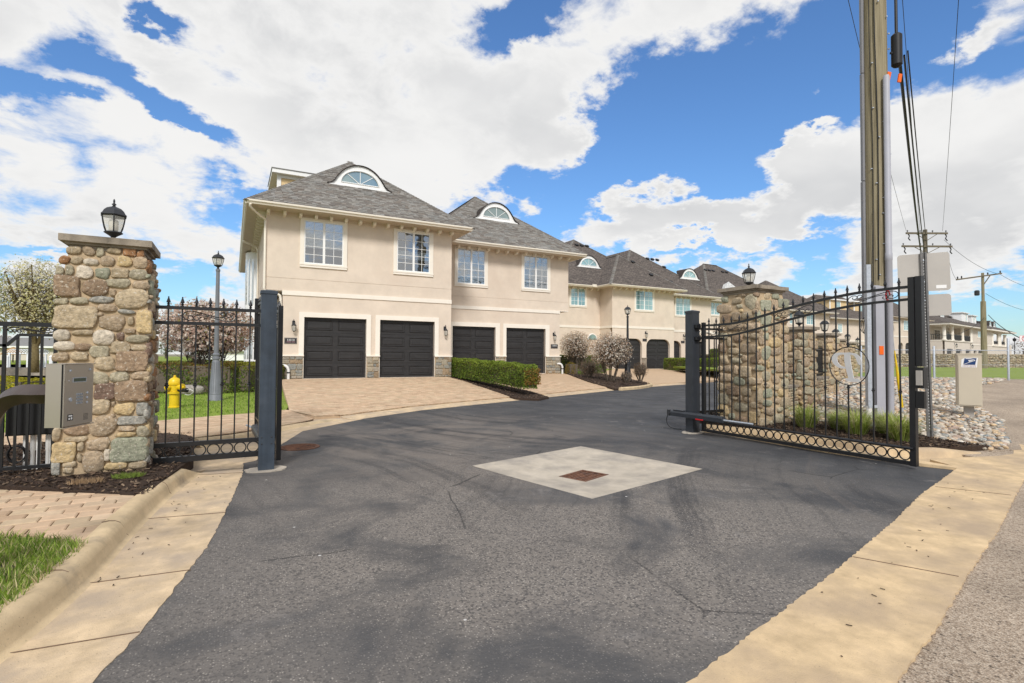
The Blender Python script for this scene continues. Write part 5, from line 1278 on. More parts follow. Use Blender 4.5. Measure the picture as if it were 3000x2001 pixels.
def garage_door(t, x0, x1, z0, z1, y, rows=4, cols=2):
    b = MB(); rh = (z1-z0)/rows
    for i in range(rows): b.box(x0, x1, y, y+.05, z0+rh*i+.004, z0+rh*(i+1)-.004)
    b.box(x0, x1, y+.02, y+.06, z0, z1)
    d = b.build('garage_door', MT['door'], t)
    for i in range(rows):
        for j in range(cols):
            a0 = x0+(x1-x0)*j/cols+.10; a1 = x0+(x1-x0)*(j+1)/cols-.10; b = MB()
            # sunk rim and raised field
            bevel_panel(b, a0, a1, z0+rh*i+.11, z0+rh*(i+1)-.11, y-.001, .028, .035)
            m_ = MB(); m_.v = b.v; m_.f = b.f; m_.c = b.c; m_.build('panel', MT['door'], d)
    return d
def wall_lantern(t, x, y, z, k=1.0):
    """scrolled arm with a hanging six-sided lantern; z = bottom"""
    b = MB(); b.box(x-.05*k, x+.05*k, y-.02, y, z+.26*k, z+.44*k)
    b.tube(curve_pts([(x, y-.02, z+.38*k), (x, y-.07*k, z+.46*k), (x, y-.13*k, z+.49*k), (x, y-.165*k, z+.44*k), (x, y-.16*k, z+.36*k)], 5), .011*k, 6)
    M = Matrix.Translation((x, y-.16*k, z)) @ Matrix.Diagonal((k, k, k, 1))
    b.lathe([(.012, .0), (.03, .01), (.05, .03), (.058, .035)], 6, M=M); b.lathe([(.088, .24), (.095, .25), (.075, .28), (.04, .32), (.02, .345), (.012, .37)], 6, M=M)
    for i in range(6):
        a = 2*math.pi*i/6; b.tube([tuple(M @ Vector((r*math.cos(a), r*math.sin(a), h))) for r, h in ((.056, .035), (.075, .14), (.086, .24))], .006*k, 4)
    l = b.build('wall_lantern', MT['lampmetal'], t)
    b = MB(); b.lathe([(.050, .038), (.068, .14), (.079, .238)], 6, M=M); b.build('glass', MT['lampglass'], l); return l
def text_mesh(body, size, mt, name, parent, M, extr=.002, align='CENTER'):
    cu = bpy.data.curves.new(name, 'FONT'); cu.body = body; cu.size = size; cu.extrude = extr; cu.align_x = align; cu.resolution_u = 2
    o = bpy.data.objects.new(name, cu); COL.objects.link(o)
    dg = bpy.context.evaluated_depsgraph_get(); me = bpy.data.meshes.new_from_object(o.evaluated_get(dg))
    bpy.data.objects.remove(o); me.transform(M); me.materials.clear(); me.materials.append(MT[mt])
    return link(name, me, parent)
def facing(x, y, z): return Matrix.Translation((x, y, z)) @ Euler((R(90), 0, 0)).to_matrix().to_4x4()
def plaque(t, x0, x1, z0, z1, y, l1, l2):
    b = MB(); b.box(x0, x1, y-.02, y, z0, z1)
    p = b.build('address_plaque', MT['plum'], t)
    b = MB(); f = .012
    for q in ((x0+f, x1-f, z0+f, z0+f*1.6), (x0+f, x1-f, z1-f*1.6, z1-f), (x0+f, x0+f*1.6, z0+f*1.6, z1-f*1.6), (x1-f*1.6, x1-f, z0+f*1.6, z1-f*1.6)): b.box(q[0], q[1], y-.023, y-.0195, q[2], q[3])
    b.build('border', MT['signback'], p)
    h = z1-z0
    text_mesh(l1, h*.50, 'lettering', 'number', p, facing((x0+x1)/2, y-.021, z0+h*.47))
    if l2:                                   # second line: too small to read in the photograph, so only its strokes
        rr_ = random.Random(3); b = MB(); x = x0+(x1-x0)*.19
        while x < x0+(x1-x0)*.84:
            w_ = rr_.uniform(.008, .015)
            if not x0+(x1-x0)*.52 < x < x0+(x1-x0)*.56: b.box(x, x+w_, y-.0225, y-.0195, z0+h*.22, z0+h*.38)
            x += w_+.005
        b.build('street_line', MT['mauve'], p)
    return p
def veneer(t, x0, x1, z1, y, seed, side=None, z0=0.0):
    """squared rubble below the stucco"""
    rr = random.Random(seed); b = MB(); b.box(x0, x1, y-.03, y+.05, z0-.1, z1); v = b.build('stone_base', MT['mortar'], t)
    cols = [(.30, .265, .20), (.36, .31, .225), (.25, .245, .21), (.29, .21, .13), (.34, .30, .24), (.22, .225, .205)]
    for cx, cz, w, h in pack(x1-x0-.01, z1-z0-.01, seed, .10, .30, wr=(1.1, 2.4)):
        stone(v, rr.choice(BOXY), (x0+.005+cx, y-.03, z0+cz), (w*1.04, .07, h*1.04), vcol(rr.choice(cols), rr.uniform(.85, 1.15)), (0, rr.uniform(-.05, .05), 0))
    b = MB(); b.box(x0-.03, x1+.03, y-.085, y+.02, z1, z1+.05); b.build('ledge', MT['trim'], v)
    return v
def hip_roof(t, x0, x1, y0, y1, z, slope, mt='roof'):
    """hip roof over the eaves rectangle; returns (object, ridge a, ridge b)"""
    w, d = x1-x0, y1-y0
    if w <= d: h = w/2*slope; ra = Vector(((x0+x1)/2, y0+w/2, z+h)); rb = Vector(((x0+x1)/2, y1-w/2, z+h))
    else: h = d/2*slope; ra = Vector((x0+d/2, (y0+y1)/2, z+h)); rb = Vector((x1-d/2, (y0+y1)/2, z+h))
    c = [Vector(p) for p in ((x0, y0, z), (x1, y0, z), (x1, y1, z), (x0, y1, z))]
    if w <= d: F = [[c[0], c[1], ra], [c[1], c[2], rb, ra], [c[2], c[3], rb], [c[3], c[0], ra, rb]]
    else: F = [[c[0], c[1], rb, ra], [c[1], c[2], rb], [c[2], c[3], ra, rb], [c[3], c[0], ra]]
    vs = []; fs = []; uvs = []
    for f in F:
        e = (f[1]-f[0]).normalized(); n = e.cross(f[2]-f[0]).normalized(); g = n.cross(e); o = len(vs)
        for p in f: vs.append(tuple(p)); uvs.append(((p-f[0]).dot(e), (p-f[0]).dot(g)))
        fs.append(tuple(range(o, o+len(f))))
    fs.append((0, 0, 0)) if False else None
    me = bpy.data.meshes.new('roof'); me.from_pydata(vs, [], fs); uv = me.uv_layers.new(name='UVMap')
    for i, l in enumerate(me.loops): uv.data[i].uv = uvs[l.vertex_index]
    me.materials.append(MT[mt]); o = link('roof', me, t)
    return o, ra, rb, F
SHC = [(.215, .20, .178), (.245, .23, .205), (.19, .172, .152), (.265, .25, .228), (.205, .18, .155), (.225, .217, .20), (.172, .155, .138)]
def shingle_face(roof, f, n_ind, seed, exposure=.145, cols=SHC, score=None):
    """laminated shingles, tab by tab, on one roof face (f[0]-f[1] is the eave)"""
    rr = random.Random(seed); e = (f[1]-f[0]).normalized(); nr = e.cross(f[2]-f[0]).normalized(); g = nr.cross(e); O = f[0]
    P = [((p-O).dot(e), (p-O).dot(g)) for p in f]
    if area(P) < 0: P.reverse()
    H_ = max(p[1] for p in P); items = []; t_ = -.03; row = 0
    while t_ < H_:
        s = -.2+rr.random()*-.2
        x1 = max(p[0] for p in P)
        while s < x1+.1:
            w = rr.choice((.13, .17, .2, .24, .3, .36)); q = [(s+.003, t_), (s+w-.003, t_), (s+w-.003, t_+exposure+.015), (s+.003, t_+exposure+.015)]
            q2 = clip_convex(q, [(a, b - (.03 if b < .01 else 0)) for a, b in P])
            if len(q2) >= 3 and abs(area(q2)) > .002: items.append((t_, q2, s))
            s += w
        t_ += exposure; row += 1
    key = (lambda it: score(O+e*it[1][0][0]+g*it[1][0][1])) if score else (lambda it: it[0])
    items.sort(key=key); mass = MB()
    for k, (t0, q, s) in enumerate(items):
        th = rr.choice((.016, .018, .028)); vs = []; n = len(q)
        for a, b in q:
            u = (b-t0)/exposure; p = O+e*a+g*b; vs.append(tuple(p+nr*(.004+th*(1-min(1, u)*.75))))
        for a, b in q: vs.append(tuple(O+e*a+g*b-nr*.004))
        fs = [tuple(range(n))]+[(i, n+i, n+(i+1) % n, (i+1) % n) for i in range(n)]
        col = vcol(rr.choice(cols), rr.uniform(.9, 1.12))
        if k < n_ind:
            b_ = MB(); b_.add(vs, fs); o = b_.build('shingle', MT['shingle'], roof); o.color = (*col, 1)
        else: mass.add(vs, fs, col)
    if mass.f: stuff(mass.build('shingle_field', MT['shingle_attr'], roof))
def hip_caps(roof, a, b, seed=0):
    rr = random.Random(seed); d = (b-a); L_ = d.length; d.normalize(); s = Vector((-d.y, d.x, 0)).normalized(); up = d.cross(s)*-1
    if up.z < 0: up = -up
    m_ = MB(); k = 0
    while k*.15 < L_:
        p = a+d*(k*.15); q = p+d*.17; l0 = .028; l1 = .012
        m_.add([tuple(p+up*l0), tuple(q+up*l1), tuple(p+s*.13-up*(.03)), tuple(q+s*.13-up*.045), tuple(p-s*.13-up*.03), tuple(q-s*.13-up*.045)], [(0, 1, 3, 2), (0, 4, 5, 1), (0, 2, 4)], vcol(rr.choice(SHC), rr.uniform(.8, 1.0))); k += 1
    m_.build('hip_cap', MT['shingle_attr'], roof)
def gutter(t, a, b, out, z, mt='gutter'):
    """ogee gutter from a to b (xy), 'out' = outward direction"""
    a = Vector((*a, z)); b = Vector((*b, z)); o = Vector((*out, 0)); pr = [(0, -.02), (.055, -.02), (.075, .03), (.12, .065), (.125, .125), (.115, .125), (.0, .10)]
    vs = [tuple(a+o*x+Vector((0, 0, h))) for x, h in pr]+[tuple(b+o*x+Vector((0, 0, h))) for x, h in pr]; n = len(pr)
    m_ = MB(); m_.add(vs, [tuple(range(n)), tuple(reversed(range(n, 2*n)))]+[(i, n+i, n+(i+1) % n, (i+1) % n) for i in range(n)]); return m_.build('gutter', MT[mt], t)
bb = MB(); bb.add([(-.055, 0, 0), (.055, 0, 0), (.055, 0, -.17), (-.055, 0, -.17), (-.055, -.30, 0), (.055, -.30, 0), (.055, -.30, -.06), (-.055, -.30, -.06), (-.055, -.24, -.13), (.055, -.24, -.13)], [(0, 1, 2, 3), (4, 7, 6, 5), (0, 4, 5, 1), (3, 2, 9, 8), (8, 9, 6, 7), (0, 3, 8, 4), (4, 8, 7), (1, 5, 9, 2), (5, 6, 9)])
BRK = bb.mesh('bracket', MT['trim'])
def brackets(t, x0, x1, y, z, step=.557):
    n = max(1, int(round((x1-x0)/step)))
    for i in range(n+1): link('bracket', BRK, t, (lerp(x0, x1, i/n), y, z))
def eyebrow(t, cx, y, z, hw, h, slope, pane='pane_eye', spokes=3):
    """half-round window under a flared shingled brow"""
    pr = [(-1, 0), (-.88, .075), (-.78, .21), (-.70, .39), (-.60, .58), (-.47, .765), (-.30, .91), (-.15, .98), (0, 1.0)]; pr = pr+[(-x, v) for x, v in reversed(pr[:-1])]
    pts = [(v.x, v.y) for v in curve_pts([(x*hw, v*h) for x, v in pr], 3)]
    vs = []; fs = []; n = len(pts)
    for x, v in pts: vs += [(cx+x*1.03, y-.07, z+v+.03), (cx+x*1.03, y+max(0, v)/slope+.10, z+v+.03)]
    for i in range(n-1): fs.append((2*i, 2*i+2, 2*i+3, 2*i+1))
    lo = [(cx+x, y-.07, z+v) for x, v in pts]; o = len(vs); vs += lo
    for i in range(n-1): fs.append((2*i, o+i, o+i+1, 2*i+2))
    b = MB(); b.add(vs, fs); d = b.build('dormer', MT['shingle_attr'] if False else MT['roof'], t, smooth=True)
    # white face with the half-round opening
    w, wh, wb = hw*.60, h*.60, h*.17
    arc = [(cx+w*math.cos(a), z+wb+wh*math.sin(a)) for a in [math.pi*i/20 for i in range(21)]]
    outer = [(cx+x, z+v) for x, v in pts]
    V = [Vector(p) for p in outer]+[Vector(p) for p in arc]; m_ = len(outer)
    E_ = [(i, (i+1) % m_) for i in range(m_)]+[(m_+i, m_+(i+1) % 21) for i in range(21)]
    r = delaunay_2d_cdt(V, E_, [], 1, 1e-5); fs = []
    for f in r[2]:
        gx = sum(r[0][i].x for i in f)/3; gz = sum(r[0][i].y for i in f)/3
        if not inpoly(gx, gz, arc): fs.append(tuple(f))
    b = MB(); b.add([(p.x, y, p.y) for p in r[0]], fs)
    b.add([(p[0], y, p[1]) for p in arc]+[(p[0], y+.05, p[1]) for p in arc], [(i, 21+i, 21+(i+1) % 21, (i+1) % 21) for i in range(21)])
    b.tube([(p[0], y-.005, p[1]) for p in arc], .028, 4, closed=True)
    b.box(cx-hw*.97, cx+hw*.97, y-.045, y-.002, z-.035, z+.03)
    b.build('face', MT['white'], d)
    b = MB(); b.add([(p[0], y+.035, p[1]) for p in arc], [tuple(range(21))]); b.build('pane', MT[pane], d)
    b = MB()
    for i in range(1, spokes+1):
        a = math.pi*i/(spokes+1); b.bar((cx, y+.02, z+wb), (cx+w*math.cos(a), y+.02, z+wb+wh*math.sin(a)), .024)
    b.build('muntin', MT['white'], d)
    return d
def downspout(t, pts, r=.045):
    b = MB(); b.tube(pts, r, 8); return b.build('downspout', MT['gutter'], t, smooth='auto')
def standpipe(t, x, y):
    b = MB(); b.tube(curve_pts([(x-.30, y+.05, .50), (x-.16, y-.08, .52), (x-.05, y-.12, .46), (x, y-.13, .34)], 6)+[Vector((x, y-.13, .1)), Vector((x, y-.13, -.06))], .055, 10); d = b.build('drain_pipe', MT['pvc'], t, smooth='auto')
    b = MB(); b.lathe([(.064, .22), (.064, .27)], 10, c=(x, y-.13)); b.build('coupling', MT['black'], d)

BX, BY, BZ = 2.48, 22.169, .505
# ------------------------------------------------------------------ house 1
h1 = thing('town_house', 'nearest beige stucco house with two dark garage doors and a half-round roof window', 'house', (BX, BY, BZ), 0, 'beige houses along the drive')
D1 = [(-.004, 0), (2.42, 0), (2.42, 2.43), (-.004, 2.43)]; D2 = [(2.985, 0), (5.40, 0), (5.40, 2.43), (2.985, 2.43)]
wall_front(h1, -.82, 6.185, -.3, 3.27, 0, [D1, D2])
b = MB(); b.box(-.82, 6.18, .23, 17.0, -.3, 3.30); b.build('inner_wall', MT['stucco'], h1)
b = MB(); b.box(-.82, -.80, 0, .24, -.3, 3.27); b.build('return_wall', MT['stucco'], h1)
b = MB(); b.box(-1.42, 6.185, -.0, 17.2, 3.435, 3.915); b.box(-1.41, 6.18, .012, 17.19, 3.91, 3.935); b.box(-1.42, 6.185, 0, 17.2, 3.93, 6.49); b.build('upper_wall', MT['stucco'], h1)
b = MB(); b.box(-1.40, 6.17, .02, 17.1, 3.405, 3.436); b.build('overhang_soffit', MT['soffit'], h1)
b = MB(); b.box(-.82, 6.19, -.035, .02, 3.265, 3.437); b.build('string_course', MT['trim'], h1)
for a0, a1 in ((-.004, 2.42), (2.985, 5.40)):
    b = MB(); b.box(a0-.19, a0, -.04, .06, .90, 2.62); b.box(a1, a1+.19, -.04, .06, .90, 2.62); b.box(a0, a1, -.04, .06, 2.43, 2.62); b.box(a0-.02, a0, -.02, .1, 0, .9); b.box(a1, a1+.02, -.02, .1, 0, .9); b.build('door_trim', MT['trim'], h1)
    garage_door(h1, a0, a1, 0, 2.43, .13)
veneer(h1, -.82, -.03, .88, 0, 201); veneer(h1, 2.45, 2.96, .88, 0, 202); veneer(h1, 5.43, 6.20, .88, 0, 203)
window(h1, -.205, 1.60, 4.41, 6.37, 0, blind=(.36, 1.0)); window(h1, 3.52, 5.30, 4.41, 6.37, 0, blind=(.30, .52))
wall_lantern(h1, -.39, 0, 1.83); wall_lantern(h1, 5.88, 0, 1.80)
plaque(h1, -.71, -.26, 1.37, 1.60, 0, '33010', True)
standpipe(h1, -.56, -.02)
# eaves
b = MB(); b.box(-2.10, 6.85, -.74, 17.9, 6.485, 6.60); so = b.build('soffit', MT['soffit'], h1)
b = MB()
for i in range(17): b.box(-2.0, 6.8, -.70+.04*i, -.70+.04*i+.006, 6.480, 6.486)
b.build('soffit_groove', MT['soffit'], so)
brackets(h1, -1.36, 6.12, 0, 6.485); 
for i in range(28): link('bracket', BRK, h1, (-1.42, .3+i*.6, 6.485)).rotation_euler = (0, 0, R(-90))
gutter(h1, (-2.10, -.74), (6.85, -.74), (0, -1), 6.50); gutter(h1, (-2.10, 17.9), (-2.10, -.74), (-1, 0), 6.50)
ro, ra, rb, F = hip_roof(h1, -2.18, 6.93, -.82, 17.95, 6.60, .80)
shingle_face(ro, F[0], 300, 301)
hip_caps(ro, F[0][0], ra, 1); hip_caps(ro, F[0][1], ra, 2); hip_caps(ro, ra, rb, 3)
eyebrow(h1, 2.37, 1.316, 8.80-BZ, 1.37, .97, .80)
downspout(h1, curve_pts([(-2.0, -.80, 6.46), (-1.98, -.70, 6.36), (-1.72, -.34, 6.22), (-1.47, -.06, 6.12), (-1.455, -.05, 5.9)], 5)+[Vector((-1.455, -.05, 3.45))])
downspout(h1, curve_pts([(-1.46, -.05, 3.44), (-1.35, -.04, 3.32), (-.95, -.04, 3.26), (-.87, -.04, 3.10)], 5)+[Vector((-.87, -.04, .1))])
downspout(h1, curve_pts([(-2.1, 6.2, 6.46), (-2.05, 6.2, 6.36), (-1.6, 6.2, 6.2), (-1.47, 6.2, 6.0)], 5)+[Vector((-1.47, 6.2, 0.1))])
# side dormer with yellow siding on the left slope
sd = MB(); sd.box(-.72, 1.4, 4.4, 6.9, 7.2, 9.32); sdo = sd.build('side_dormer', MT['siding'], h1)
b = MB()
for i in range(9): b.box(-.70, 1.2, 4.388, 4.399, 7.9+.16*i, 7.9+.16*i+.150)
b.build('siding_board', MT['siding'], sdo)
b = MB(); b.box(-1.02, 1.6, 4.10, 7.2, 9.32, 9.50); b.box(-.80, -.62, 4.36, 4.40, 7.2, 9.32); b.box(-.62, 1.2, 4.365, 4.40, 9.18, 9.32); b.build('dormer_trim', MT['white'], sdo)
b = MB(); b.box(-1.05, 1.6, 4.07, 7.23, 9.50, 9.535); b.build('dormer_roof', MT['grey_roof'], sdo)
# rounded glass bay on the garden side
bay = MB(); cxb, cyb, rb_ = -1.0, 9.6, 1.0
bay.lathe([(rb_, -.2), (rb_, .25), (rb_*.94, .27), (rb_*.94, 6.4)], 16, c=(cxb, cyb)); bo = bay.build('bay', MT['white'], h1, smooth='auto')
for i in range(7):
    a0 = R(182+i*15); a1 = R(182+i*15+7); 
    for z0_, z1_ in ((.7, 2.9), (3.6, 6.0)):
        q = MB(); rr_ = rb_*.945; q.add([(cxb+rr_*math.cos(a), cyb+rr_*math.sin(a), z) for a, z in ((a0, z0_), (a1, z0_), (a1, z1_), (a0, z1_))], [(0, 1, 2, 3)]); q.build('pane', MT['pane'], bo)

# ------------------------------------------------------------------ house 2
h2 = thing('town_house', 'second beige house, set back, with two garage doors behind the clipped hedge', 'house', (BX, BY+2.5, BZ), 0, 'beige houses along the drive')
D1 = [(7.23, 0), (9.63, 0), (9.63, 2.43), (7.23, 2.43)]; D2 = [(10.265, 0), (12.69, 0), (12.69, 2.43), (10.265, 2.43)]
wall_front(h2, 6.19, 13.63, -.3, 3.30, 0, [D1, D2])
b = MB(); b.box(6.19, 13.62, .23, 15, -.3, 3.33); b.build('inner_wall', MT['stucco'], h2)
b = MB(); b.box(6.19, 14.2, 0, 15.2, 3.47, 3.95); b.box(6.2, 14.19, .012, 15.1, 3.94, 3.965); b.box(6.19, 14.2, 0, 15.2, 3.96, 6.49); b.build('upper_wall', MT['stucco'], h2)
b = MB(); b.box(6.2, 14.18, .02, 15.1, 3.44, 3.472); b.build('overhang_soffit', MT['soffit'], h2)
b = MB(); b.box(6.19, 13.63, -.035, .02, 3.305, 3.472); b.box(13.63, 14.2, -.02, .02, 3.44, 3.472); b.build('string_course', MT['trim'], h2)
for a0, a1 in ((7.23, 9.63), (10.265, 12.69)):
    b = MB(); b.box(a0-.19, a0, -.04, .06, .90, 2.64); b.box(a1, a1+.25, -.04, .06, .90, 2.64); b.box(a0, a1, -.04, .06, 2.43, 2.64); b.box(a0-.02, a0, -.02, .1, 0, .9); b.box(a1, a1+.02, -.02, .1, 0, .9); b.build('door_trim', MT['trim'], h2)
    garage_door(h2, a0, a1, 0, 2.43, .13)
veneer(h2, 6.25, 7.20, .90, 0, 211); veneer(h2, 9.66, 10.24, .90, 0, 212); veneer(h2, 12.72, 13.66, .90, 0, 213)
window(h2, 7.31, 9.16, 4.45, 6.48, 0, blind=(0, 1)); window(h2, 11.15, 12.98, 4.45, 6.48, 0, blind=(0, 1))
wall_lantern(h2, 13.226, 0, 1.80)
plaque(h2, 13.05, 13.50, 1.37, 1.60, 0, '33020', '')
standpipe(h2, 13.72, -.02)
b = MB(); b.box(6.0, 14.88, -.74, 16, 6.485, 6.60); so = b.build('soffit', MT['soffit'], h2)
brackets(h2, 6.35, 14.1, 0, 6.485)
gutter(h2, (6.3, -.74), (14.88, -.74), (0, -1), 6.50); gutter(h2, (14.88, -.74), (14.88, 16), (1, 0), 6.50)
ro, ra, rb, F = hip_roof(h2, 5.4, 14.96, -.82, 16, 6.60, .80)
sf = F[0]; cut = 6.45  # the left end of this face lies inside the first house's roof
shingle_face(ro, sf, 300, 302, score=lambda p: p.x*.4+p.z if p.x > 6.6 else 99)
hip_caps(ro, F[0][0], ra, 4); hip_caps(ro, F[0][1], ra, 5); hip_caps(ro, ra, rb, 6)
eyebrow(h2, 10.39, 1.482, 8.96-BZ, 1.37, 1.0, .80)
b = MB(); b.lathe([(.05, 0), (.05, .75), (.075, .76), (.075, .82)], 8, c=(8.9, 6.9)); vp = b.build('vent_pipe', MT['galv'], h2); vp.location = (0, 0, 9.3)

# ------------------------------------------------------------------ arched houses further along
def arch_hole(x0, x1, z1, r=.62, z0=0.0, n=7):
    p = [(x0, z0), (x1, z0), (x1, z1-r)]
    for i in range(1, n+1): a = (math.pi/2)*i/n; p.append((x1-r+r*math.cos(a), z1-r+r*math.sin(a)))
    for i in range(0, n+1): a = math.pi/2+(math.pi/2)*i/n; p.append((x0+r+r*math.cos(a), z1-r+r*math.sin(a)))
    return p
def roof_vents(roof, spots):
    for p in spots:
        b = MB(); b.box(-.15, .15, -.12, .12, -.05, .09); b.box(-.18, .18, -.15, .14, .09, .115); o = b.build('roof_vent', MT['black'], roof, loc=(p[0], p[1]+.1, p[2])); o.rotation_euler = (R(38), 0, 0)
def far_wing(t, x0, x1, y, ydeep, doors, wins, score=3.44, band=True, zt=6.49, eav=.72, trimw=.15, lamps=(), plq=(), zd=2.45):
    holes = [arch_hole(a, c, zd) for a, c in doors]
    wall_front(t, x0, x1, -.4, score-.17, y, holes, .25)
    for a, c in doors: garage_door(t, a-.02, c+.02, 0, zd, y+.2)
    b = MB(); b.box(x0, x1, y+.27, ydeep, -.4, score-.16); b.build('inner_wall', MT['stucco'], t)
    b = MB(); b.box(x0, x1, y, ydeep, score, zt); b.build('upper_wall', MT['stucco'], t)
    b = MB(); b.box(x0-.035, x1+.035, y-.035, ydeep, score-.18, score+.005); b.build('string_course', MT['trim'], t)
    for w in wins: window(t, *w[:4], y, pane='pane_teal', sashes=w[4] if len(w) > 4 else 2, cols=w[5] if len(w) > 5 else 2, rows=4, grid=True, trimw=trimw)
    for x in lamps: wall_lantern(t, x, y, 2.55, 1.15)
    for x in plq: plain_plaque(t, x, y)
def plain_plaque(t, x, y):
    b = MB(); b.box(x-.22, x+.22, y-.02, y, 2.24, 2.46); p = b.build('address_plaque', MT['plum'], t)
    b = MB(); b.box(x-.19, x+.19, y-.023, y-.0195, 2.26, 2.268); b.box(x-.19, x+.19, y-.023, y-.0195, 2.432, 2.44); b.build('border', MT['signback'], p)
h3 = thing('town_house', 'third beige house with arched dark garage doors and a projecting corner wing', 'house', (26.47, 32.97, .45), 0, 'beige houses along the drive')
far_wing(h3, 0, 6.6, 0, 14, [(.60, 3.07), (3.54, 6.14)], [(2.24, 4.38, 4.66, 6.47)], lamps=(3.43,), plq=(3.35,))
b = MB(); b.box(3.08, 3.52, -.05, .02, -.1, .85); b.box(3.04, 3.56, -.08, .02, .85, .90); b.build('stone_base', MT['capstone'], h3)
far_wing(h3, -9.5, 0.0, 1.6, 14, [], [(-3.02, -1.31, 4.9, 6.52)])
b = MB(); pr = [(-.75+.45*math.cos(math.pi*i/14), 2.35+.45*math.sin(math.pi*i/14)) for i in range(15)]
b.add([(x, 1.555, z) for x, z in pr]+[(x, 1.595, z) for x, z in pr], [tuple(range(15))]); eo = b.build('entry_window', MT['pane_teal'], h3)
b = MB(); b.tube([(x, 1.57, z) for x, z in pr], .05, 6); b.build('entry_trim', MT['white'], eo)
b = MB(); b.box(-9.6, -.75, .86, 14, 6.49, 6.60); b.box(-.75, 7.35, -.72, 14, 6.49, 6.60); b.build('soffit', MT['soffit'], h3)
brackets(h3, .1, 6.5, 0, 6.49, .6); brackets(h3, -9, -.3, 1.6, 6.49, .6)
gutter(h3, (-.75, -.72), (7.35, -.72), (0, -1), 6.50); gutter(h3, (-.75, .86), (-.75, -.72), (-1, 0), 6.50); gutter(h3, (-9.6, .86), (-.75, .86), (0, -1), 6.50)
b = MB(); b.cbox((-1.2, .72, 6.6), (.35, .12, .2)); b.build('gutter_box', MT['gutter'], h3)
ro, ra, rb, F = hip_roof(h3, -5.2, 7.9, .8, 18, 6.60, .80); ro2, ra2, rb2, F2 = hip_roof(h3, -.82, 7.42, -.8, 14, 6.602, .80)
b = MB(); b.add([(-9.7, .8, 6.6), (-4, .8, 6.6), (-2, 4, 9.16), (-9.7, 4, 9.16)], [(0, 1, 2, 3)]); b.build('roof_skirt', MT['grey_roof'], h3)
for a_, b_ in ((F[0][0], ra), (F[0][1], ra)): hip_caps(ro, a_, b_, 7)
for a_, b_ in ((F2[0][0], ra2), (F2[0][1], ra2), (ra2, rb2)): hip_caps(ro2, a_, b_, 8)
eyebrow(h3, .1, 3.23, 8.96-.45, 1.36, 1.02, .80, pane='pane_teal')
def on_front(eave, z, slope, zp): return eave+(zp-z)/slope
for xx in (1.05, 1.6, 2.2): roof_vents(ro, [(xx, on_front(.8, 6.6, .8, 11.1)-.1, 11.1)])
roof_vents(ro2, [(4.2, on_front(-.8, 6.6, .8, 9.2)-.1, 9.2), (4.8, on_front(-.8, 6.6, .8, 7.9)-.1, 7.9)])
h4 = thing('town_house', 'fourth beige house with arched garage doors, half hidden by the gate post', 'house', (33.07, 35.27, .45), 0, 'beige houses along the drive')
far_wing(h4, 0, 7.1, 0, 14, [(2.0-1.9, 3.2), (3.72, 6.34)], [(2.38, 4.5, 4.66, 6.47)], lamps=(3.5,), plq=(3.4,))
b = MB(); b.box(-.5, 7.75, -.72, 14, 6.49, 6.60); b.build('soffit', MT['soffit'], h4); brackets(h4, .1, 7.0, 0, 6.49, .6); gutter(h4, (-.3, -.72), (7.75, -.72), (0, -1), 6.50)
ro, ra, rb, F = hip_roof(h4, -4.4, 7.83, -.8, 16, 6.60, .82)
for a_, b_ in ((F[0][0], ra), (F[0][1], ra)): hip_caps(ro, a_, b_, 9)
eyebrow(h4, 5.9, 1.5, 8.96-.45, 1.36, 1.02, .8, pane='pane_teal')
for xx in (2.9, 3.5, 4.15): roof_vents(ro, [(xx, on_front(-.8, 6.6, .82, 10.6)-.1, 10.6)])
roof_vents(ro, [(4.0, on_front(-.8, 6.6, .82, 9.7)-.1, 9.7), (2.8, on_front(-.8, 6.6, .82, 7.9), 7.9)])
h5 = thing('town_house', 'fifth beige house left of the tall right pillar with a three-part window', 'house', (40.17, 36.77, .45), 0, 'beige houses along the drive')
far_wing(h5, 0, 14, 0, 11, [(4.2, 6.8), (7.6, 10.2)], [(1.3, 3.68, 5.05, 6.52, 3)])
b = MB(); b.box(-.7, 14.7, -.72, 11, 6.49, 6.60); b.build('soffit', MT['soffit'], h5); gutter(h5, (-.7, -.72), (14.7, -.72), (0, -1), 6.50)
ro, ra, rb, F = hip_roof(h5, .5, 14.8, -.8, 11.5, 6.60, .80); hip_caps(ro, F[0][0], ra, 10); hip_caps(ro, F[0][1], rb, 11); hip_caps(ro, ra, rb, 12)
for xx in (5.5, 6.1, 6.7, 8.2, 8.8): roof_vents(ro, [(xx, on_front(-.8, 6.6, .8, 10.5)-.1, 10.5)])
b = MB(); b.add([(4.2, .55, 7.9), (6.2, .55, 8.2), (6.2, 1.6, 9.0), (4.4, 2.1, 8.0)], [(0, 1, 2, 3), (0, 3, 2, 1)]); b.build('flashing', MT['white'], ro)
h6 = thing('town_house', 'beige house seen just right of the tall pillar lantern, with teal windows', 'house', (56.2, 39.9, .45), 0, 'beige houses along the drive')
far_wing(h6, 0, 10.5, 0, 11, [(1.0, 3.5), (4.4, 6.9)], [(1.3, 3.2, 4.9, 6.4), (5.6, 7.5, 4.9, 6.4)])
b = MB(); b.box(-.7, 11.2, -.72, 11, 6.49, 6.60); b.build('soffit', MT['soffit'], h6); gutter(h6, (-.7, -.72), (11.2, -.72), (0, -1), 6.50)
ro, ra, rb, F = hip_roof(h6, -.8, 11.3, -.8, 11, 6.6, .75)
h7 = thing('town_house', 'beige house with two white roof dormers behind the top rail of the gate leaf', 'house', (70.5, 42.4, .45), 0, 'beige houses along the drive')
far_wing(h7, 0, 16, 0, 10, [(3.0, 5.6), (7.0, 9.6)], [(2.1, 3.3, 4.3, 5.7), (12, 13.6, 4.4, 6.1)], zt=6.2)
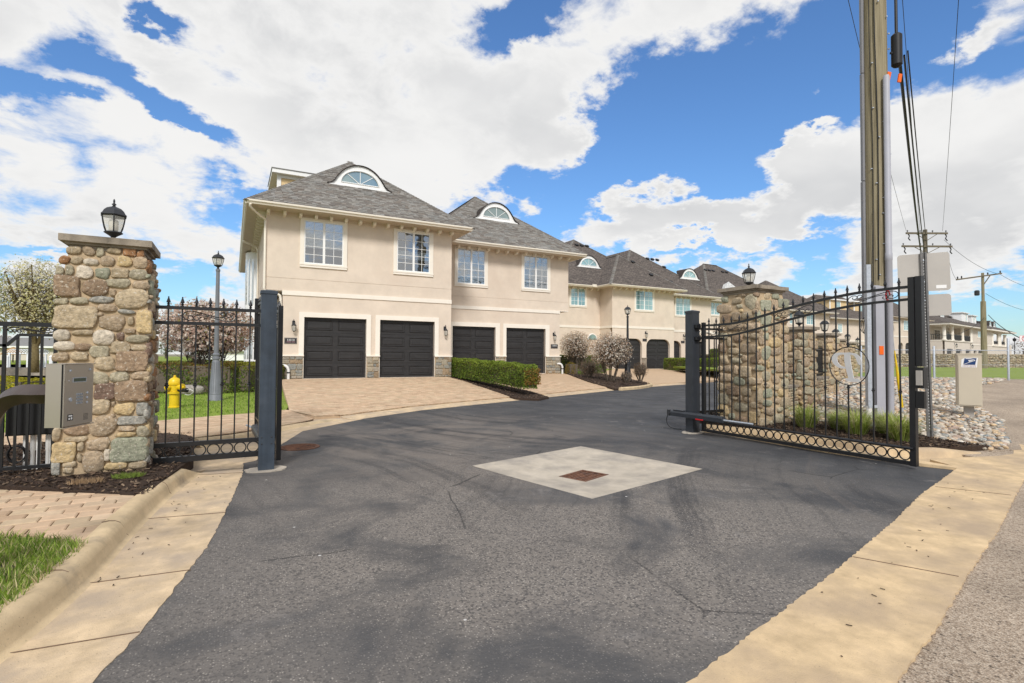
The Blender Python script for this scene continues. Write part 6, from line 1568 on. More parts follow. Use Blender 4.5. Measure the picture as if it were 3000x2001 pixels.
b = MB(); b.box(-.7, 16.7, -.72, 10, 6.2, 6.32); b.build('soffit', MT['soffit'], h7); gutter(h7, (-.7, -.72), (16.7, -.72), (0, -1), 6.22)
ro, ra, rb, F = hip_roof(h7, -.8, 16.8, -.8, 10, 6.32, .72)
def box_dormer(t, x0, x1, y, z0, z1, wx, mt='siding'):
    b = MB(); b.box(x0, x1, y, y+3, z0, z1); d = b.build('dormer', MT[mt], t)
    b = MB(); b.box(x0-.3, x1+.3, y-.3, y+3, z1, z1+.16); b.box(x0, x0+.22, y-.03, y, z0, z1); b.box(x1-.22, x1, y-.03, y, z0, z1); b.build('dormer_trim', MT['white'], d)
    window(t, wx-.62, wx+.62, z0+.35, z1-.05, y, pane='pane_teal', sashes=1, rows=3, trimw=.12)
box_dormer(h7, 2.4, 6.6, 1.2, 7.2, 9.0, 4.4); box_dormer(h7, 8.2, 12.0, 1.2, 7.2, 9.0, 10.1)
h8 = thing('town_house', 'pale house glimpsed between the sign back and the utility pole', 'house', (88.8, 42.9, 1.9), R(6), 'beige houses along the drive')
far_wing(h8, -4, 12, 0, 9, [(.3, 2.0), (2.9, 5.2)], [(2.2, 4.1, 3.7, 5.4)], score=2.9, zt=5.6, lamps=(), zd=1.9)
b = MB(); b.box(-4.6, 12.6, -.72, 9, 5.6, 5.75); b.build('soffit', MT['soffit'], h8)
ro, ra, rb, F = hip_roof(h8, -4.7, 12.7, -.8, 10, 5.75, .7)

# far terrace with balconies
h9 = thing('terrace_house', 'far pale terrace with columned balconies above the rock wall', 'house', (110.0, 45.75, 1.9), math.atan2(.17, .985))
wall_front(h9, 0, 56, -.6, 2.75, 0, [arch_hole(a, c, 1.25, .45, -.3) for a, c in ((1.3, 5.2), (7.1, 11.2), (14.0, 17.6), (20, 22.3), (23.7, 27.5))], .3, 'stucco_pale')
for a, c in ((1.3, 5.2), (7.1, 11.2), (14.0, 17.6), (20, 22.3), (23.7, 27.5)): garage_door(h9, a, c, -.3, 1.25, .25, 3, 2)
b = MB(); b.box(0, 56, .31, 13, -.6, 2.74); b.box(0, 18.6, 3.0, 13, 2.7, 5.5); b.box(18.6, 36, .0, 13, 2.7, 5.5); b.box(36, 50, 3.0, 13, 2.7, 5.2); b.build('upper_wall', MT['stucco_pale'], h9)
b = MB(); b.box(-.05, 18.7, -.15, 3.0, 2.62, 2.78); b.box(36, 50.2, -.15, 3, 2.2, 2.36); b.box(18.7, 36, -.05, .02, 2.2, 2.4); b.build('balcony_floor', MT['trim'], h9)
cm = MB(); cm.lathe([(.38, 0), (.38, .15), (.3, .2), (.26, 2.5), (.36, 2.56), (.36, 2.7)], 10); CME = cm.mesh('column', MT['trim'], smooth='auto')
for x in (0.2, 5.2, 12.1, 18.3): link('column', CME, h9, (x, .1, 2.78))
for x in (36.4, 42.5, 44.0, 49.3): link('column', CME, h9, (x, .1, 2.36))
for x0, x1, z in ((.6, 4.8, 2.85), (5.6, 11.6, 2.85), (12.5, 17.9, 2.85), (36.8, 42.1, 2.4), (44.4, 48.9, 2.4)):
    b = MB(); b.box(x0, x1, .05, .12, z+.95, z+1.02); b.box(x0, x1, .05, .12, z+.08, z+.13)
    k = x0
    while k < x1: b.box(k-.05, k+.05, .05, .11, z+.1, z+.98); k += .28
    b.build('railing', MT['iron'], h9)
b = MB()
for i in range(30): b.box(-.06, -.02, .3+i*.3, .36+i*.3, 2.9, 3.8)
b.box(-.07, -.01, .3, 9, 3.78, 3.84); b.build('railing', MT['iron'], h9)
window(h9, 6.3, 10.2, 2.9, 5.0, 2.98, pane='pane', rows=4, trimw=.2); window(h9, 23.2, 26.8, 3.6, 5.2, 0, pane='pane_teal', rows=4, trimw=.25); window(h9, 14.5, 16.5, 2.9, 5.0, 2.98, pane='pane', trimw=.2)
for x in (6.2, 17.5): wall_lantern(h9, x, 0, 1.5, 2.0)
b = MB(); b.box(-1.0, 55.6, -1.0, 13.5, 5.45, 5.72); b.build('soffit', MT['trim'], h9)
ro, ra, rb, F = hip_roof(h9, -1.1, 30, -1.1, 13, 5.72, .42); ro2, ra2, rb2, F2 = hip_roof(h9, 18, 55.8, -1.0, 16, 5.74, .42); ro3, _, _, _ = hip_roof(h9, 22, 48, 4, 16, 8.2, .5)
eyebrow(h9, 14.5, 3.6, 7.6, 1.8, 1.6, .42, pane='pane_teal'); eyebrow(h9, 46, 2.0, 7.0, 1.5, 1.3, .42, pane='pane_teal'); eyebrow(h9, 50, 2.0, 7.0, 1.5, 1.3, .42, pane='pane_teal')
box_dormer(h9, 24, 29, 2.6, 7.0, 9.0, 27.6, 'white'); box_dormer(h9, 32, 36, 2.6, 7.0, 8.8, 34, 'white')
for k_, (x, y, h_) in enumerate(((139.5, 46.2, 3.6), (152.5, 45.6, 3.6))):
    t = thing('street_lamp', ['far thin street lamp in front of the end balcony of the terrace', 'far thin street lamp beyond the end of the terrace'][k_], 'street lamp', (x, y, 1.9), 0, 'street lamps')
    b = MB(); b.lathe([(.14, 0), (.08, .5), (.06, h_-.6)], 8); b.build('pole', MT['lampmetal'], t)
    b = MB(); b.lathe([(.08, h_-.6), (.25, h_-.5), (.32, h_-.1), (.36, h_-.05), (.1, h_+.1), (.02, h_+.3)], 8); b.build('lamp_head', MT['lampmetal'], t)

# ------------------------------------------------------------------ planting
def lat(x, d): return (Ux*x+Uy*d, -Uy*x+Ux*d)          # metres to the right of / in front of the entrance -> site x, y
def leaf(b, p, n, s, col, rr):
    """one pointed leaf: a folded rhombus around direction n"""
    n = Vector(n)
    if n.length < 1e-4: n = Vector((0, 0, 1))
    n.normalize(); r_ = Vector((rr.uniform(-1, 1), rr.uniform(-1, 1), rr.uniform(-1, 1))); u = n.cross(r_)
    if u.length < 1e-3: u = Vector((1, 0, 0))
    u.normalize(); v = n.cross(u); p = Vector(p)
    b.add([tuple(p-u*s), tuple(p-v*s*.5+n*s*.12), tuple(p+u*s), tuple(p+v*s*.5+n*s*.12)], [(0, 1, 2), (0, 2, 3)], col)
def hedge(name, label, loc, rotz, dims, n, size, cols, cat='hedge', seed=0, rnd=.35, topcols=None, group=None, wob=.04, slope=0.0):
    """clipped hedge: rounded box of leaves over a dark bark-toned core; dims = length, depth, height"""
    rr = random.Random(seed); t = thing(name, label, cat, loc, rotz, group); L_, D_, H_ = dims
    b = MB(); nx = max(2, int(L_/.35))
    b.box(-L_/2+.07, L_/2-.07, -D_/2+.07, D_/2-.07, .06, H_-.07); b.build('dark_core', MT['bark'], t)  # solid box in twig brown, stands in for the shade inside the hedge
    b = MB(); k = 0
    areas = [L_*D_, L_*H_, L_*H_, D_*H_, D_*H_]; tot = sum(areas)
    ph = [rr.uniform(0, 6) for _ in range(4)]
    while k < n:
        q = rr.random()*tot; f = 0
        while q > areas[f]: q -= areas[f]; f += 1
        x, y, z = rr.uniform(-L_/2, L_/2), rr.uniform(-D_/2, D_/2), rr.uniform(.02, H_); nr = Vector((0, 0, 1))
        if f == 0: z = H_
        elif f == 1: y = -D_/2; nr = Vector((0, -1, 0))
        elif f == 2: y = D_/2; nr = Vector((0, 1, 0))
        elif f == 3: x = -L_/2; nr = Vector((-1, 0, 0))
        else: x = L_/2; nr = Vector((1, 0, 0))
        # round the edges and let the surface bulge
        c = Vector((max(-L_/2+rnd*.3, min(L_/2-rnd*.3, x)), max(-D_/2+rnd*.3, min(D_/2-rnd*.3, y)), min(H_-rnd*.3, z)))
        dv = Vector((x, y, z))-c
        if dv.length > rnd*.3: dv = dv.normalized()*rnd*.3
        p = c+dv
        w_ = wob*(math.sin(x*5+ph[0])+math.sin(z*7+ph[1]+x*2)+math.sin(y*6+ph[2]))*.6
        p += nr*(w_-rr.random()**2*.10)
        nn = (nr+Vector((rr.uniform(-1, 1), rr.uniform(-1, 1), rr.uniform(-.6, 1)))*.9)
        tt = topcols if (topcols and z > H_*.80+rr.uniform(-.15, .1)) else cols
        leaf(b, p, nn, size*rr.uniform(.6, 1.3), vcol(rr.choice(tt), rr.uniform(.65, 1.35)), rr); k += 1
    b.build('leaves', MT['leaf'], t)
    if slope:
        for c in t.children:
            for v in c.data.vertices: v.co.z += slope*v.co.x
    return t
GBOX = [(.13, .20, .022), (.095, .155, .02), (.17, .235, .03), (.07, .115, .016), (.20, .25, .035)]
GDARK = [(.10, .155, .022), (.13, .19, .028), (.165, .22, .035), (.07, .11, .018)]
GYEL = [(.34, .34, .02), (.26, .30, .025), (.40, .37, .03), (.20, .25, .02)]
RED = [(.20, .085, .03), (.24, .12, .035), (.15, .09, .03), (.19, .16, .03)]
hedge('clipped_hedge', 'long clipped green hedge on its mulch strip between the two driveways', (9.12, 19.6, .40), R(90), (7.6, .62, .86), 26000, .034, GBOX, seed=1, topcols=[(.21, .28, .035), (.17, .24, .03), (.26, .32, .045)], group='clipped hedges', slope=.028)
rr = random.Random(2); b = MB()
for i in range(900):
    p = (9.2+rr.uniform(-.33, .33), 15.84+rr.uniform(-.1, .12), .40+rr.uniform(.05, .62)); leaf(b, p, (rr.uniform(-1, .5), -1, rr.uniform(-.5, .8)), .03*rr.uniform(.7, 1.3), vcol(rr.choice([(.30, .13, .02), (.24, .17, .03), (.20, .10, .025), (.28, .2, .03)]), rr.uniform(.7, 1.2)), rr)
tag(b.build('shrub', MT['leaf']), 'rust brown winter-burnt leaves at the near end of the long clipped hedge', 'shrub')
x, y = lat(-10.9, 17.6)
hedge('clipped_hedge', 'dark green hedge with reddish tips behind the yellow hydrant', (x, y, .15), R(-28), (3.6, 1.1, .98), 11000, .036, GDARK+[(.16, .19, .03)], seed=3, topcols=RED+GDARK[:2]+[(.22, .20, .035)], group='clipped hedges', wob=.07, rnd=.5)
x, y = lat(-9.4, 19.0)
hedge('clipped_hedge', 'rounded boxwood hedge behind the grey lamp post base', (x, y, .18), R(-28), (1.35, 3.0, .95), 11000, .03, GBOX, seed=4, topcols=[(.26, .27, .035), (.30, .24, .04), (.22, .25, .03)], group='clipped hedges', rnd=.7)
x, y = lat(-12.4, 21.5)
hedge('clipped_hedge', 'yellow-green low hedge in front of the magnolia trunk', (x, y, .2), R(-28), (4.6, .8, .95), 6000, .045, [(.27, .28, .03), (.20, .22, .03), (.16, .16, .03)], seed=41, group='clipped hedges')
x, y = lat(-13.35, 14.0)
hedge('round_shrub', 'bright yellow-green rounded shrub behind the black bar fence', (x, y, .13), R(-20), (1.5, 1.3, .64), 9000, .032, GYEL, 'shrub', 5, rnd=.9, topcols=[(.46, .42, .03), (.42, .36, .02), (.36, .36, .03)])
hedge('clipped_hedge', 'low clipped hedge in front of the arched garage doors of the fourth house', (31.2, 28.8, .36), R(84), (6.6, 1.0, .98), 12000, .045, GBOX, seed=6, topcols=[(.22, .28, .035), (.18, .25, .03)], group='clipped hedges')
hedge('clipped_hedge', 'tall square evergreen hedge beside the arched doors, seen through the gate bars', (37.6, 32.0, .4), R(0), (1.3, 1.3, 1.75), 5000, .05, GBOX[:4], seed=7, group='clipped hedges')
hedge('clipped_hedge', 'dark hedge under the back magnolia bush', (19.4, 27.4, .36), R(-10), (3.4, .9, 1.15), 6000, .045, GDARK, seed=8, group='clipped hedges')
hedge('round_shrub', 'small russet ball shrub beside the white drain pipe of the second house', (16.62, 24.25, .42), 0, (.62, .62, .66), 2500, .026, [(.26, .20, .03), (.20, .19, .03), (.30, .17, .035)], 'shrub', 9, rnd=1.0)
hedge('round_shrub', 'low leafy green plant beside the russet ball shrub', (17.3, 24.6, .42), 0, (.7, .5, .34), 900, .035, [(.16, .28, .03), (.12, .22, .02)], 'plant', 10, rnd=1.0)

# mulch islands
ISL = [(8.50, 24.4), (8.42, 18), (8.22, 15.2), (8.75, 14.60), (9.5, 15.2), (9.85, 17), (9.72, 24.4)]
structure(sheet('mulch_bed', ISL, MT['mulch'], lambda x, y: z_drive(x, y)+.03, .5)); chips('bark_mulch', ISL, 1500, lambda x, y: z_drive(x, y)+.03, 61, s=(.04, .09))
ISL2 = [(14.4, 17.75), (16.2, 18.45), (17.9, 19.6), (18.8, 20.6), (19.3, 22.5), (20.6, 26.6), (18.4, 28.2), (16.4, 24.5), (15.1, 20.6)]
structure(sheet('mulch_bed', ISL2, MT['mulch'], lambda x, y: z_drive(x, y)+.04, .5)); chips('bark_mulch', ISL2, 1500, lambda x, y: z_drive(x, y)+.04, 62, s=(.05, .1))
structure(curb('kerb', [(14.6, 17.55), (16.3, 18.2), (18.0, 19.35), (18.95, 20.5)], [(0, -.1), (0, .10), (.03, .13), (.14, .13), (.16, -.1)], lambda t: 1.0))
structure(sheet('lawn', [(16.7, 25.2), (19.9, 26.0), (21.5, 28.5), (26.3, 32.6), (20, 33.5), (16.7, 33.5)], MT['lawn'], lambda x, y: z_drive(x, y)+.015, 1.5))

def shrubtree(name, label, cat, loc, crown_c, crown_r, stems, n_flow, fcols, fsize, seed, bark='bark', n_twig=500, flat=.0, shell=.55, group=None, twigcol=None, leafcols=None, n_leaf=0, spread=.25, trunk=None):
    """multi-stemmed blossoming shrub: vase of stems, twigs through the crown, blossoms through its volume"""
    rr = random.Random(seed); t = thing(name, label, cat, loc, 0, group); c = Vector(crown_c); r3 = Vector(crown_r)
    def inside(sh):
        while True:
            v = Vector((rr.uniform(-1, 1), rr.uniform(-1, 1), rr.uniform(-1, 1)))
            if v.length > 1 or v.length < sh*rr.random()**.4: continue
            if v.z < -.75: continue
            return v
    def put(v): return Vector((c.x+v.x*r3.x, c.y+v.y*r3.y, c.z+v.z*r3.z*(1 if v.z > 0 else 1)))
    b = MB(); ends = []
    if trunk:
        h0, r0 = trunk; b.tube([(0, 0, -.1), (.02, .01, h0*.5), (.0, .0, h0)], [r0*1.25, r0, r0*.9], 9)
    for i in range(stems):
        a = 2*math.pi*i/stems+rr.uniform(-.4, .4); e = put(Vector((math.cos(a)*rr.uniform(.3, .8), math.sin(a)*rr.uniform(.3, .8), rr.uniform(0, .75))))
        s0 = Vector((math.cos(a)*spread*.4, math.sin(a)*spread*.4, -.05)) if not trunk else Vector((0, 0, trunk[0]*rr.uniform(.75, 1.0)))
        mid = s0.lerp(e, .45)+Vector((math.cos(a)*.1, math.sin(a)*.1, .1 if not trunk else .25)); pts = curve_pts([s0, mid, e], 5); r0 = (trunk[1]*.55 if trunk else .03)*rr.uniform(.7, 1.1)
        b.tube(pts, [lerp(r0, r0*.3, k/(len(pts)-1)) for k in range(len(pts))], 5, caps=False); ends.append(pts)
    b.build('trunk' if trunk else 'stems', MT[bark], t, smooth=True)
    b = MB(); tips = []
    for i in range(n_twig):
        P_ = rr.choice(ends); s0 = P_[rr.randrange(len(P_)//3, len(P_))]; e = put(inside(shell)); m_ = s0.lerp(e, .5)+Vector((rr.uniform(-.1, .1), rr.uniform(-.1, .1), rr.uniform(0, .12)))*r3.x
        w = .006*max(.8, r3.x*.55); b.tube([s0, m_, e], [w*1.3, w, w*.5], 3, caps=False); tips += [e, m_.lerp(e, .6)]
    b.build('twigs', MT[bark], t)
    b = MB()
    for i in range(n_flow):
        if rr.random() < .75: p = rr.choice(tips)+Vector((rr.gauss(0, .06), rr.gauss(0, .06), rr.gauss(0, .06)))*r3.x
        else: p = put(inside(shell))
        col = vcol(rr.choice(fcols), rr.uniform(.75, 1.1)); s = fsize*rr.uniform(.6, 1.3); o = (p-c).normalized()
        for k in range(2): leaf(b, p+Vector((rr.uniform(-1, 1), rr.uniform(-1, 1), rr.uniform(-1, 1)))*s*.5, o+Vector((rr.uniform(-1, 1), rr.uniform(-1, 1), rr.uniform(-.3, 1))), s, col, rr)
    b.build('blossom', MT['petal'], t)
    if n_leaf:
        b = MB()
        for i in range(n_leaf):
            p = put(inside(shell)); leaf(b, p, (rr.uniform(-1, 1), rr.uniform(-1, 1), rr.uniform(-.2, 1)), fsize*rr.uniform(.6, 1.1), vcol(rr.choice(leafcols), rr.uniform(.7, 1.3)), rr)
        b.build('leaves', MT['leaf'], t)
    return t
MAG = [(.84, .78, .66), (.80, .72, .60), (.86, .82, .74), (.76, .65, .55), (.66, .52, .42)]
BUD = [(.48, .32, .22), (.40, .27, .17), (.54, .38, .27), (.36, .27, .14)]
shrubtree('magnolia_bush', 'round clipped magnolia in pale blossom beside the middle street lamp', 'magnolia', (16.5, 20.7, .32), (0, 0, 1.42), (1.12, 1.12, .92), 9, 1700, MAG, .036, 11, n_twig=700, group='magnolia bushes', leafcols=BUD, n_leaf=2600, spread=.5)
shrubtree('magnolia_bush', 'round clipped magnolia close to the wall of the third house, behind the front one', 'magnolia', (18.1, 25.9, .42), (0, 0, 1.65), (1.05, 1.05, .92), 8, 1100, MAG, .038, 12, n_twig=650, group='magnolia bushes', leafcols=BUD, n_leaf=2900, spread=.4)
x, y = lat(-11.7, 20.2)
shrubtree('magnolia_bush', 'large spreading magnolia in blossom behind the left fence panel', 'magnolia', (x, y, .2), (0, 0, 2.2), (1.75, 1.6, 1.15), 9, 5200, [(.84, .74, .64), (.80, .66, .56), (.85, .79, .70), (.72, .55, .46), (.62, .44, .36)], .058, 13, n_twig=600, group='magnolia bushes', leafcols=[(.50, .33, .25), (.44, .28, .2), (.56, .40, .30), (.34, .3, .1)], n_leaf=2600, spread=.5)
x, y = lat(-9.9, 23.0)
shrubtree('bare_shrub', 'reddish bare shrub below the right side of the large magnolia', 'shrub', (x, y, .2), (0, 0, 1.15), (1.0, .8, .7), 10, 300, [(.25, .09, .06), (.2, .08, .05)], .03, 14, n_twig=500, leafcols=[(.20, .07, .05), (.26, .1, .07)], n_leaf=1500)
for k_, (x, y, r_, h_, lb) in enumerate(((16.35, 22.3, .62, .95, 'red-twigged bush between the two round magnolias'), (17.85, 20.05, .42, .85, 'small pinkish twiggy bush right of the middle street lamp'), (16.0, 18.9, .35, .5, 'low sparse twiggy bush at the front of the magnolia bed'))):
    shrubtree('twig_bush', lb, 'shrub', (x, y, .30), (0, 0, h_*.55), (r_, r_, h_*.5), 10, 60, [(.5, .36, .26)], .02, 15+k_, n_twig=300 if k_ < 2 else 80, group='twiggy bushes', leafcols=[(.24, .12, .075), (.30, .17, .10), (.2, .16, .05)], n_leaf=900 if k_ < 2 else 120, spread=.2)
PEAR = [(.80, .73, .46), (.74, .68, .36), (.83, .78, .56), (.62, .59, .25)]
x, y = lat(-29.9, 33.0)
shrubtree('pear_tree', 'blossoming pear tree with a mossy trunk beyond the bar fence', 'tree', (x, y, .33), (0, 0, 4.4), (2.5, 2.5, 2.75), 12, 4300, PEAR, .07, 21, bark='bark_green', n_twig=620, shell=.5, group='pear trees', leafcols=[(.40, .42, .12), (.32, .36, .09)], n_leaf=500, trunk=(1.7, .19))
x, y = lat(-31.2, 31.5)
shrubtree('pear_tree', 'greener pear tree cut by the left edge of the picture', 'tree', (x-1.1, y-.3, .33), (0, 0, 4.4), (1.9, 1.9, 2.7), 10, 2800, [(.60, .62, .28), (.68, .66, .42), (.50, .55, .18)], .065, 22, bark='bark_green', n_twig=450, shell=.3, group='pear trees', leafcols=[(.38, .44, .10), (.32, .38, .07)], n_leaf=1200, trunk=(1.6, .16))
# ornamental grasses by the right kerb
OG = [(9.32, 6.02), (9.60, 5.60), (9.36, 5.16), (9.86, 4.95), (9.36, 4.50)]
OGL = ['tuft of fresh ornamental grass nearest the tall right stone pillar', 'smaller grass tuft second from the tall right pillar', 'wide grass tuft behind the middle bars of the right gate leaf', 'grass tuft in front of the utility pole foot', 'grass tuft beside the foot of the sign post']
for i, (x, y) in enumerate(OG):
    rr = random.Random(70+i); t = thing('grass_tuft', OGL[i], 'ornamental grass', (x, y, z_bedr(x, y)-.01), 0, 'ornamental grass tufts'); b = MB(); k = [1.0, .8, 1.05, .95, 1.0][i]
    for j in range(900):
        a = rr.uniform(0, 6.283); r0 = rr.random()**.5*.13*k; h_ = rr.uniform(.20, .50)*k; o = rr.uniform(.05, .42)*k; ca, sa = math.cos(a), math.sin(a)
        p0 = Vector((ca*r0, sa*r0, 0)); p1 = p0+Vector((ca*o*.35, sa*o*.35, h_*.65)); p2 = p0+Vector((ca*o, sa*o, h_*rr.uniform(.55, 1.05))); w = Vector((-sa, ca, 0))*.0045
        dry = rr.random() < .28; col = vcol((.55, .50, .28) if dry else rr.choice([(.30, .37, .07), (.38, .44, .11), (.24, .32, .05)]), rr.uniform(.75, 1.25))
        b.add([tuple(p0-w), tuple(p0+w), tuple(p1+w*.8), tuple(p1-w*.8), tuple(p2)], [(0, 1, 2, 3), (3, 2, 4)], col)
    b.build('blades', MT['grass'], t)
# small weeds in the left bed
for i, (x, y, dry, lb) in enumerate(((-1.26, 6.62, True, 'dry brown tuft at the foot of the left stone pillar'), (-.93, 6.72, False, 'small green tuft at the foot of the left stone pillar'))):
    rr = random.Random(90+i); b = MB()
    for j in range(260):
        a = rr.uniform(0, 6.28); r0 = rr.random()**.5*.11; h_ = rr.uniform(.02, .06); ca, sa = math.cos(a), math.sin(a); p0 = Vector((ca*r0*1.3, sa*r0*.7, 0)); p2 = p0+Vector((rr.uniform(-.03, .03), rr.uniform(-.03, .03), h_)); w = Vector((.003, .001, 0))
        b.add([tuple(p0-w), tuple(p0+w), tuple(p2)], [(0, 1, 2)], vcol((.38, .26, .15) if dry else (.2, .27, .05), rr.uniform(.7, 1.3)))
    tag(b.build('weed_tuft', MT['grass'], loc=(x, y, z_bed(x, y)+.005)), lb, 'weed', 'weed tufts in the left mulch bed')

# ------------------------------------------------------------------ hydrant and street lamps
hy = thing('fire_hydrant', 'yellow fire hydrant on the lawn behind the left fence', 'fire hydrant', (-1.23, 15.2, .14), R(-28))
b = MB(); b.lathe([(.125, 0), (.125, .03), (.108, .04), (.108, .34), (.15, .345), (.15, .39), (.125, .395), (.125, .56), (.145, .565), (.145, .60), (.13, .605)], 18); b.build('barrel', MT['yellow'], hy, smooth='auto')
b = MB(); b.lathe([(.135, .605), (.132, .64), (.112, .69), (.07, .725), (.04, .735), (.04, .75), (.028, .755), (.026, .79), (.005, .795)], 18); b.build('bonnet', MT['yellow'], hy, smooth='auto')
def nozzle(dx, dy, z, r, l, name, mt='yellow'):
    a = math.atan2(dy, dx); M = Matrix.Rotation(a, 4, 'Z') @ Matrix.Rotation(R(90), 4, 'Y'); b = MB()
    b.lathe([(r*.8, .08), (r*.8, l-.05), (r, l-.045), (r, l), (r*.35, l+.004), (r*.35, l+.035), (.002, l+.036)], 14, M=Matrix.Translation((0, 0, z)) @ M); return b.build(name, MT[mt], hy, smooth='auto')
nozzle(-.45, -.9, .50, .075, .20, 'outlet'); nozzle(.95, -.2, .50, .085, .24, 'outlet'); nozzle(-.95, .1, .47, .05, .17, 'outlet'); n_ = nozzle(.95, -.2, .43, .055, .36, 'hose_cap', 'black')
b = MB()
for i in range(8): b.lathe([(.014, 0), (.014, .02), (.002, .022)], 6, c=(.135*math.cos(i*.785), .135*math.sin(i*.785)), M=Matrix.Translation((0, 0, .39)))
b.build('bolt', MT['yellow'], hy)
b = MB(); b.tube(curve_pts([(.33, -.08, .44), (.42, -.1, .46), (.50, -.08, .40), (.40, -.05, .32), (.28, -.05, .33)], 6), .006, 5); b.build('tether', MT['pvc'], hy)
bo_ = stone(thing('boulder', 'weathered grey rock under the hedge behind the hydrant', 'rock', (*lat(-10.1, 16.6), .17)), ROUND[2], (0, 0, .14), (.75, .45, .34), (.30, .27, .24)); bo_.name = 'rock'
def lamp_post(label, loc, H_, k, mt, kl=1.0):
    t = thing('street_lamp', label, 'street lamp', loc, R(-20), 'street lamps')
    b = MB(); b.lathe([(.20*k, -.05), (.20*k, .03), (.175*k, .06), (.175*k, .16), (.160*k, .18), (.165*k, .20), (.155*k, .22), (.095*k, 1.10), (.085*k, 1.12), (.085*k, 1.15), (.10*k, 1.16), (.10*k, 1.20), (.082*k, 1.21), (.082*k, 1.26), (.095*k, 1.27), (.095*k, 1.30), (.062*k, 1.33)], 20); o = b.build('base', MT[mt], t, smooth='auto')
    b = MB()
    for i in range(16):
        a = 2*math.pi*i/16; b.tube([(.148*k*math.cos(a), .148*k*math.sin(a), .24), (.095*k*math.cos(a), .095*k*math.sin(a), 1.08)], .010*k, 4)
    b.build('flute', MT[mt], t)
    b = MB(); b.lathe([(.062*k, 1.32), (.062*k, 1.5), (.047*k, H_-.62), (.047*k, H_-.60), (.058*k, H_-.59), (.058*k, H_-.54), (.04*k, H_-.53)], 14); b.build('shaft', MT[mt], t, smooth='auto')
    lantern_parts(t, 1.05*kl, 6, H_-.535, bulb=True); return t
lp1 = lamp_post('tall grey street lamp with a fluted base behind the left fence', (-.40, 16.9, .15), 4.22, 1.0, 'lampgrey')
lp2 = lamp_post('dark street lamp in the magnolia bed before the third house', (17.60, 20.70, .30), 3.72, 1.05, 'lampmetal', 1.1)

# ------------------------------------------------------------------ utility poles and wires
def pole_material():
    mt = MT['wood_pole']; nt = mt.node_tree; N = nt.nodes; L = nt.links; b = N['Principled BSDF']
    tcn = N.new('ShaderNodeTexCoord'); mp = N.new('ShaderNodeMapping'); mp.inputs['Scale'].default_value = (22, 22, .5); L.new(tcn.outputs['Object'], mp.inputs['Vector'])
    n = N.new('ShaderNodeTexNoise'); n.inputs['Scale'].default_value = 1; n.inputs['Detail'].default_value = 8; n.inputs['Roughness'].default_value = .7; L.new(mp.outputs[0], n.inputs['Vector'])
    cr_ = N.new('ShaderNodeValToRGB'); L.new(n.outputs[0], cr_.inputs[0]); e = cr_.color_ramp.elements
    e[0].position = .30; e[0].color = (.085, .068, .036, 1); e[1].position = .72; e[1].color = (.40, .345, .23, 1); x = e.new(.5); x.color = (.255, .215, .135, 1)
    L.new(cr_.outputs[0], b.inputs['Base Color']); bp = N.new('ShaderNodeBump'); bp.inputs['Strength'].default_value = .6; bp.inputs['Distance'].default_value = .01; L.new(n.outputs[0], bp.inputs['Height']); L.new(bp.outputs[0], b.inputs['Normal'])
pole_material()
up = thing('utility_pole', 'thick weathered wooden utility pole with grey conduits behind the right gate leaf', 'utility pole', (12.39, 6.35, .12), R(-27.97), 'utility poles')
b = MB(); b.lathe([(.25, -.2), (.245, 2), (.232, 6), (.222, 9), (.205, 11.6)], 24); b.build('pole', MT['wood_pole'], up, smooth='auto')
b = MB(); b.lathe([(.065, 0), (.065, 3.4), (.07, 3.41), (.07, 3.55), (.062, 3.56), (.062, 7.35), (.05, 7.38)], 12, c=(.02, -.31)); b.build('conduit', MT['conduit'], up, smooth='auto')
b = MB(); b.box(-.30, -.10, -.36, -.20, 0, 2.83); b.add([(-.30, -.36, 2.83), (-.10, -.36, 2.83), (-.10, -.20, 2.83), (-.30, -.20, 2.83), (-.24, -.22, 2.88), (-.15, -.22, 2.88)], [(0, 1, 5, 4), (1, 2, 5), (3, 0, 4)]); ug = b.build('cable_guard', MT['conduit'], up)
b = MB(); b.box(-.325, -.30, -.25, -.16, 0, 2.8); b.box(-.10, -.08, -.36, -.26, 0, 2.8); b.build('guard_flange', MT['conduit'], ug)
b = MB()
for i in range(9):
    for x in (-.315, -.092): b.lathe([(.008, 0), (.008, .008), (.001, .01)], 6, M=Matrix.Translation((x, -.37 if x > -.2 else -.25, .2+.32*i)) @ Euler((R(90), 0, 0)).to_matrix().to_4x4())
b.build('bolt', MT['lampmetal'], ug)
b = MB(); b.box(-.245, -.155, -.372, -.361, 1.40, 1.58); b.build('orange_tag', MT['orange'], up)
b = MB(); b.box(-.285, -.225, .02, .10, 2.2, 5.2); b.box(-.28, -.222, .02, .095, 5.22, 7.6); b.box(-.275, -.215, .02, .09, 7.62, 11); b.build('cable_guard', MT['conduit_dark'], up)
b = MB()
for x0, y0, z0, z1, r_ in ((-.13, -.215, 3.0, 10.8, .011), (-.20, -.15, 2.9, 10.5, .008), (.05, -.235, 2.9, 7.4, .017)): b.tube(curve_pts([(x0, y0, z0), (x0+.015, y0-.005, lerp(z0, z1, .4)), (x0-.02, y0+.012, lerp(z0, z1, .75)), (x0+.02, y0+.02, z1)], 5), r_, 6)
b.tube(curve_pts([(-.26, -.06, 1.3), (-.34, -.2, 1.8), (-.27, -.16, 2.6), (-.20, -.18, 4.5)], 6), .006, 5)
b.tube([(-.36+.10*math.cos(a)*(1+.02*i), -.22+.0*a, 2.02+.20*math.sin(a)) for i, a in enumerate([k*.35 for k in range(52)])], .007, 5)
b.build('riser_cable', MT['cable'], up)
b = MB()
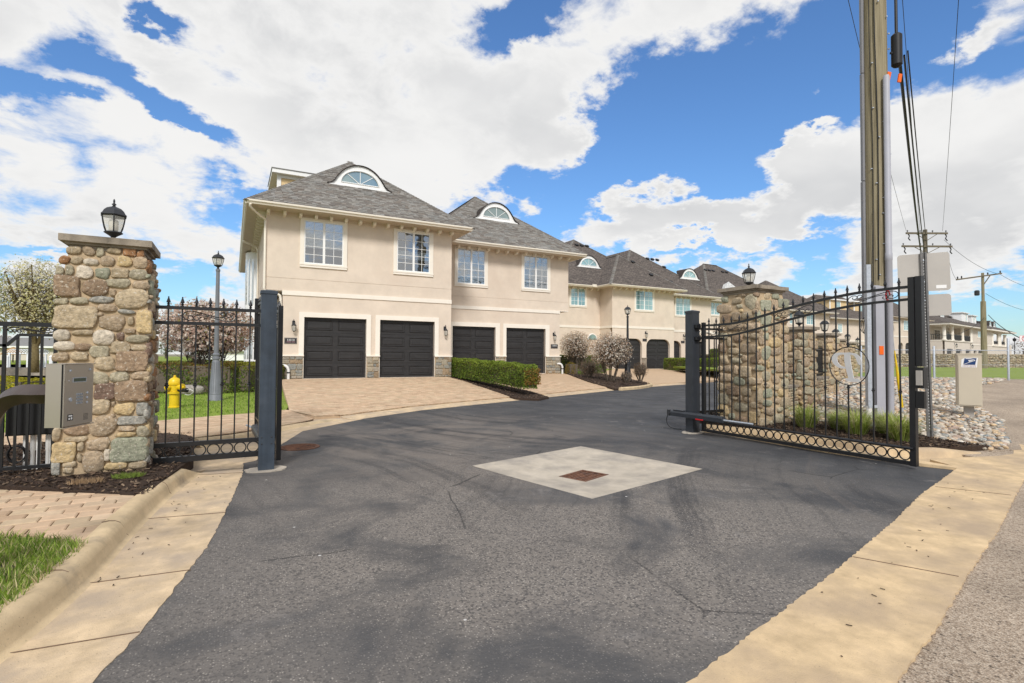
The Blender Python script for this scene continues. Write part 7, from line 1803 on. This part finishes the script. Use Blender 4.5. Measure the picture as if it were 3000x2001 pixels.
for i in range(26):
    rr = random.Random(i); a = rr.uniform(3.5, 5.8); z = .8+i*.33; M = Matrix.Translation((.25*math.cos(a), .25*math.sin(a), z)); b.cbox((.25*math.cos(a), .25*math.sin(a), z), (.03, .03, .02))
b.build('staple', MT['galv'], up)
b = MB(); b.lathe([(.02, 7.6), (.07, 7.62), (.105, 7.66), (.105, 8.30), (.07, 8.34), (.03, 8.36)], 14, c=(.32, -.22)); b.box(.18, .34, -.24, -.20, 7.9, 7.94); b.lathe([(.03, 8.34), (.03, 11.0), (.02, 11.05)], 8, c=(.33, -.2)); b.build('splice_case', MT['black'], up, smooth='auto')
b = MB(); b.bar((.04, -.30, 7.18), (.10, -.30, 7.46), .075, .02); b.bar((.33, -.26, 7.86-.6), (.36, -.26, 7.86-.42), .07, .03); b.build('orange_tag', MT['orange'], up)
b = MB(); b.box(-1.35, 1.65, -.30, -.20, 10.25, 10.37); b.build('crossarm', MT['wood_pole'], up)
def wire(a, c, sag, r, name, label, cat='wire', group=None, n=16):
    a = Vector(a); c = Vector(c); b = MB()
    b.tube([a.lerp(c, i/n)-Vector((0, 0, 4*sag*(i/n)*(1-i/n))) for i in range(n+1)], r, 5, caps=False)
    return tag(b.build(name, MT['cable']), label, cat, group)
def P3(x, d, z): return (*lat(x, d), z)
FP1 = P3(28.4, 36, .69)
MT['wood_dark'] = mat('dark_weathered_wood', (.15, .125, .09), var=.3, ns=4, rough=.9)
fp1 = thing('utility_pole', 'far utility pole with two crossarms above the road signs', 'utility pole', FP1, R(-28), 'utility poles')
b = MB(); b.lathe([(.17, -.1), (.125, 9.6)], 12); b.build('pole', MT['wood_dark'], fp1, smooth='auto')
for z, w in ((9.32, 1.42), (8.42, 1.72)):
    b = MB(); b.box(-w, w, -.19, -.10, z-.06, z+.06); b.bar((-w*.5, -.15, z-.05), (0, -.14, z-.5), .035); b.bar((w*.5, -.15, z-.05), (0, -.14, z-.5), .035); ca_ = b.build('crossarm', MT['wood_dark'], fp1)
    b = MB()
    for x in (-w+.1, -.45, .4, w-.1): b.lathe([(.02, z+.06), (.02, z+.12), (.05, z+.13), (.035, z+.20), (.005, z+.22)], 8, c=(x, -.14))
    for x in (-w+.15, w-.15): b.tube(curve_pts([(x, -.14, z-.06), (x+.08, -.14, z-.2), (x+.02, -.14, z-.35), (x+.14, -.14, z-.5)], 4), .035, 6)
    b.build('insulator', MT['lampmetal'], ca_)
fp2 = thing('utility_pole', 'shorter utility pole with one crossarm standing in the grass before the rock wall', 'utility pole', P3(35.9, 40, .68), R(-28), 'utility poles')
b = MB(); b.lathe([(.21, -.1), (.165, 5.1), (.162, 5.12), (.10, 5.14), (.09, 7.3)], 12); b.build('pole', MT['wood_pole'], fp2, smooth='auto')
b = MB(); b.bar((-2.1, -.1, 6.75), (1.35, -.1, 7.25), .1); b.bar((.5, -.08, 7.1), (0, -.08, 6.4), .05); ca_ = b.build('crossarm', MT['wood_dark'], fp2)
b = MB()
for x, z in ((-2.0, 6.80), (-1.7, 6.85), (.3, 7.13), (1.25, 7.27)): b.lathe([(.02, z), (.05, z+.08), (.04, z+.18), (.005, z+.2)], 8, c=(x, -.1))
b.lathe([(.12, 5.55), (.16, 5.6), (.16, 5.9), (.1, 5.95)], 10, c=(-.55, -.1)); b.build('insulator', MT['lampmetal'], ca_)
WG = 'overhead wires'
wire(P3(8.42, 11.3, 7.95), P3(28.2, 36, 8.0), .45, .036, 'overhead_cable', 'thick black cable running from the big pole down to the far crossarms', 'cable', WG)
wire(P3(8.52, 11.3, 8.05), P3(28.4, 36, 8.15), .38, .022, 'overhead_cable', 'second black cable strapped beside the thick one', 'cable', WG)
wire(P3(8.60, 11.3, 8.15), P3(28.6, 36, 8.35), .34, .016, 'overhead_cable', 'thin black cable above the strapped bundle', 'cable', WG)
wire(P3(9.75, 11.2, 10.55), P3(29.6, 36, 10.2), .25, .008, 'overhead_wire', 'thin wire sweeping to the right end of the far top crossarm', 'wire', WG)
wire(P3(8.35, 11.2, 10.55), P3(28.05, 36, 10.2), .25, .008, 'overhead_wire', 'thin wire to the middle of the far top crossarm', 'wire', WG)
wire(P3(6.95, 11.2, 10.55), P3(27.1, 36, 10.2), .25, .008, 'overhead_wire', 'thin wire passing behind the big pole to the left end of the far crossarm', 'wire', WG)
wire(P3(29.7, 36, 9.6), P3(37.1, 40, 7.9), .35, .012, 'overhead_wire', 'slack wire between the right ends of the two far crossarms', 'wire', WG)
wire(P3(29.9, 36, 8.8), P3(33.9, 40, 7.5), .4, .010, 'overhead_wire', 'slack wire between the lower far crossarm and the shorter pole', 'wire', WG)
wire(P3(37.2, 40, 7.9), P3(48, 46, 7.6), .5, .012, 'overhead_wire', 'wire leaving the right end of the short pole crossarm', 'wire', WG)
wire(P3(36.1, 40, 6.4), P3(48, 46, 5.6), .6, .012, 'overhead_wire', 'lower slack wire leaving the short pole to the right', 'wire', WG)
wire(P3(36.1, 39.8, 4.75), P3(21.6, 21.6, 2.0), .25, .022, 'overhead_cable', 'black service cable dropping from the short pole to the fence sign', 'cable', WG)
wire(P3(35.8, 39.8, 4.55), P3(24.0, 31.5, 3.3), .9, .014, 'overhead_cable', 'slack black cable sagging left from the short pole', 'cable', WG)
gp = thing('square_post', 'galvanised square steel post on a white pipe beside the utility pole', 'steel post', (*lat(7.52, 11.1), .12), R(-28))
b = MB(); b.box(-.045, .045, -.045, .045, .28, 3.30); b.build('tube', MT['galv'], gp); b = MB(); b.lathe([(.055, -.1), (.055, .27), (.06, .275), (.06, .31)], 12); b.build('sleeve', MT['pvc'], gp, smooth='auto')
b = MB(); b.box(-.05, .14, -.06, -.046, .28, .34); b.build('clamp', MT['galv'], gp)
gg = MB(); A_, B_ = Vector(P3(8.95, 12.1, .32)), Vector(P3(8.80, 12.1, 1.62)); gg.tube([A_, A_.lerp(B_, .5), B_], [.035, .033, .012], 10)
ggo = gg.build('guy_guard', MT['yellow'], smooth='auto'); tag(ggo, 'yellow guy wire guard slanting beside the utility pole', 'guy guard')
gb = MB(); C_ = Vector(P3(8.15, 12.0, 8.2)); gb.tube([B_, C_], .006, 5); gb.tube([A_-(B_-A_)*.2, A_], .02, 6); gb.build('guy_wire', MT['galv'], ggo)

# ------------------------------------------------------------------ signs, mailbox, chain-link fence
sp_ = thing('road_sign', 'two blank sign backs on a perforated steel post right of the gate', 'road sign', (10.32, 4.52, .12), R(-52))
def rrect(w, h, r, n=5):
    out = []
    for cx, cz, a0 in ((w/2-r, h/2-r, 0), (-w/2+r, h/2-r, 90), (-w/2+r, -h/2+r, 180), (w/2-r, -h/2+r, 270)):
        for i in range(n+1): a = R(a0+90*i/n); out.append((cx+r*math.cos(a), cz+r*math.sin(a)))
    return out
UPM = lambda x, y, z: Matrix(((1, 0, 0, x), (0, 0, 1, y), (0, 1, 0, z), (0, 0, 0, 1)))
b = MB(); 
LEAN = Matrix.Rotation(R(-1.0), 4, 'Y')
for x0, x1, y0, y1 in ((-.045, -.018, -.028, .0), (.018, .045, -.028, .0), (-.020, .020, -.004, .0)): b.box(x0, x1, y0, y1, -.1, 3.12, M=LEAN)
b.build('post', MT['signpost_shade'], sp_)
b = MB()
for i in range(58): b.lathe([(.0065, 0), (.0065, .002)], 8, M=LEAN @ Matrix.Translation((0, -.0045, .15+.05*i)) @ Euler((R(90), 0, 0)).to_matrix().to_4x4())
b.build('hole', MT['decal'], sp_)
b = MB(); b.prism(rrect(.72, .64, .05), 0, .004, M=LEAN @ UPM(.0, .012, 2.78)); p1 = b.build('sign_panel', MT['signback'], sp_)
b = MB(); b.prism(rrect(.72, .36, .05), 0, .004, M=LEAN @ UPM(.0, .012, 2.22)); p2 = b.build('sign_panel', MT['signback'], sp_)
b = MB(); b.box(.12, .26, .0085, .0115, 2.50, 2.555); b.build('sticker', MT['decal'], p1)
b = MB()
for z in (2.98, 2.62, 2.30): b.lathe([(.012, 0), (.012, .008), (.002, .01)], 6, M=LEAN @ Matrix.Translation((0, -.004, z)) @ Euler((R(90), 0, 0)).to_matrix().to_4x4())
b.build('bolt', MT['galv'], sp_)
mb = thing('relay_mailbox', 'beige postal relay box with a blue eagle decal on the river stones', 'mailbox', (14.32, 5.53, .26), R(-63))
b = MB(); b.box(-.085, .085, -.05, .08, -.2, .16); b.build('pedestal', MT['signback'], mb)
b = MB(); b.box(-.205, .205, -.21, .15, .15, 1.27); bx_ = b.build('cabinet', MT['mailbox'], mb)
bm = bmesh.new(); bm.from_mesh(bx_.data); bmesh.ops.bevel(bm, geom=list(bm.edges), offset=.008, segments=2, affect='EDGES'); bm.to_mesh(bx_.data); bm.free()
b = MB(); b.box(-.213, .213, -.22, .16, 1.27, 1.30); b.build('lid', MT['mailbox'], mb)
b = MB(); b.box(-.185, .185, -.222, -.209, .18, 1.245); do_ = b.build('door', MT['mailbox'], mb)
b = MB(); kd = lambda pts: [(x*.84-.005, 1.09+(z-1.08)*.84) for x, z in pts]
q = lambda P_, y0, y1: (lambda pts: b.add([(x, y0, z) for x, z in pts]+[(x, y1, z) for x, z in pts], [tuple(range(len(pts))), tuple(reversed(range(len(pts), 2*len(pts))))]+[(i, len(pts)+i, len(pts)+(i+1) % len(pts), (i+1) % len(pts)) for i in range(len(pts))]))(kd(P_))
q([(-.150, .965), (.150, .965), (.175, 1.215), (-.085, 1.215), (-.15, 1.17), (-.16, 1.0)], -.2245, -.2225); dcl = b.build('decal', MT['decal'], mb)
# eagle emblem: slanted dark panel, white head and beak stroke
b = MB(); q([(-.118, 1.035), (.118, 1.035), (.146, 1.205), (-.088, 1.205)], -.2265, -.2247); em_ = b.build('emblem', MT['navy'], dcl)
b = MB()
q([(-.118, 1.036), (.075, 1.125), (.118, 1.140), (.120, 1.158), (.098, 1.166), (.10, 1.150), (.075, 1.137), (-.112, 1.048)], -.2285, -.2268)
q([(-.085, 1.186), (.02, 1.182), (.098, 1.160), (.095, 1.172), (.03, 1.196), (-.05, 1.2)], -.2285, -.2268)
q([(-.02, 1.155), (.085, 1.150), (.07, 1.138), (.00, 1.112)], -.2285, -.2268); b.build('emblem_stroke', MT['decal'], em_)
text_mesh('UNITED STATES', .030, 'mauve', 'decal_text', dcl, facing(-.005, -.2250, 1.026), .0008); text_mesh('POSTAL SERVICE', .030, 'mauve', 'decal_text', dcl, facing(-.005, -.2250, 1.000), .0008)
cf = thing('chain_link_fence', 'chain-link fence with a steel post along the far edge of the river stones', 'chain-link fence', (*lat(13.2, 20.2), .60), R(-28))
FL_ = 12.5
for x, h_ in ((.2, 1.3), (3.0, 1.3), (5.85, 1.62), (8.9, 1.3), (12, 1.3)):
    b = MB(); b.lathe([(.038, -.1), (.038, h_), (.03, h_+.015)], 10, c=(x, 0)); b.build('post', MT['galv'], cf, smooth='auto')
b = MB(); b.tube([(0, 0, 1.16), (FL_, 0, 1.16)], .017, 6); b.tube([(0, 0, .61), (FL_, 0, .60)], .006, 5); b.build('rail', MT['galv'], cf)
b = MB(); s = .066; h_ = 1.14
n = int(FL_/s)
for i in range(-int(h_/s), n):
    for dr in (1, -1):
        x0 = i*s; x1 = x0+h_
        if dr < 0: x0, x1 = x1, x0
        z0, z1 = .02, .02+h_
        # trim to the fence length
        def at_(x): t_ = (x-x0)/(x1-x0); return (x, 0, z0+(z1-z0)*t_)
        a_, c_ = min(x0, x1), max(x0, x1); a2, c2 = max(a_, 0), min(c_, FL_)
        if c2-a2 < .02: continue
        p, q2 = at_(a2), at_(c2); w = .0016; b.add([(p[0]-w, .003*dr, p[2]), (p[0]+w, .003*dr, p[2]), (q2[0]+w, .003*dr, q2[2]), (q2[0]-w, .003*dr, q2[2])], [(0, 1, 2, 3)])
stuff(b.build('wire_mesh', MT['wire'], cf))
ns = thing('no_parking_sign', 'small white no parking sign with a red circle at the right edge', 'sign', (*lat(19.88, 20.3), .6), R(-45))
b = MB(); b.box(-.02, .02, .005, .03, -.1, 1.72); b.build('post', MT['galv'], ns)
b = MB(); b.prism(rrect(.46, .24, .03), 0, .004, M=UPM(0, 0, 1.63)); pn = b.build('panel', MT['decal'], ns)
b = MB(); b.tube([(.10*math.cos(a)*.9-.06, -.003, 1.63+.098*math.sin(a)) for a in [2*math.pi*i/24 for i in range(24)]], .010, 4, closed=True); b.bar((-.125, -.004, 1.695), (.005, -.004, 1.565), .016, .004); b.tube([(x, -.001, 1.63+z) for x, z in rrect(.44, .22, .025)], .004, 4, closed=True); b.build('prohibition_ring', MT['red'], pn)
text_mesh('P', .17, 'black', 'letter', pn, facing(-.06, -.0015, 1.572), .0006)

# retaining wall of rubble below the terrace
rw = thing('rock_wall', 'long low wall of small tan rocks below the far terrace', 'retaining wall', (*lat(27.5, 44), .35), R(-28))
b = MB(); b.box(0, 30, .06, .8, -.2, 1.42); b.build('core', MT['mortar'], rw)
rr = random.Random(77); mass = MB(); spots = []
for cx, cz, w, h in pack(30, 1.47, 78, .10, .19, gap=.0, wr=(.9, 1.7)): spots.append((cx, cz, w, h))
RWC = [(.50, .40, .27), (.44, .34, .225), (.55, .46, .33), (.37, .29, .2), (.48, .42, .33)]
spots.sort(key=lambda s_: -s_[2]*s_[3]*(1 if 2 < s_[0] < 19 else .1))
for k, (cx, cz, w, h) in enumerate(spots):
    col = vcol(rr.choice(RWC), rr.uniform(.8, 1.15)); c = (cx, rr.uniform(-.02, .06), cz); sz = (w*1.02, .26, h*1.02); ro = (rr.uniform(-.3, .3), rr.uniform(-.3, .3), rr.uniform(-.3, .3))
    if k < 300: stone(rw, rr.choice(SMALL), c, sz, col, ro)
    else:
        v, f = rr.choice(tmpl); mass.add(v, f, col, Matrix.Translation(c) @ Euler(ro).to_matrix().to_4x4() @ Matrix.Diagonal((*sz, 1)))
stuff(mass.build('rubble', MT['stone_attr'], rw, smooth=True))

# ------------------------------------------------------------------ far left: waterside
MT['water'] = mat('water', (.10, .14, .16), var=.1, ns=.5, rough=.12, spec=.5, bump=.15, bs=3, bd=.05)
WTR = [lat(-120, 34.6), lat(-14, 34.6), lat(-14, 90), lat(-160, 90)]
structure(sheet('water', WTR, MT['water'], lambda x, y: .05, 0))
sw = MB(); A_ = lat(-60, 34.2); B_ = lat(-15, 34.2); sw.bar((*A_, .25), (*B_, .25), .5, .5); structure(sw.build('sea_wall', MT['concrete_pad']))
QY = [lat(-160, 52), lat(-13, 52), lat(-13, 200), lat(-300, 200)]
structure(sheet('quay', QY, MT['lawn'], lambda x, y: .45, 12))
def cottage(label, x, d, w, dep, h, rh, mt, rmt, rot=-28):
    t = thing('waterside_house', label, 'house', (*lat(x, d), .45), R(rot)); b = MB(); b.box(-w/2, w/2, 0, dep, 0, h); b.build('wall', MT[mt], t)
    b = MB(); o = .6; vs = [(-w/2-o, -o, h), (w/2+o, -o, h), (w/2+o, dep+o, h), (-w/2-o, dep+o, h), (-w/2+dep*.3, dep/2, h+rh), (w/2-dep*.3, dep/2, h+rh)]; b.add(vs, [(0, 1, 5, 4), (1, 2, 5), (2, 3, 4, 5), (3, 0, 4), (3, 2, 1, 0)]); b.build('roof', MT[rmt], t)
    b = MB(); b.box(-w/2-o, w/2+o, -o-.05, -o, h-.2, h+.05); b.build('fascia', MT['white'], t)
    n = max(2, int(w/3.2))
    for i in range(n): window(t, -w/2+(i+.25)*w/n, -w/2+(i+.75)*w/n, .9, h-.4, 0, pane='pane', rows=2, cols=1, trimw=.12)
    return t
cottage('low grey-roofed house across the water, behind the pear trunk', -66, 72, 22, 9, 1.9, 1.35, 'stucco_pale', 'grey_roof')
cottage('grey house across the water at the left edge of the picture', -88, 80, 16, 9, 2.2, 1.6, 'conduit', 'grey_roof')
cottage('dark low house across the water between pillar and magnolia', -46, 86, 12, 8, 1.7, 1.0, 'white', 'grey_roof')
pu = thing('thatched_parasol', 'brown thatched parasol by the far water', 'parasol', (*lat(-52.6, 55.5), .45)); b = MB(); b.lathe([(.06, 0), (.06, 1.2)], 8); b.build('pole', MT['bark'], pu)
b = MB(); b.lathe([(1.0, .82), (.98, .92), (.6, 1.3), (.2, 1.56), (.02, 1.64)], 18); b.build('thatch', MT['thatch'], pu)
pg_ = thing('pergola', 'white arched garden pergola beside the pear trunk', 'pergola', (*lat(-46.6, 50), .1), R(-20))
for x in (-1.0, -.2, .55, 1.3):
    for y in (0, 1.2):
        b = MB(); b.box(x-.07, x+.07, y-.07, y+.07, 0, 1.25); b.build('post', MT['white'], pg_)
b = MB(); b.box(-1.2, 1.5, -.06, .06, 1.25, 1.37); b.box(-1.2, 1.5, 1.14, 1.26, 1.25, 1.37)
for i in range(12):
    x = -1.15+i*.235; b.tube([(x, -.3+1.8*j/8, 1.37+.35*math.sin(math.pi*j/8)) for j in range(9)], .03, 4)
b.build('slat', MT['white'], pg_)
pm = MB(); pm.box(-.10, .10, -.10, .10, -.4, 1.0); pm.add([(-.12, -.12, 1.0), (.12, -.12, 1.0), (.12, .12, 1.0), (-.12, .12, 1.0), (0, 0, 1.16)], [(0, 1, 4), (1, 2, 4), (2, 3, 4), (3, 0, 4), (3, 2, 1, 0)]); PME = pm.mesh('dock_post', MT['white'])
DPL = ['white dock post at the left of the far waterside', 'white dock post just right of the pergola', 'second white dock post right of the pergola', 'white dock post left of the green-roofed pavilion', 'white dock post below the green-roofed pavilion', 'white dock post right of centre below the pavilion']
for i, (x, d) in enumerate(((-40.3, 42), (-36.6, 41), (-35.9, 41), (-34.0, 62), (-33.2, 62), (-32.5, 62))):
    o = link('dock_post', PME, None, (*lat(x, d), .15)); tag(o, DPL[i], 'dock post', 'white dock posts')
gz = thing('pavilion', 'two-storey pavilion with a green pointed roof far beyond the magnolia', 'pavilion', (*lat(-61.2, 120), .4), R(-28))
b = MB(); b.lathe([(2.3, 0), (2.3, 3.7)], 8); b.build('wall', MT['stucco_pale'], gz)
b = MB(); b.lathe([(3.0, 3.55), (3.0, 3.7), (1.5, 5.0), (.5, 6.1)], 8); b.build('roof', MT['green_roof'], gz)
b = MB(); b.lathe([(.45, 6.05), (.45, 6.7), (.7, 6.72), (.1, 7.2), (.02, 7.5)], 8); b.build('cupola', MT['white'], gz)
b = MB()
for i in range(8):
    a = 2*math.pi*(i+.5)/8; M = Matrix.Translation((2.18*math.cos(a), 2.18*math.sin(a), 2.5)) @ Matrix.Rotation(a, 4, 'Z'); b.box(-.03, .06, -.5, .5, -.6, .6, M=M)
b.build('window', MT['pane'], gz)
b = MB(); b.lathe([(3.0, 1.3), (3.0, 1.4)], 8); b.lathe([(2.95, 2.0), (2.95, 2.1)], 8)
for i in range(32): a = 2*math.pi*i/32; b.box(2.85*math.cos(a)-.05, 2.85*math.cos(a)+.05, 2.85*math.sin(a)-.05, 2.85*math.sin(a)+.05, 0, 2.05)
b.build('balcony', MT['white'], gz)
# far tree belts along the horizon
def far_trees(labels, x0, x1, d, h, n, seed, group, cols):
    rr = random.Random(seed)
    for i in range(n):
        x = lerp(x0, x1, (i+.5)/n)+rr.uniform(-2, 2); hh = h*rr.uniform(.7, 1.2); t = thing('far_tree', labels[i], 'tree', (*lat(x, d+rr.uniform(-4, 4)), .4), 0, group)
        b = MB(); b.tube([(0, 0, 0), (0, 0, hh*.5)], .2, 6); b.build('trunk', MT['bark'], t)
        b = MB()
        for j in range(420):
            while True:
                v = Vector((rr.uniform(-1, 1), rr.uniform(-1, 1), rr.uniform(-1, 1)))
                if v.length < 1: break
            leaf(b, (v.x*hh*.42, v.y*hh*.42, hh*.6+v.z*hh*.42), (rr.uniform(-1, 1), rr.uniform(-1, 1), 1), .28*rr.uniform(.6, 1.3), vcol(rr.choice(cols), rr.uniform(.7, 1.3)), rr)
        b.build('crown', MT['leaf'], t)
far_trees(['brown bare tree just right of the far terrace, '+k for k in ('nearest its end balcony', 'second from its end balcony', 'third from its end balcony')]+['brown bare tree behind the fence post, '+k for k in ('left of the post', 'right of the post', 'cut by the right edge')], 175, 215, 190, 7.5, 6, 5, 'trees beyond the far terrace', [(.16, .13, .09), (.2, .17, .11)])
far_trees(['hazy tree across the water, '+k for k in ('leftmost on the horizon', 'second from the left edge', 'third from the left edge', 'behind the pear tree crown', 'behind the pear trunk', 'behind the stone pillar', 'second behind the stone pillar', 'at the left side of the magnolia', 'behind the middle of the magnolia', 'at the right side of the magnolia', 'left of the green-roofed pavilion', 'right of the green-roofed pavilion')], -150, -40, 110, 4.2, 12, 6, 'trees across the water', [(.13, .16, .06), (.17, .17, .09), (.2, .19, .11)])
